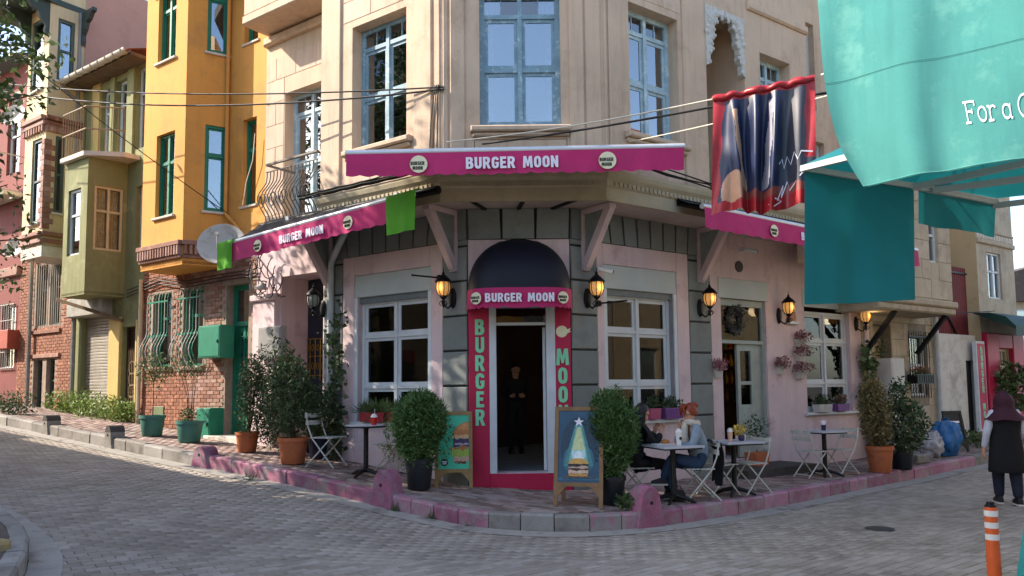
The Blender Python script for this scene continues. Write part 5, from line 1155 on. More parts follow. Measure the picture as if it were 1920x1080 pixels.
c0 = chair(put(612, 876, R(-18)), 'white folding chair between the terracotta pots and the round cafe table')
CHS = [((733, 884), R(172), 'white folding chair half hidden behind the clipped black-potted shrub'), ((1192, 936), R(8), 'white folding chair under the woman in black'),
       ((1312, 938), R(183), 'white folding chair under the red-haired woman'), ((1346, 928), R(25), 'empty white folding chair back to back with the red-haired woman'),
       ((1407, 925), R(205), 'empty white folding chair at the table with yellow flowers, facing the shop corner'), ((1523, 895), R(25), 'empty white folding chair left of the table by the tiered flower pots'), ((1577, 890), R(205), 'empty white folding chair beside the large terracotta pot')]
for (x, y), rz, lab in CHS: dup(c0, put(x, y, rz) @ Matrix.Scale(.92, 4), lab)
M_TT = mat('table_top', 'b9bcc4', .35, .06, 5); M_TB = mat('table_iron', '22211f', .5, .15, 10, metal=.4)
def table(px, py, label, r=.31, square=False, h=.745):
    t = thing('cafe_table', label, 'table', put(px, py, R(20)))
    if square: ob('table_top', MB().box(-r, -r, h-.025, r, r, h), M_TT, t); ob('rim', MB().box(-r+.02, -r+.02, h-.045, r-.02, r-.02, h-.026), M_TB, t)
    else: ob('table_top', MB().lathe([(r-.004, h-.012), (r, h-.006), (r-.004, h)], 32), M_TT, t, smooth=True); ob('rim', MB().lathe([(r-.01, h-.035), (r+.004, h-.03), (r+.004, h-.013)], 32), M_TB, t, smooth=True)
    ob('column', MB().lathe([(.045, .06), (.036, .1), (.036, h-.06), (.07, h-.036)], 14), M_TB, t, smooth=True)
    for k in range(4):
        q = math.pi/4+math.pi/2*k; c, s = math.cos(q), math.sin(q); ob('foot', MB().tube([(.03*c, .03*s, .09), (.16*c, .16*s, .06), (.25*c, .25*s, .02), (.28*c, .28*s, .012)], [.03, .026, .02, .012], 7), M_TB, t, smooth=True)
    return t
T1 = table(686, 893, 'round white-topped cafe table below the left shop window'); T2 = table(1264, 942, 'cafe table between the two seated women', .29, True, .73); T3 = table(1378, 928, 'cafe table with yellow flowers near the grey street door', .3, True, .73); T4 = table(1548, 893, 'small empty cafe table by the tiered flower pots', .27, True, .74)
def on(t, x, y, h): return WM[t] @ Matrix.Translation((x, y, h))
def cup(M, label, body, lid, h=.13, r=.037, straw=None):
    t = thing('cup', label, 'cup', M); ob('cup_body', MB().lathe([(r*.75, 0), (r, h)], 16), body, t, smooth=True); ob('lid', MB().lathe([(r*1.06, h), (r*1.06, h+.012), (r*.9, h+.022), (r*.5, h+.05)], 16), lid, t, smooth=True)
    if straw: ob('straw', MB().tube([(0, 0, h), (.01, 0, h+.12)], .004, 6), straw, t)
    return t
M_CUPR = mat('cup_red', 'c02420', .4, .04); M_CUPW = mat('cup_white', 'dcdad6', .5, .03)
cup(on(T1, .1, -.1, .746), 'red cup with white lid on the round cafe table', M_CUPR, M_CUPW, .11, .05, M_CUPW)
tc = cup(on(T2, .02, -.12, .732), 'tall white paper cup between the seated women', M_CUPW, M_CUPW, .16, .042); ob('print', disc(.02, -.0425, -.041), M_INK, tc, WM[tc] @ Matrix.Translation((0, 0, .09)))
cup(on(T3, -.12, -.1, .732), 'white cup with orange print on the flower table', mat('cup_peach', 'd8a890', .5), M_CUPW, .13, .036)
vz = thing('flower_vase', 'small dark vase of yellow flowers on the cafe table', 'vase', on(T3, .1, -.05, .732)); ob('vase', MB().lathe([(.03, 0), (.045, .03), (.045, .07), (.03, .09)], 14), mat('vase_purple', '3a2a4a', .4), vz, smooth=True)
ob('flowers', leafmesh('flowers', [leaves(cloud(160, (-.03, 0, .15), (.07, .07, .06), 3), .035, 3, .8)], mat('flower_yellow', 'd9b62e', .6, .1, attr=.3)), None, vz, kind='stuff')
nd = thing('napkin_box', 'white napkin holder on the flower table', 'napkin holder', on(T3, .2, .1, .732)); ob('box', MB().cbox(-.06, -.04, 0, .06, .04, .06, .008), M_CUPW, nd); ob('napkin', MB().box(-.045, -.03, .06, .045, .03, .075), M_WLET, nd)
nd = thing('napkin_glass', 'dark glass holding white napkins on the small empty table', 'napkin holder', on(T4, 0, 0, .742)); ob('glass', MB().lathe([(.035, 0), (.042, .09)], 14), mat('glass_navy', '23284a', .3), nd, smooth=True); ob('napkin', MB().prism([(-.03, .08), (.03, .08), (.05, .16), (.015, .13), (-.01, .17), (-.045, .14)], -.01, .01), M_WLET, nd)
tr_ = thing('food_tray', 'flat paper tray of food on the women\'s table', 'tray', on(T2, -.08, .1, .732)); ob('tray', MB().box(-.13, -.09, 0, .13, .09, .012), M_CUPW, tr_); ob('burger', MB().lathe([(.05, .012), (.055, .03), (.05, .05), (.03, .065), (.005, .07)], 14, (.03, 0, 0)), mat('bun', 'b9783c', .6, .15), tr_, smooth=True)

# ================================================================ POTS AND SHRUBS
M_TERR = mat('terracotta', 'b5673f', .8, .1, 4, 40, stain='8e5236', st=.3, sscale=4); M_PBLK = mat('pot_black', '1d2227', .5, .12, 6); M_PGRN = mat('pot_green', '3f7468', .6, .1, 5); M_PNAV = mat('pot_navy', '232c45', .5, .12, 5)
def pot(t, r, h, m, ratio=.72):
    ob('pot', MB().lathe([(r*ratio, 0), (r*ratio+.01, .01), (r*.95, h*.84), (r*.95, h*.845), (r*1.04, h*.85), (r*1.04, h), (r*.92, h), (r*.9, h-.05)], 24), m, t, smooth=True)
    ob('soil', MB().lathe([(.001, h-.05), (r*.91, h-.06)], 20, cap=False), SOIL, t)
def stems(t, P, r=.012, m=BARK): 
    for p in P: ob('stem', MB().tube(p, [r*(1-.6*i/(len(p)-1)) for i in range(len(p))], 6), m, t, smooth=True)
def shrub(px, py, label, r, h, pm, crown, leafm, size, thin=.45, seed=1, upward=.3, nst=5, group=None):
    """crown: list of (cx,cy,cz,rx,ry,rz,n,shell,lump)"""
    t = thing('potted_shrub', label, 'potted plant', put(px, py, 0), group); pot(t, r, h, pm)
    parts = []
    for k, c in enumerate(crown): parts.append(leaves(cloud(c[6], c[:3], c[3:6], seed*17+k, c[7], c[8]), size, seed*31+k, thin, upward))
    ob('foliage', leafmesh('foliage', parts, leafm), None, t)
    g = random.Random(seed); cc = crown[0]
    stems(t, [[(g.uniform(-.04, .04), g.uniform(-.04, .04), h-.06), (g.uniform(-.06, .06)+cc[0]*.5, g.uniform(-.06, .06), h+(cc[2]-h)*.5), (cc[0]+g.uniform(-.6, .6)*cc[3], cc[1]+g.uniform(-.6, .6)*cc[4], cc[2]+g.uniform(0, .5)*cc[5])] for _ in range(nst)], .014)
    return t
shrub(786, 917, 'ball-clipped feathery evergreen in a black pot beside the mint burger board', .2, .42, M_PBLK, [(0, 0, .9, .36, .34, .4, 11000, .45, .35), (0, 0, .92, .4, .38, .43, 1000, .85, .5), (0, 0, .6, .24, .23, .32, 2200, .4, .4)], THUJA, .075, .2, 1, .5, 7)
shrub(1149, 946, 'upright feathery evergreen in a dark pot beside the dark burger board', .17, .36, M_PBLK, [(0, 0, .93, .24, .24, .4, 9500, .45, .35), (.0, 0, .97, .26, .26, .42, 800, .85, .5), (0, 0, .58, .2, .2, .34, 2300, .4, .4)], THUJA, .075, .18, 2, .8, 6)
shrub(463, 847, 'tall dark shrub in a terracotta pot next to the green door', .19, .33, M_TERR, [(.1, 0, .95, .27, .24, .62, 3000, .2, .4), (.22, .05, 1.3, .16, .14, .5, 500, .2, .4), (.45, .15, .5, .3, .22, .5, 1700, .2, .4)], LEAFD, .062, .36, 3, .6, 7)
shrub(549, 869, 'tall bushy shrub in a terracotta pot beside the white folding chair', .23, .4, M_TERR, [(-.05, 0, 1.05, .4, .34, .6, 5200, .2, .4), (-.12, 0, 1.5, .14, .13, .42, 500, .2, .5), (-.36, .1, 1.5, .1, .1, .5, 300, .2, .5), (.3, .1, .8, .25, .22, .4, 800, .3, .4)], LEAFD, .062, .36, 4, .6, 8)
shrub(596, 860, 'low leafy plant in a navy pot behind the folding chair', .16, .34, M_PNAV, [(.05, 0, .62, .3, .22, .32, 800, .3, .4)], LEAF, .07, .5, 5)
t = shrub(285, 817, 'young thin tree in a green tub under the first grilled window', .225, .38, M_PGRN, [(0, 0, 1.2, .3, .28, .34, 420, .2, .5)], LEAF, .06, .45, 6, nst=0); stems(t, [[(0, 0, .3), (.01, 0, .7), (0, 0, 1.0)], [(0, 0, 1.0), (.15, 0, 1.3)], [(0, 0, 1.0), (-.16, .02, 1.35)], [(0, 0, .95), (.02, .1, 1.4)]], .012)
t = shrub(355, 829, 'half bare plant in a green tub next to the green cabinet', .235, .38, M_PGRN, [(-.02, 0, .48, .12, .12, .1, 160, .2, .4), (-.05, 0, 1.3, .32, .2, .2, 160, .2, .6)], LEAF, .06, .45, 7, nst=0); stems(t, [[(.02*k, 0, .3), (.03*k, .01, .8), (.09*k-.05, .02, 1.35)] for k in (-2, -1, 1, 2)], .009)
shrub(1651, 885, 'yellowing bush in a large terracotta pot at the pink kerb', .22, .44, M_TERR, [(-.05, 0, .95, .26, .26, .5, 1900, .3, .35), (-.1, 0, 1.35, .18, .18, .25, 500, .3, .4)], LEAFY, .07, .4, 8, .5, 7)
shrub(1692, 880, 'dark green bush in a black tub next to the yellowing bush', .2, .34, M_PBLK, [(.05, .05, .75, .42, .35, .5, 2300, .3, .35), (.05, .1, 1.3, .15, .15, .3, 300, .2, .5)], LEAFD, .08, .45, 9, .5, 7)
# pot inside the street door
t = thing('potted_shrub', 'small tree in a terracotta trough standing in the grey street doorway', 'potted plant', RG.M(RG.u(1418, 820, .3), .3, .335)); ob('pot', MB().prism([(-.15, 0), (.15, 0), (.19, .22), (-.19, .22)], -.12, .12), M_TERR, t); ob('foliage', leafmesh('foliage', [leaves(cloud(260, (0, 0, .6), (.2, .16, .18), 5, .2, .5), .06, 5, .4)], LEAFD), None, t); stems(t, [[(0, 0, .2), (.01, 0, .4), (0, 0, .62)]], .01)
# window boxes
def winbox(M, L_, label, bm, leafm, flm=None, h=.15, d=.16, grass=False, seed=1, ribs=0):
    t = thing('window_box', label, 'planter', M); ob('box', MB().prism([(-L_/2+.02, 0), (L_/2-.02, 0), (L_/2, h), (-L_/2, h)], -d/2, d/2), bm, t)
    g = np.random.default_rng(seed)
    for i in range(ribs): x = -L_/2+.04+(L_-.08)*i/(ribs-1); ob('rib', MB().box(x-.008, -d/2-.008, .02, x+.008, -d/2, h-.02), bm, t)
    if grass:
        P_ = np.c_[g.uniform(-L_/2, L_/2, 500), g.uniform(-d/2, d/2, 500), np.full(500, h)]; ob('foliage', leafmesh('foliage', [leaves(P_, .2, seed, .06, 1.2)], leafm), None, t)
    else: ob('foliage', leafmesh('foliage', [leaves(cloud(300, (0, 0, h+.06), (L_*.5, d*.5, .1), seed, .1, .4), .05, seed, .5)], leafm), None, t)
    if flm: ob('flowers', leafmesh('flowers', [leaves(cloud(140, (0, -.02, h+.09), (L_*.5, d*.55, .09), seed+5, .3, .4), .035, seed, .8)], flm), None, t, kind='stuff')
    return t
M_BRED = mat('box_red_planter', '9a2a35', .6, .1); M_BPUR = mat('box_purple', '7a4a86', .6, .1); M_BPNK = mat('box_rose', 'a8486a', .6, .1); M_BWHT = mat('box_white', 'c2beb6', .6, .08)
M_FROSE = mat('flower_rose', 'a85a68', .7, .1, attr=.35); M_FDRY = mat('flower_dried', '8a4a4a', .7, .1, attr=.4); M_FRED = mat('flower_red', 'b03038', .7, .1, attr=.3)
winbox(LG.M((wl[0]+wl[1])/2-.28, .1, 1.175), .55, 'red window box of grassy spider plants behind the round table', M_BRED, LEAF, None, grass=True, seed=2); winbox(LG.M((wl[0]+wl[1])/2+.34, .1, 1.175), .55, 'red window box of grassy spider plants behind the clipped shrub', M_BRED, LEAF, None, grass=True, seed=3)
winbox(RG.M(RG.u(1212), .08, 1.175), .24, 'rose planter on the sill behind the woman in black', M_BPNK, LEAFD, None, .17, seed=4); winbox(RG.M(RG.u(1247), .08, 1.175), .42, 'ribbed purple planter on the sill behind the red-haired woman', M_BPUR, LEAFD, None, .17, seed=5, ribs=9)
winbox(RG.M(RG.u(1530), .06, 1.172), .42, 'white planter on the sill under the teal curtain', M_BWHT, LEAFD, None, .14, seed=6, ribs=7); winbox(RG.M(RG.u(1563), .06, 1.172), .4, 'purple planter beside the white one on the far window sill', M_BPUR, LEAFD, M_FROSE, .14, seed=7)
def wallpot(px, py, label, fm, w=.24, seed=1):
    u0, z0 = RG.uz(px, py); t = thing('wall_pot', label, 'wall pot', RG.M(u0, .002, z0-.1)); n_ = 12; V = []
    for r, z in ((w*.28, 0), (w*.38, .1), (w*.5, .16)): V += [(r*math.cos(math.pi+math.pi*k/n_), r*.9*math.sin(math.pi+math.pi*k/n_), z) for k in range(n_+1)]
    mb = MB().add(V, [(j*(n_+1)+i, j*(n_+1)+i+1, (j+1)*(n_+1)+i+1, (j+1)*(n_+1)+i) for j in range(2) for i in range(n_)]+[tuple(range(n_, -1, -1))]); ob('pot', mb, M_BWHT, t, smooth=True)
    ob('flowers', leafmesh('flowers', [leaves(cloud(330, (0, -w*.25, .21), (w*.55, w*.4, .1), seed, .2, .5), .045, seed, .6)], fm), None, t, kind='stuff'); return t
wallpot(1343, 697, 'white wall pot of rose flowers between stone pier and street door', M_FROSE, .26, 1); wallpot(1460, 692, 'white wall pot of dried rose flowers right of the street door', M_FDRY, .26, 2)
for py, lab, k in ((642, 'topmost of the tiered white wall pots with dark sprigs', 3), (668, 'middle one of the tiered white wall pots', 4), (700, 'lowest and widest of the tiered white wall pots', 5)): wallpot(1497, py, lab, M_FDRY, .34 if k < 5 else .42, k)
t = thing('menu_plate', 'small pale plaque on a white shelf under the lantern', 'plaque', RG.M(RG.u(1482, 605), .01, RG.z(1482, 605))); ob('plate', MB().box(-.12, -.03, .02, .12, 0, .2), mat('plaque_copper', 'a9765c', .6, .1), t); ob('shelf', MB().box(-.16, -.07, -.03, .16, 0, .018), M_WHITE, t)
wu, wz_ = RG.uz(1378, 600, -.06); t = thing('door_wreath', 'dark evergreen wreath hanging in the street door transom', 'wreath', RG.M(wu, -.06, wz_))
g = np.random.default_rng(9); q = g.uniform(0, 2*math.pi, 900); rr = .21+g.normal(size=900)*.03; ob('twigs', leafmesh('twigs', [leaves(np.c_[rr*np.cos(q)*.8, g.normal(size=900)*.025, rr*np.sin(q)], .07, 9, .3)], mat('leaf_blackish', '1f2620', .7, .1, attr=.4)), None, t); ob('ring', MB().tube([(.17*math.cos(k), 0, .21*math.sin(k)) for k in np.linspace(0, 6.29, 24)], .02, 6), BARK, t)
# ivy
def ivy(F, pts, label, leafm, n, size, spread, w=.06, seed=1):
    P_ = [F.uz(x, y, w) for x, y in pts]; t = thing('climbing_plant', label, 'climber', F.M(P_[-1][0], w, P_[-1][1])); M = F.M()
    ob('stem', MB().tube([(u_, -w, z_) for u_, z_ in P_], .012, 6), BARK, t, M)
    g = np.random.default_rng(seed); k = g.uniform(0, len(P_)-1.001, n); i = k.astype(int); f_ = (k-i)[:, None]; Q = np.array([(u_, -w, z_) for u_, z_ in P_]); X = Q[i]*(1-f_)+Q[i+1]*f_+g.normal(size=(n, 3))*np.array([spread, .04, spread])-np.array([0, .05, 0])
    X[:, 1] = np.minimum(X[:, 1], -.03)
    ob('foliage', leafmesh('foliage', [leaves(X, size, seed, .8, -.2)], leafm), None, t, M); return t
ivy(LG, [(640, 590), (625, 650), (640, 700), (618, 750), (640, 800), (630, 858)], 'straggly ivy climbing the white downpipe', LEAFD, 420, .085, .09, .18, 3)
ivy(RG, [(1616, 655), (1628, 690), (1620, 740), (1632, 790), (1640, 850)], 'leafy green climber on the pink wall end below the lantern', LEAF, 420, .12, .1, .12, 4)
# stone house: flower box and niche pots
u0, z0 = RG.uz(1727, 715, .2); winbox(RG.M(u0, .2, z0-.05), .75, 'iron flower box with red blooms on the stone house window', M_IRON, LEAF, M_FRED, .2, .2, seed=12, ribs=8)
u0 = (sn[0]+sn[1])/2; t = thing('niche_pot', 'white pot with a trailing plant in the stone wall niche', 'potted plant', RG.M(u0, -.04, 1.9)); ob('pot', MB().lathe([(.08, 0), (.12, .3), (.13, .32)], 16), M_BWHT, t, smooth=True); ob('foliage', leafmesh('foliage', [leaves(cloud(160, (0, 0, .5), (.12, .1, .22), 4, .2, .5), .06, 4)], LEAF), None, t)
t = thing('meter_cabinet', 'white box cabinet standing under the stone wall niche', 'cabinet', RG.M(RG.u(1652, 650), .18, .2)); ob('body', MB().cbox(-.26, -.16, 0, .26, .16, RG.z(1652, 672, .18)-.2, .015), M_BWHT, t); ob('cabinet_door', MB().box(-.22, -.168, .1, .22, -.16, RG.z(1652, 672, .18)-.28), M_BWHT, t)
# weeds along the green house and kerb
def weeds(name, P, size, n, label, m=LEAF, spread=(.3, .2, .2), seed=1, up=.6):
    parts = []
    for k, p in enumerate(P): parts.append(leaves(cloud(n, (p[0], p[1], p[2]+spread[2]*.7), spread, seed+k, .1, .5), size, seed+k, .4, up))
    return ob(name, leafmesh(name, parts, m), None, None, label=label, cat='weeds', kind='stuff')
weeds('weeds', [tuple(LG.p(LG.u(x), .2))+(G(*LG.p(LG.u(x), .2))+KH,) for x in (135, 150, 165, 185, 205, 225, 243, 255)], .09, 260, 'pale green weeds sprouting along the green house wall', mat('leaf_weed', '7f9a45', .6, .1, attr=.45, sub=.25), (.34, .18, .26))
weeds('weeds', [tuple(walk(x, y)) for x, y in ((20, 775), (5, 770), (38, 776))], .08, 200, 'dark green weeds at the red house base', LEAFD, (.3, .2, .25), 30)
def gp(x, y): return tuple(ground_at(x, y))
for (x, y, n_, lab) in ((470, 900, 70, 'small grass tuft growing in the gutter below the terracotta pots'), (742, 960, 60, 'small grass tuft at the pink kerb mound'), (812, 975, 60, 'grass tuft between the painted kerb stones'), (887, 988, 50, 'grass tuft in the kerb joint where the pink paint ends'), (1098, 985, 60, 'grass tuft in the grey kerb below the dark burger board')):
    ob('grass_tuft', leafmesh('grass_tuft', [leaves(cloud(n_, gp(x, y), (.09, .05, .07), n_, .0, .3), .09, n_, .12, 1.2)], LEAF), None, None, label=lab, cat='grass tuft')
weeds('weeds', [tuple(walk(1175, 952)), tuple(walk(1190, 956))], .07, 160, 'grass growing beside the dark evergreen pot', LEAF, (.14, .08, .09), 50, 1.2)
weeds('weeds', [tuple(walk(1830, 838)), tuple(walk(1815, 832))], .1, 160, 'weeds by the white yard wall', LEAF, (.3, .2, .16), 60)
weeds('weeds', [tuple(FF.p(FF.u(1870, 760), .5))+(1.2,)], .16, 700, 'pale bush in front of the red shop window', LEAF, (.5, .35, .6), 70)
# ================================================================ BOARDS
M_OAK = mat('board_wood', '8a6a48', .7, .15, 8, 60, bump=.1)
def aboard(M, W_, H_, label, face_m, prints, wood=M_OAK, tilt=11):
    t = thing('sandwich_board', label, 'sandwich board', M); Rt = Matrix.Rotation(R(-tilt), 4, 'X'); MF = M @ Rt; b = .05
    for s in (-1, 1): ob('stile', MB().box(s*(W_/2-b/2)-b/2, -.015, 0, s*(W_/2-b/2)+b/2, .015, H_), wood, t, MF)
    for z0, z1 in ((H_-b, H_), (H_*.2, H_*.2+b)): ob('rail', MB().box(-W_/2+b, -.015, z0, W_/2-b, .015, z1), wood, t, MF)
    for s in (-1, 1): ob('gusset', MB().prism([(s*(W_/2-b), H_*.2), (s*(W_/2-b-.12), H_*.2), (s*(W_/2-b-.08), H_*.2-.03), (s*(W_/2-b-.02), H_*.2-.1), (s*(W_/2-b), H_*.2-.13)], -.01, .01), wood, t, MF)
    pn = ob('poster', MB().box(-W_/2+b, -.004, H_*.2+b, W_/2-b, .008, H_-b), face_m, t, MF)
    for k, (pts, m) in enumerate(prints): ob('print', MB().prism(pts, -.006-.0008*k, -.004), m, pn, MF)
    MBk = M @ Matrix.Translation((0, 2*H_*math.sin(R(tilt))*.98, 0)) @ Matrix.Rotation(R(tilt), 4, 'X')
    for s in (-1, 1): ob('rear_leg', MB().box(s*(W_/2-b)-b/2, -.012, 0, s*(W_/2-b)+b/2, .012, H_*.97), wood, t, MBk)
    ob('rear_rail', MB().box(-W_/2+b, -.012, H_*.35, W_/2-b, .012, H_*.35+b), wood, t, MBk)
    return t
def ell(cx, cz, rx, rz, a0=0, a1=360, n=20): return [(cx+rx*math.cos(R(a0+(a1-a0)*i/n)), cz+rz*math.sin(R(a0+(a1-a0)*i/n))) for i in range(n+(0 if a1-a0 == 360 else 1))]
pm = lambda nm, c: mat('print_'+nm, c, .5, .12, 25, 120)
def jag(x0, x1, z0, z1, n, amp, seed):
    g = random.Random(seed); return [(x0+(x1-x0)*i/n, z1+g.uniform(-amp, amp)) for i in range(n+1)]+[(x1-(x1-x0)*i/n, z0+g.uniform(-amp, amp)) for i in range(n+1)]
W1, H1 = .53, 1.08; x1_ = W1/2-.052
b1s = [(ell(x1_, .73, .22, .2, 90, 180)+[(x1_, .73)], pm('bun', 'c58148')), (ell(x1_, .82, .15, .1, 90, 180)+[(x1_, .82)], pm('bunlight', 'd99a5c')), (jag(x1_-.23, x1_, .69, .745, 8, .008, 1), pm('buncut', 'e3b583')), (jag(x1_-.22, x1_, .58, .69, 10, .015, 2), pm('cabbage', '4a3a5e')), (jag(x1_-.2, x1_, .6, .63, 9, .012, 3), pm('onion', 'b7a9b8')),
       (jag(x1_-.26, x1_-.02, .52, .58, 9, .02, 4), pm('patty', 'b9713a')), (jag(x1_-.24, x1_, .44, .53, 10, .02, 5), pm('lettuce', '9db84a')), (jag(x1_-.21, x1_, .37, .44, 9, .012, 6), pm('tomato', 'c9a58c')), (jag(x1_-.2, x1_-.04, .345, .375, 8, .01, 7), pm('crust', '6a2a22')),
       (ell(-.13, .36, .052, .052), pm('badge', '14402f')), ([(-.165, .36), (-.095, .36), (-.095, .375), (-.165, .375)], M_WLET), ([(-.155, .335), (-.105, .335), (-.105, .348), (-.155, .348)], M_WLET),
       ([(-.2, .93), (-.12, .87), (-.1, .885), (-.18, .945)], pm('chili', '7a2a20')), ([(-.13, .9), (-.08, .86), (-.07, .87), (-.11, .91)], pm('chilip', 'd9a59a'))]+[(ell(a, b, .008, .008, n=8), pm('sparkle', 'bff0dc')) for a, b in ((0, .9), (-.1, .78), (-.18, .5), (.05, .35), (-.02, .55))]
p = walk(852, 914); aboard(TR((p.x, p.y-.1, p.z), R(4)), W1, H1, 'wooden sandwich board with a burger on a mint green poster', mat('poster_mint', '45c09a', .5, .06, 5), b1s, mat('board_wood_light', '9a7d50', .7, .15, 8))
W2_, H2_ = .62, 1.25
b2s = [(ell(0, .74, .23, .38), pm('sky', '2c4254')), (jag(-.26, .26, .33, .36, 10, .004, 1), pm('edge', '3f6f88')), (ell(0, .58, .2, .2), pm('halo1', '3a6e80')), ([(-.19, .5), (-.05, 1.02), (.05, 1.02), (.19, .5)], pm('beam1', '4d8a8e')), ([(-.13, .52), (-.035, 1.0), (.035, 1.0), (.13, .52)], pm('beam2', '86b9a8')), (ell(0, .66, .09, .12), pm('beam3', 'b9dfe0')), (ell(0, .62, .06, .07), pm('beam4', 'e2f2f2')), ([(-.08, .7), (-.02, .98), (.02, .98), (.08, .7)], pm('beam5', 'cfd8a0')),
       ([(0, 1.12), (.017, 1.075), (.065, 1.075), (.027, 1.048), (.042, 1.0), (0, 1.03), (-.042, 1.0), (-.027, 1.048), (-.065, 1.075), (-.017, 1.075)], M_WLET),
       (ell(0, .53, .125, .07, 0, 180), pm('bun2', 'd7a558')), (jag(-.13, .13, .5, .53, 9, .006, 3), pm('patty2', '3c2a24')), (jag(-.125, .125, .465, .5, 9, .012, 4), pm('fill2', 'c9a892')), (jag(-.13, .13, .45, .47, 9, .008, 5), pm('patty3', '4a3228')), (jag(-.125, .125, .41, .45, 9, .012, 6), pm('fill3', 'd8b9a0')), (jag(-.12, .12, .375, .41, 8, .005, 7), pm('bun3', 'c8944c')), (jag(-.2, .2, .355, .375, 8, .004, 8), pm('plate', '5c544e'))]
p = walk(1083, 950); aboard(TR((p.x, p.y-.05, p.z), R(-14)), W2_, H2_, 'wooden sandwich board with a glowing burger tree on a dark poster', mat('poster_slate', '33566e', .5, .12, 6), b2s)
# board edge leaning at the right border of the view
aboard(TR((3.97, 5.86, 0), R(-78)), .6, 1.0, 'teal framed sandwich board near the orange bollard', mat('poster_cream', 'd9d2c2', .6, .05), [(ell(-.1, .55, .12, .15), pm('orange', 'd9772a'))], mat('board_teal', '2fa39c', .5, .08), 14)
# black leaning sign by the bags
p = walk(1800, 848); t = aboard(TR((p.x, p.y, p.z), R(18)), .5, .85, 'black chalk sandwich board beside the blue rubbish bag', mat('poster_black', '17181b', .6, .1), [([(-.15, .6), (.15, .6), (.15, .64), (-.15, .64)], M_WLET), ([(-.12, .52), (.1, .52), (.1, .55), (-.12, .55)], M_WLET), ([(-.15, .4), (.12, .4), (.12, .42), (-.15, .42)], M_WLET)], M_BLACKP)
# ================================================================ KERB MOUNDS, BOLLARD, BAGS
def mound(px, py, label, m, w=.42, h=.46, cap=None):
    q = ground_at(px, py); i = int(np.argmin(((K-np.array([q.x, q.y]))**2).sum(1))); tg = K[i+1]-K[i-1]; ang = math.atan2(tg[1], tg[0]); nn = normals(K)[i]; c = K[i]+nn*.09
    t = thing('kerb_mound', label, 'kerb mound', TR((c[0], c[1], G(*K[i])), ang)); pts = [(-w/2, 0), (w/2, 0), (w/2-.03, h*.3), (w*.36, h*.5)]+ell(0, h*.66, w*.33, h*.34, 10, 170, 14)+[(-w*.36, h*.5), (-w/2+.03, h*.3)]
    mb = MB(); n_ = len(pts); V = [(x*k, y, z*(1-(1-k)*.5)) for y, k in ((-.13, .93), (-.1, 1), (.1, 1), (.13, .93)) for x, z in pts]
    mb.add(V, [tuple(range(n_)), tuple(range(4*n_-1, 3*n_-1, -1))]+[(r*n_+i_, (r+1)*n_+i_, (r+1)*n_+(i_+1) % n_, r*n_+(i_+1) % n_) for r in range(3) for i_ in range(n_)]); ob('body', mb, m, t, smooth=True)
    mb = MB(); mb.T = Matrix.Translation((.0, -.131, h*.6)) @ Matrix.Rotation(R(90), 4, 'X'); mb.lathe([(.022, 0), (.022, .006)], 10); ob('hole', mb, M_BLACKP, t)
    if cap: ob('cap', MB().prism(ell(0, h*.66, w*.335, h*.36, 10, 170, 14), -.132, .132), cap, t)
M_MND = mat('mound_pink', '9c6078', .85, .18, 4, 40, bump=.5, bs=25, stain='857078', st=.6, sscale=5)
mound(716, 950, 'pink painted concrete kerb mound in front of the round cafe table', M_MND, .44, .5); mound(1221, 992, 'pink painted concrete kerb mound in front of the woman in black', M_MND, .42, .5); mound(376, 878, 'low pink kerb mound where the pink paint begins', M_MND, .42, .34)
M_DCAP = mat('mound_dark_cap', '4a4643', .8, .15); mound(197, 842, 'grey concrete kerb mound with a dark cap in front of the green house', M_KERB, .3, .4, M_DCAP); mound(80, 815, 'grey concrete kerb mound with a dark cap in front of the cream house', M_KERB, .3, .38, M_DCAP)
bx, by = 3.715, 6.08; t = thing('traffic_bollard', 'orange flexible bollard with three white bands', 'bollard', TR((bx, by, 0)))
M_ORG = mat('bollard_orange', 'cf5a24', .5, .08, 6); M_BND = mat('bollard_band', 'd8d6d0', .45, .05, 8)
ob('base', MB().lathe([(.11, 0), (.11, .02), (.07, .05), (.052, .08)], 20), M_ORG, t, smooth=True)
prof = [(.052, .08)]+[(.052-(.004 if k % 2 else 0), .1+.02*k) for k in range(14)]+[(.048, .4), (.044, .72)]; ob('post', MB().lathe(prof, 20), M_ORG, t, smooth=True)
for z in (.47, .56, .65): ob('band', MB().lathe([(.0485, z), (.0485, z+.045)], 20, cap=False), M_BND, t, smooth=True)
ob('cap', MB().lathe([(.044, .72), (.04, .735), (.03, .74), (.028, .76)], 18), M_IRON, t, smooth=True)
def bag(px, py, label, m, rx, ry, rz, seed):
    p = walk(px, py); t = MB(); n, mm = 44, 30; g = random.Random(seed); ks = [(g.uniform(-1, 1)*11, g.uniform(-1, 1)*11, g.uniform(-1, 1)*11, g.uniform(0, 6)) for _ in range(10)]
    V = []
    for i in range(mm+1):
        a = math.pi*i/mm
        for k in range(n):
            b = 2*math.pi*k/n; d = Vector((math.sin(a)*math.cos(b), math.sin(a)*math.sin(b), -math.cos(a))); q = 1+.09*sum(math.sin(d.x*x+d.y*y+d.z*z+c) for x, y, z, c in ks)*.5
            V.append((d.x*rx*q, d.y*ry*q, max(0, rz*.92+d.z*rz*q)))
    t.add(V, [(i*n+k, i*n+(k+1) % n, (i+1)*n+(k+1) % n, (i+1)*n+k) for i in range(mm) for k in range(n)])
    r = thing('rubbish_bag', label, 'bag', TR(p)); ob('sack', t, m, r, smooth=True); ob('knot', MB().lathe([(.05, rz*1.8), (.025, rz*1.95), (.07, rz*2.08)], 9), m, r)
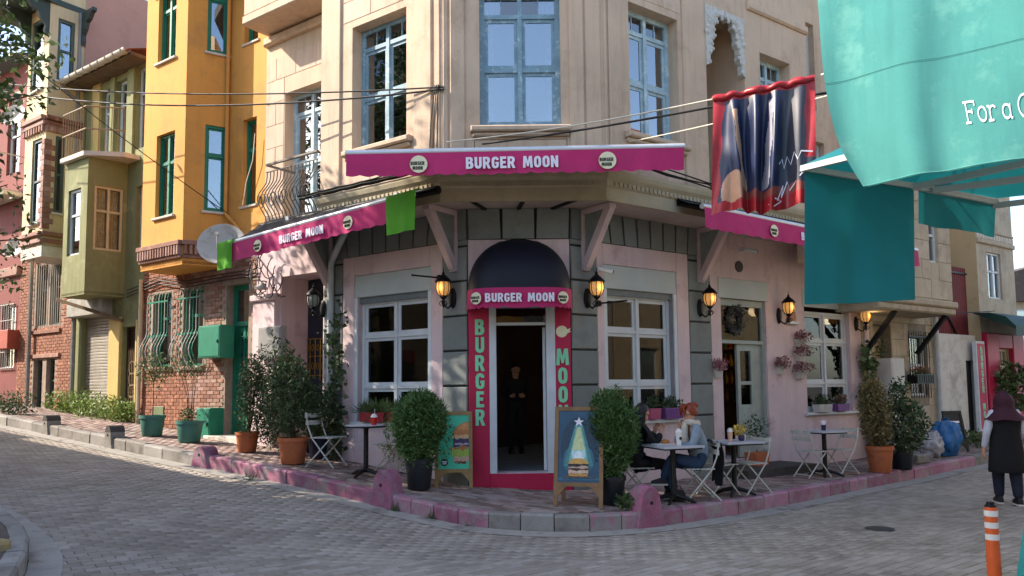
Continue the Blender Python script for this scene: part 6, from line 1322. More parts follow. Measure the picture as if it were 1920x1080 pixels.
bag(1746, 858, 'white plastic sack slumped beside the dark bush', mat('sack_white', 'a9aab0', .4, .1, 6), .22, .2, .26, 1); bag(1776, 855, 'blue plastic rubbish bag next to the white sack', mat('sack_blue', '2f6ea8', .35, .15, 6), .25, .22, .36, 2)
p = walk(1722, 868); ob('stone_block', MB().cbox(-.2, -.12, 0, .2, .12, .16, .02), M_KERB, None, TR(p, R(30)), label='loose grey stone block by the dark bush', cat='stone')
# ================================================================ CABINETS AND DISHES
def cabinet(F, x0, y0, x1, y1, w, label, m, dep=.3, par=None, door=True):
    u0, z1 = F.uz(x0, y0, w); u1, z0 = F.uz(x1, y1, w); t = thing('utility_cabinet', label, 'cabinet', F.M((u0+u1)/2, w, z0)); W_ = u1-u0; H_ = z1-z0
    ob('body', MB().cbox(-W_/2, 0, 0, W_/2, dep, H_, .012), m, t)
    if door: ob('cabinet_door', MB().cbox(-W_/2+.03, -.01, .03, W_/2-.03, 0, H_-.03, .004), m, t); ob('latch', MB().box(W_/2-.08, -.025, H_/2-.03, W_/2-.06, -.01, H_/2+.03), M_IRON, t)
    return t
cabinet(LG, 372, 612, 412, 670, .3, 'green metal utility box on the brick wall beside the green door', M_GRN, .3); cabinet(LG, 368, 765, 393, 826, .28, 'low green metal cabinet on the pavement by the brick wall', M_GRN, .28)
cabinet(LG, 484, 614, 526, 672, .22, 'pale grey meter box on the pink pilaster', mat('meter_grey', '8f8d8a', .5, .08), .12); 
def dish(px, py, F, w, r, label, tilt, yaw, post=.3):
    u0, z0 = F.uz(px, py, w); M = F.M(u0, w, z0); t = thing('satellite_dish', label, 'satellite dish', M); Rm = M @ Matrix.Rotation(R(yaw), 4, 'Z') @ Matrix.Rotation(R(90-tilt), 4, 'X')
    m = mat('dish_white', 'b5b2ab', .6, .1, 4, stain='9a8f7e', st=.35, sscale=5)
    ob('reflector', MB().lathe([(.001, -.1*r), (r*.35, -.08*r), (r*.7, .02*r), (r, .18*r), (r*1.01, .2*r), (r*.98, .2*r), (r*.7, .045*r), (r*.35, -.055*r), (.001, -.075*r)], 28, cap=False), m, t, Rm, smooth=True)
    ob('feed_arm', MB().tube([(0, -r*.9, .15*r), (0, -r*.6, r*.7), (0, 0, r*.95)], .012, 6), m, t, Rm); ob('feed_horn', MB().tube([(0, 0, r*1.0), (0, 0, r*.8)], .03, 8), m, t, Rm)
    ob('mount', MB().tube([(0, 0, -.08), (0, w*.6, -.1), (0, w, -.1)], .02, 7), M_SILV, t, M)
dish(417, 461, LG, .75, .41, 'large weathered satellite dish on the yellow house beside the magenta awning', 22, 42); dish(27, 466, LG, .5, .27, 'small satellite dish low on the red house', 20, 30); dish(28, 218, LG, .9, .3, 'satellite dish above the red house balcony', 20, 30)
t = thing('wall_lamp', 'small white glass wall lamp above the meter box', 'lamp', LG.M(LG.u(513, 545), .15, LG.z(513, 545))); ob('shade', MB().lathe([(.03, .12), (.1, .02), (.1, 0)], 14, (0, -.1, 0)), MC['dish_white'], t, smooth=True); ob('bracket', MB().tube([(0, 0, .15), (0, -.1, .15), (0, -.1, .1)], .012, 6), M_IRON, t)
# ================================================================ CABLES
def cable(pts, sag, r, label, n=24, m=M_CABLE):
    P_ = []
    for a, b in zip(pts[:-1], pts[1:]):
        for i in range(n): t = i/n; q = Vector(a).lerp(Vector(b), t); q.z -= sag*4*t*(1-t); P_.append(q)
    P_.append(Vector(pts[-1])); return ob('overhead_cable', MB().tube(P_, r, 6, True), m, None, label=label, cat='cable')
an = LU.p(-.02, .05); hk = at(832, 163, 10.6)
cable([at(-120, 140, 17), hk], .25, .012, 'upper black cable strung from the left houses to the corner building'); cable([at(-120, 145, 16.6), hk-Vector((0, 0, .03))], .42, .014, 'lower black cable strung from the left houses to the corner building')
cable([at(-60, 20, 13), at(430, 402, 13.4)], .12, .009, 'thin cable slanting down across the yellow house')
M_ROPE = mat('rope_white', 'cfc9b8', .8, .05)
fl0 = at(1337, 186, 8.0); fl1 = at(1540, 140, 7.6)
cable([at(838, 266, 10.5), fl0], .05, .009, 'white rope from the corner building to the banner', m=M_ROPE); cable([at(905, 270, 10.5), at(1400, 188, 8.4), at(1700, 150, 7)], .03, .014, 'black cable running behind the banner'); cable([at(1180, 266, 10.8), at(1700, 140, 7.2)], .03, .008, 'lower white rope passing behind the banner', m=M_ROPE)
cable([fl1, at(1750, 60, 6.2)], .02, .009, 'white rope from the banner to the teal valance', m=M_ROPE)
g = random.Random(4)
for k, lab in enumerate(('first', 'second', 'third', 'fourth', 'fifth')):
    pts = [LU.M(-2.5+(-.0), .05)@Vector((0, 0, 0))]
    P_ = []
    for i in range(7):
        u_ = -2.9+2.9*i/6; z_ = 4.755+.012*k+g.uniform(-.004, .012); P_.append((LU.M(u_, .14+.012*k, z_)).translation)
    ob('cable_bundle', MB().tube([P_[i].lerp(P_[i+1], t) - Vector((0, 0, .01*4*t*(1-t))) for i in range(6) for t in (0, .33, .66)]+[P_[-1]], .011, 6), M_CABLE if k != 2 else M_ROPE, None, label='%s cable of the loose bundle lying on the cornice above the left awning' % lab, cat='cable')
for k in range(3):
    x = -.03+.03*k; ob('drop_cable', MB().tube([hk+Vector((x*.3, 0, 0)), (LU.M(-.05+x, .05, 6.0)).translation, (LU.M(-.1+x*2, .05, 5.5)).translation, (LU.M(-.12+x*2.5, .06, 4.8)).translation], .008, 5), M_CABLE, None, label='thin cable dropping down the sunlit corner from the hook', cat='cable', group='cables dropping down the corner')
for k in range(3):
    P_ = [RU.M(.2+i*.45, .14+.02*k, 4.86-.03*i+.04*k+g.uniform(-.03, .03)).translation for i in range(7)]; ob('cable_bundle', MB().tube(P_, .012, 6), M_CABLE, None, label='black cable lying along the right side cornice', cat='cable', group='cables along the right cornice')
for k in range(9):
    u_, z_ = LG.uz(g.uniform(468, 530), g.uniform(470, 520), .2); P_ = [LG.M(u_+.18*math.cos(q)*g.uniform(.6, 1.2)+.03*q, .18+.05*g.random(), z_+.25*math.sin(q)*g.uniform(.6, 1.1)-.05*q).translation for q in np.linspace(g.uniform(0, 2), g.uniform(5, 8), 18)]
    P_ = [sum((P_[max(0, min(len(P_)-1, i+j))] for j in (-1, 0, 1)), Vector())/3 for i in range(len(P_))]
    ob('cable_loop', MB().tube(P_, .009, 5), M_CABLE, None, label='loose black cable loop in the tangle above the meter box', cat='cable', group='cable tangle above the meter box')
for k in range(3):
    P_ = [LG.M(*(lambda q: (q[0], .06, q[1]))(LG.uz(x, y+6*k, .06))).translation for x, y in ((238, 545), (300, 520), (350, 527), (410, 515), (478, 505))]; ob('wall_cable', MB().tube(P_, .012, 5), M_CABLE, None, label='black cable clipped across the brick wall', cat='cable', group='cables across the brick wall')
cable([RG.M(RG.u(1620, 570), .1, RG.z(1620, 570)).translation, RG.M(RG.u(1840, 585), .3, RG.z(1840, 585)).translation], .1, .012, 'black cable drooping across the stone house front')
P_ = [LG.M(*(lambda q: (q[0], .12, q[1]))(LG.uz(x, y, .12))).translation for x, y in ((478, 250), (474, 300), (462, 340), (455, 385))]; ob('wall_cable', MB().tube(P_, .008, 5), M_ROPE, None, label='thin pale cable hanging down the yellow wall', cat='cable')
# ================================================================ BANNER AND TEAL CLOTHS
def bl2(c, s, t):
    a, b, d, e = c; return (a.lerp(b, s)).lerp(d.lerp(e, s), t)
BC = (at(1337, 190, 8.0), at(1528, 150, 7.62), at(1334, 403, 8.0), at(1530, 386, 7.62)); bn = Vector((-.2, -1, .1)).normalized()
def fold(x, c, w): return math.exp(-((x-c)/w)**2)
def bf(s, t):
    p = bl2(BC, s, t); q = s*(1+.12*t)-.06*t
    f = .10*fold(q, .2+.06*t, .05)-.07*fold(q, .3+.05*t, .05)+.11*fold(q, .43-.02*t, .045)-.08*fold(q, .52-.03*t, .05)+.10*fold(q, .63-.05*t, .05)-.06*fold(q, .75, .06)+.05*fold(q, .88, .05)+.015*math.sin(s*31+5*t)
    p = p+bn*f*min(1, .25+1.4*t); p.z += .03*math.sin(s*9)*t-.04*math.sin(math.pi*s)*t*(1-t); return tuple(p)
def bmi(s, t):
    e = .012*math.sin(t*19)+.008*math.sin(s*37)
    if t < .03 or s < .12-.06*t+e or (s > .9+e and t < .62): return 0
    if t > .93+e: return 0
    if t > .8+e*2 and s > .3: return 4 if (t < .88) else 0
    if ((s-.22)/.13)**2+((t-.86)/.2)**2 < 1+e*6: return 2
    if abs(s-.2-.16*t) < .022+e*.5 and .12 < t: return 2  # tan strip: highlight of a fold painted into the cloth colour
    if abs(s-.6+.1*t) < .02+e*.5 and .08 < t < .8: return 3  # grey strip: second fold highlight, painted as well
    if s > .7-.06*t+e: return 5
    return 1
bnr = thing('street_banner', 'glossy dark printed banner with red borders hanging from a rope', 'banner', TR(BC[0]))
def bm(nm, c): return mat('banner_'+nm, c, .36, .1, 8, 60)
cloth('banner_cloth', bf, bm('red', 'a8282e'), 150, 110, bnr, I4(), bmi, [bm('navy', '26304e'), bm('peach', 'c79a7c'), bm('silver', '9b97a0'), bm('rust', '8d4a42'), bm('slate', '3a3c48')])
sl_ = MB(); sl_.tube([tuple(Vector(bf(s, 0))+Vector((0, 0, .02+.008*math.sin(s*40)))) for s in np.linspace(0, 1, 40)], [.036+.002*math.sin(i*1.9)+.006*math.sin(i*.45) for i in range(40)], 9); ob('sleeve', sl_, bm('red', 'a8282e'), bnr, I4(), smooth=True)
def ribbon(pts, w, f):                      # flat stroke in the (s,t) plane of a cloth
    V = []; F_ = []
    for i, (a, b) in enumerate(pts):
        p, q = pts[max(0, i-1)], pts[min(len(pts)-1, i+1)]; d = Vector((q[0]-p[0], q[1]-p[1])); d = d.normalized() if d.length else Vector((1, 0)); n_ = Vector((-d.y, d.x))*w/2
        V += [f(a+n_.x, b+n_.y), f(a-n_.x, b-n_.y)]
        if i: F_.append((2*i-2, 2*i-1, 2*i+1, 2*i))
    return MB().add(V, F_)
bo = lambda s, t: tuple(Vector(bf(s, t))+bn*.008)
for pts in ([(.66, .62), (.69, .58), (.71, .66), (.74, .57), (.77, .65), (.8, .56), (.83, .63), (.86, .57), (.97, .58)], [(.64, .92), (.7, .8), (.68, .9), (.74, .78), (.76, .86), (.86, .76), (.96, .68)], [(.55, .95), (.62, .9), (.68, .93), (.6, .97)]): ob('scribble', ribbon([(a, b) for a, b in pts], .012, bo), M_WLET, bnr, I4())
M_TEAL = mat('teal_canvas', '4f9c97', .85, .06, 2, 60, stain='6bada4', st=.4, sscale=2.2, sub=.3, streak='3a7f7e', sk=.55)  # lighter copy of the teal, sunlight put into its colour
LE = [(1528, -90, 5.5), (1535, 20, 5.45), (1546, 150, 5.38), (1570, 262, 5.3), (1616, 346, 5.2)]; RE = [(2060, -190, 4.3), (2060, -80, 4.3), (2060, 32, 4.3), (2060, 152, 4.3), (2060, 273, 4.3)]
LEv, REv = [at(*q) for q in LE], [at(*q) for q in RE]
def cv(P_, t):
    k = max(0, min(len(P_)-1.0001, t*(len(P_)-1))); i = int(k); f_ = k-i; a, b, c, d = P_[max(0, i-1)], P_[i], P_[i+1], P_[min(len(P_)-1, i+2)]
    return b+.5*f_*((c-a)+f_*((2*a-5*b+4*c-d)+f_*(3*(b-c)+d-a)))
tn = Vector((-.6, -1, 0)).normalized()
def tf(s, t):
    p = cv(LEv, t).lerp(cv(REv, t), s); p = p+tn*(.035*math.sin(s*16+3*t+1)*(1-s)*(.3+t)+.02*math.sin(s*9-2.5*t)+.012*math.sin(s*31+t*5)*t*(1-s)); return tuple(p)
tv = thing('teal_valance', 'large sunlit teal canvas valance with white words hanging near the camera', 'awning', TR(LEv[0]))
cloth('valance_cloth', tf, M_TEAL, 60, 40, tv, I4()); to = lambda s, t: tuple(Vector(tf(s, t))+tn*.006)
ob('hem', MB().tube([Vector(tf(s, 1)) for s in np.linspace(0, 1, 40)], .008, 5), M_TEAL, tv, I4()); ob('seam', MB().tube([Vector(to(s, .515)) for s in np.linspace(0, 1, 40)], .0016, 4), mat('seam_thread', '1f6f70', .8), tv, I4())
# slab serif words on the valance
def arc(cx, cy, r, a0, a1, n=14): return [(cx+r*math.cos(R(a0+(a1-a0)*i/n)), cy+r*math.sin(R(a0+(a1-a0)*i/n))) for i in range(n+1)]
LS = {'F': (1.1, [[(.2, 0), (.2, 1)], [(0, 0), (.42, 0)], [(0, 1), (.9, 1)], [(.9, 1.03), (.9, .78)], [(.2, .52), (.65, .52)], [(.65, .64), (.65, .4)]]),
      'o': (.82, [arc(.36, .34, .33, 0, 360, 22)]), 'r': (.7, [[(.18, 0), (.18, .66)], [(0, 0), (.42, 0)], [(0, .66), (.2, .66)], arc(.45, .38, .27, 170, 40)]),
      'a': (.8, [arc(.32, .32, .31, 0, 360, 20), [(.62, .66), (.62, .02)], [(.62, .02), (.76, .02)]]), ' ': (.5, []), 'C': (1.0, [arc(.5, .5, .5, 40, 320, 24), [(.88, .7), (.88, 1.0)]]), 'u': (.8, [[(.12, .66), (.12, .25)], arc(.38, .27, .26, 180, 360), [(.64, .66), (.64, 0)]]), 'p': (.8, [[(.12, .66), (.12, -.3)], arc(.42, .33, .3, 0, 360, 20)])}
pen = 0
for c in 'For a C':
    adv, st = LS[c]
    for l_ in st:
        L2 = [];
        for (a, b), (a2, b2) in zip(l_[:-1], l_[1:]): L2 += [(a+(a2-a)*k/3, b+(b2-b)*k/3) for k in range(3)]
        L2.append(l_[-1])
        q = .0445; s0, t0 = .535, .80
        pts = [(s0+(pen+a)*q, t0-b*q*1.95+(pen+a)*q*.09) for a, b in L2]
        V = MB(); ww = .0036
        VV = []; F_ = []
        for i, (a, b) in enumerate(pts):
            p_, q_ = pts[max(0, i-1)], pts[min(len(pts)-1, i+1)]; dx, dy = (q_[0]-p_[0]), (q_[1]-p_[1])/2.55; ln = math.hypot(dx, dy) or 1; nx_, ny_ = -dy/ln*ww/2, dx/ln*ww/2*2.55
            VV += [to(a+nx_, b+ny_), to(a-nx_, b-ny_)]
            if i: F_.append((2*i-2, 2*i-1, 2*i+1, 2*i))
        ob('lettering', MB().add(VV, F_), M_WLET, tv, I4())
    pen += adv
ob('top_bar', MB().tube([LEv[0], REv[0]], .03, 8), M_WHITE, tv, I4()); ob('post', MB().tube([(REv[0].x, REv[0].y, REv[0].z), (REv[0].x, REv[0].y, 0)], .03, 8), M_WHITE, tv, I4()); ob('outrigger', MB().tube([LEv[0], (REv[0].x+.6, REv[0].y+.9, REv[0].z)], .025, 8), M_WHITE, tv, I4())
# cafe tent with teal curtains
tt = thing('cafe_tent', 'teal cafe tent on a pale metal frame with hanging curtains', 'tent', TR((5.6, 6.9, 0)))
C1, C2, C4 = at(1515, 312, 7.4), at(1713, 347, 7.5), at(1868, 376, 8.1); zc_ = 3.62
def curt(c, amp, seed):
    return lambda s, t: tuple(bl2(c, s, t)+Vector((0, -1, 0))*(amp*math.sin(s*8+seed)*(.3+t)+amp*.5*math.sin(s*19+seed*2)*t))
cloth('curtain', curt((at(1508, 318, 7.4), at(1713, 348, 7.5), at(1505, 572, 7.4), at(1713, 563, 7.45)), .03, 1), mat('teal_canvas_deep', '16787f', .8, .06, 2, 60, sub=.25), 36, 30, tt, I4()); cloth('curtain', curt((at(1722, 352, 7.55), at(1868, 378, 8.1), at(1722, 419, 7.55), at(1868, 444, 8.1)), .025, 3), MC['teal_canvas_deep'], 30, 14, tt, I4())  # deeper copy of the teal, the curtain's shade put into its colour
def fl(px, py, Y): p = at(px, py, Y); return p
BM = [((1505, 316, 7.4), (1700, 268, 5.6)), ((1505, 316, 7.4), (1716, 350, 7.5)), ((1712, 351, 7.5), (1990, 291, 6.4)), ((1750, 357, 7.55), (1990, 326, 6.9)), ((1716, 350, 7.5), (1868, 380, 8.1)), ((1862, 386, 8.1), (1990, 370, 7.7))]
for a, b in BM: ob('frame_beam', MB().bar(at(*a), at(*b), .055, .055), mat('frame_white', 'b5b8b8', .5, .06), tt, I4())
e1, e2, e3, e4, e5, e6 = at(1505, 310, 7.42), at(1716, 344, 7.52), at(1868, 372, 8.12), at(2080, 350, 8.4), at(2100, 150, 5.4), at(1700, 260, 5.65)
ap = Vector(((e2.x+e5.x)/2, (e2.y+e5.y)/2, 4.35)); mb = MB()
for a, b in zip((e1, e2, e3, e4, e5, e6), (e2, e3, e4, e5, e6, e1)): mb.poly([tuple(a), tuple(b), tuple(ap)])
ob('canopy', mb, MC['teal_canvas_deep'], tt, I4())
for x, y, z in ((5.9, 8.2, 3.7), (5.5, 5.6, 3.8)): ob('post', MB().bar((x, y, 0), (x, y, z), .06, .06), MC['frame_white'], tt, I4())
# ================================================================ PEOPLE
M_SKIN = mat('skin', 'c39176', .6, .05, 10); 
def skin(name, V, Ed, rad, m, par, M, lv=2, root=0):
    me = bpy.data.meshes.new('tmp'); me.from_pydata([tuple(v) for v in V], Ed, []); o = bpy.data.objects.new('tmp', me); COL.objects.link(o)
    o.modifiers.new('s', 'SKIN'); sub = o.modifiers.new('b', 'SUBSURF'); sub.levels = sub.render_levels = lv
    for i, r in enumerate(rad): me.skin_vertices[0].data[i].radius = (r, r) if not isinstance(r, tuple) else r; me.skin_vertices[0].data[i].use_root = (i == root)
    bpy.context.view_layer.update(); dg = bpy.context.evaluated_depsgraph_get(); m2 = bpy.data.meshes.new_from_object(o.evaluated_get(dg)); bpy.data.objects.remove(o); bpy.data.meshes.remove(me)
    m2.materials.clear(); m2.materials.append(m); m2.polygons.foreach_set('use_smooth', [True]*len(m2.polygons)); return ob(name, m2, None, par, M)
def chains(J, CH):
    """J: name -> (x,y,z,r); CH: lists of names sharing joints"""
    ids = {}; V = []; r = []; E_ = []
    for ch in CH:
        for n in ch:
            if n not in ids: ids[n] = len(V); V.append(J[n][:3]); r.append(J[n][3])
        E_ += [(ids[a], ids[b]) for a, b in zip(ch[:-1], ch[1:])]
    return V, E_, r
def fingers(J, CH, side, wrist, d, up):
    """palm and five fingers from the wrist in direction d, thumb towards up"""
    w = Vector(J[wrist][:3]); d = Vector(d).normalized(); up = Vector(up).normalized(); lat = d.cross(up).normalized()
    pk = side+'palm'; p = w+d*.055; J[pk] = (*p, .03); CH.append([wrist, pk])
    for k, (o_, L_) in enumerate(((.028, .062), (.01, .072), (-.009, .068), (-.027, .052))):
        a = w+d*.085+up*o_; b = a+d*L_*.5+lat*.012; c = b+d*L_*.4+lat*.026
        for nm, q, r_ in (('a', a, .0105), ('b', b, .009), ('c', c, .008)): J[side+'f%d%s' % (k, nm)] = (*q, r_)
        CH.append([pk, side+'f%da' % k, side+'f%db' % k, side+'f%dc' % k])
    a = w+d*.035+up*.032; b = a+d*.03+up*.022; J[side+'ta'] = (*a, .011); J[side+'tb'] = (*b, .009); CH.append([pk, side+'ta', side+'tb'])
def person(M, label, J, hands, skinm, layers, hair, shoes, headc, look=0):
    t = thing('person', label, 'person', M); CH = [['pelvis', 'waist', 'chest', 'neck', 'jaw', 'head', 'crown'], ['chest', 'shl', 'ell', 'wrl'], ['chest', 'shr', 'elr', 'wrr'], ['pelvis', 'hipl', 'knl', 'anl', 'tol'], ['pelvis', 'hipr', 'knr', 'anr', 'tor']]
    hc = Vector(headc); fx = Vector((math.cos(look), math.sin(look), 0)); fy = Vector((-fx.y, fx.x, 0))
    for nm, f_, s_, z_, r_ in (('nose', .105, 0, -.01, .012), ('chin', .075, 0, -.085, .028), ('earl', 0, .085, -.005, .014), ('earr', 0, -.085, -.005, .014)):
        q = hc+fx*f_+fy*s_+Vector((0, 0, z_)); J[nm] = (*q, r_)
    CH += [['head', 'nose'], ['jaw', 'chin'], ['head', 'earl'], ['head', 'earr']]
    for a in hands: fingers(J, CH, *a)
    hid = ('pelvis', 'waist', 'chest', 'shl', 'shr', 'ell', 'elr', 'hipl', 'hipr', 'knl', 'knr')     # under the clothes
    JB = {k: (*v[:3], (tuple(q_-.022 for q_ in v[3]) if isinstance(v[3], tuple) else v[3]-.022) if k in hid else v[3]) for k, v in J.items()}
    body = skin('body', *chains(JB, CH), skinm, t, M)
    top_m, leg_m = layers[0][3], layers[1][3]; body.data.materials.append(top_m); body.data.materials.append(leg_m); wr_ = [Vector(J[k][:3]) for k in ('wrl', 'wrr')]
    for pl in body.data.polygons:
        c = pl.center
        if c.z > J['neck'][2]-.035 or min((c-w_).length for w_ in wr_) < .035 or any((c-w_).length < .19 and (c-w_).length < (c-Vector(J[e_][:3])).length*.85 for w_, e_ in zip(wr_, ('ell', 'elr'))): continue
        pl.material_index = 2 if c.z < J['pelvis'][2]+.05 else 1
    for s_ in (-1, 1):
        q = hc+fx*.088+fy*.034*s_+Vector((0, 0, .012)); ob('eye', MB().ball(tuple(q), .011, None, None, 8, 6), M_BLACKP, t, M)
    q = hc+fx*.092+Vector((0, 0, -.052)); ob('mouth', MB().ball(tuple(q), .012, .026, .006, 8, 6), mat('lips', '8d4a44', .5), t, M)
    for nm, ch, grow, m in layers:
        JJ = {k: (*v[:3], tuple(q_+grow for q_ in v[3]) if isinstance(v[3], tuple) else v[3]+grow) for k, v in J.items()}; ch2 = []
        for c in ch: ch2.append(c)
        ob_ = skin(nm, *chains(JJ, ch2), m, t, M)
    for nm, f_ in hair: f_(t, M, hc, fx, fy)
    for k, (a, b) in enumerate((('anl', 'tol'), ('anr', 'tor'))):
        if shoes:
            A_, B_ = Vector(J[a][:3]), Vector(J[b][:3]); d = (B_-A_); d.z = 0; d.normalize(); lat = Vector((-d.y, d.x, 0)); base = min(A_.z-.075, B_.z-.03)
            mb = MB(); out = [(-.07, .035), (0, .042), (.1, .046), (.16, .04), (.19, .02), (.19, -.02), (.16, -.04), (.1, -.046), (0, -.042), (-.07, -.035)]
            pts = lambda sc, z, sh=0: [tuple(A_+d*(x*sc+sh)+lat*y*sc)[:2]+(z,) for x, y in out]
            V = pts(1, base)+pts(1, base+.025); n_ = len(out); sole = MB().add(V, [tuple(range(n_-1, -1, -1)), tuple(range(n_, 2*n_))]+[(i, (i+1) % n_, n_+(i+1) % n_, n_+i) for i in range(n_)])
            sh = ob('shoe', sole, shoes[1], t, M); V = pts(.96, base+.025)+pts(.9, base+.065)+[tuple(A_+d*(min(x, .03)*.7)+lat*y*.8)[:2]+(base+.11,) for x, y in out]
            ob('upper', MB().add(V, [tuple(range(2*n_, 3*n_))]+[(r*n_+i, r*n_+(i+1) % n_, (r+1)*n_+(i+1) % n_, (r+1)*n_+i) for r in range(2) for i in range(n_)]), shoes[0], sh, M, smooth=True)
    return t
TOR = [['pelvis', 'waist', 'chest'], ['chest', 'shl', 'ell', 'wrl'], ['chest', 'shr', 'elr', 'wrr']]; LEGS = [['waist', 'pelvis', 'hipl', 'knl', 'anl'], ['pelvis', 'hipr', 'knr', 'anr']]
def cap_hair(m, lat=.105, back=.02, low=-.02, n=18):
    def f(t, M, hc, fx, fy):
        mb = MB(); V = []; mm = 10
        for i in range(mm+1):
            a = (math.pi*.62)*i/mm
            for k in range(n):
                b = 2*math.pi*k/n; fr = math.cos(b); cut = a if fr < .3 else min(a, math.pi*.62*(.62+.3*(1-fr)))
                d = fx*math.sin(cut)*fr*.112+fy*math.sin(cut)*math.sin(b)*lat+Vector((0, 0, math.cos(cut)*.135)); V.append(tuple(hc+d*(1+.03*math.sin(b*9+i))-fx*back+Vector((0, 0, .015))))
        mb.add(V, [(i*n+k, (i+1)*n+k, (i+1)*n+(k+1) % n, i*n+(k+1) % n) for i in range(mm) for k in range(n)]); ob('hair', mb, m, t, M, smooth=True)
    return ('hair', f)
def long_hair(m, L_=.34, w=.1):
    def f(t, M, hc, fx, fy):
        g = random.Random(3); mb = MB()
        for k in range(34):
            b = math.pi*(.5+k/33); s = fy*math.sin(b-math.pi/2+math.pi/2)*0
            c0 = hc+fx*math.cos(b)*.09+fy*math.sin(b)*.1+Vector((0, 0, .05)); c1 = c0+fx*-.03+fy*math.sin(b)*.015+Vector((0, 0, -.14)); c2 = c1+Vector((g.uniform(-.02, .02), g.uniform(-.02, .02), -L_*g.uniform(.6, 1)))-fx*.02
            mb.tube([c0, c1, c1.lerp(c2, .5)+fy*.015*math.sin(k), c2], [.02, .028, .024, .006], 6)
        ob('hair_length', mb, m, t, M, smooth=True)
    return ('hair_length', f)
M_BLKC = mat('cloth_black', '17171a', .85, .12, 12, 80); M_HBLK = mat('hair_black', '1c1413', .45, .15, 30); M_HRED = mat('hair_red', '8a3a1c', .5, .2, 30); M_DEN = mat('denim', '2a3f5c', .85, .15, 12, 90); M_KNIT = mat('knit_blue_grey', '8797a3', .9, .1, 14, 90, bump=.3, bs=90); M_SCARF = mat('scarf_cream', 'c9bfae', .9, .1, 16, 80, bump=.4, bs=70); M_SHB = mat('shoe_black', '141416', .5); M_SHW = mat('shoe_white', 'd3d1cc', .6)
def sit(lean=0, legs=None, arms=None, tw=0):
    J = dict(pelvis=(-.02, 0, .55, (.15, .13)), waist=(-.02, 0, .74, .125), chest=(.03+lean, 0, .98, (.15, .115)), neck=(.06+lean, 0, 1.14, .05), jaw=(.08+lean, 0, 1.22, .068), head=(.085+lean, 0, 1.29, .088), crown=(.075+lean, 0, 1.36, .07),
             shl=(.02+lean, .17, 1.07, .06), shr=(.02+lean, -.17, 1.07, .06), ell=(.12, .24, .84, .045), elr=(.12, -.24, .84, .045), wrl=(.36, .12, .84, .03), wrr=(.36, -.12, .84, .03),
             hipl=(.04, .1, .54, .095), hipr=(.04, -.1, .54, .095), knl=(.44, .11, .56, .07), knr=(.44, -.11, .56, .07), anl=(.42, .11, .11, .042), anr=(.42, -.11, .11, .042), tol=(.54, .11, .05, .03), tor=(.54, -.11, .05, .03))
    J.update(arms or {}); J.update(legs or {}); return J
# woman in black, long dark hair, hands raised to her face
Mw = put(1192, 936, R(8)) @ Matrix.Scale(.88, 4)
J = sit(.06, dict(knl=(.5, .1, .5, .07), anl=(.56, .1, .1, .042), tol=(.68, .1, .05, .03), knr=(.47, -.09, .52, .07), anr=(.48, -.1, .1, .042), tor=(.6, -.1, .05, .03)), dict(ell=(.25, .2, .82, .045), wrl=(.36, .1, 1.0, .03), elr=(.25, -.22, .82, .045), wrr=(.38, -.1, .98, .03)))
person(Mw, 'seated woman in black with long dark hair raising her hands', J, [('l', 'wrl', (.3, -.2, .9), (-.8, 0, .3)), ('r', 'wrr', (.3, .2, .9), (-.8, 0, .3))], M_SKIN, [('coat', TOR, .026, M_BLKC), ('trousers', LEGS, .02, M_BLKC), ('coat_skirt', [['waist', 'pelvis', 'hipl'], ['pelvis', 'hipr']], .045, M_BLKC)], [cap_hair(M_HBLK), long_hair(M_HBLK, .36)], (M_SHB, M_SHW), (.145, 0, 1.29))
# red-haired woman, legs crossed, chin on hand
Mw = put(1312, 938, R(186)) @ Matrix.Scale(.88, 4)
J = sit(.04, dict(knl=(.42, .02, .64, .068), anl=(.52, -.1, .3, .042), tol=(.64, -.12, .25, .03), knr=(.42, -.07, .54, .07), anr=(.36, -.07, .11, .042), tor=(.48, -.07, .05, .03)), dict(elr=(.27, -.16, .82, .045), wrr=(.24, -.07, 1.06, .03), ell=(.16, .22, .82, .045), wrl=(.36, .1, .82, .03)))
def scarf(t, M, hc, fx, fy):
    mb = MB(); c = hc-Vector((0, 0, .15))-fx*.03; mb.tube([c+fx*.095*math.cos(a)+fy*.1*math.sin(a)+Vector((0, 0, .015*math.sin(2*a))) for a in np.linspace(0, 6.6, 26)], .045, 8); mb.tube([c+fx*.1+fy*.02, c+fx*.13+fy*.05-Vector((0, 0, .12)), c+fx*.11+fy*.06-Vector((0, 0, .3))], [.05, .055, .05], 8); ob('scarf', mb, M_SCARF, t, M, smooth=True)
def bun(t, M, hc, fx, fy): ob('hair_bun', MB().ball(tuple(hc-fx*.09+Vector((0, 0, .11))), .055, .055, .05), M_HRED, t, M, smooth=True)
def fringe(t, M, hc, fx, fy):
    mb = MB()
    for k in range(7): s_ = (k-3)/3; mb.tube([hc+fx*.07+fy*.05*s_+Vector((0, 0, .125)), hc+fx*.112+fy*.075*s_+Vector((0, 0, .07)), hc+fx*.1+fy*.09*s_+Vector((0, 0, .03-.09*abs(s_)))], [.022, .02, .006], 6)
    ob('fringe', mb, M_HRED, t, M, smooth=True)
person(Mw, 'seated red-haired woman in a cream scarf and blue-grey top with chin on hand', J, [('r', 'wrr', (-.1, .25, .9), (.6, .2, .2)), ('l', 'wrl', (.9, -.3, 0), (0, 0, 1))], M_SKIN, [('sweater', TOR, .022, M_KNIT), ('jeans', LEGS, .018, M_DEN)], [cap_hair(M_HRED, .1), ('b', bun), ('f', fringe), ('s', scarf)], (M_SHB, M_SHW), (.125, 0, 1.29))
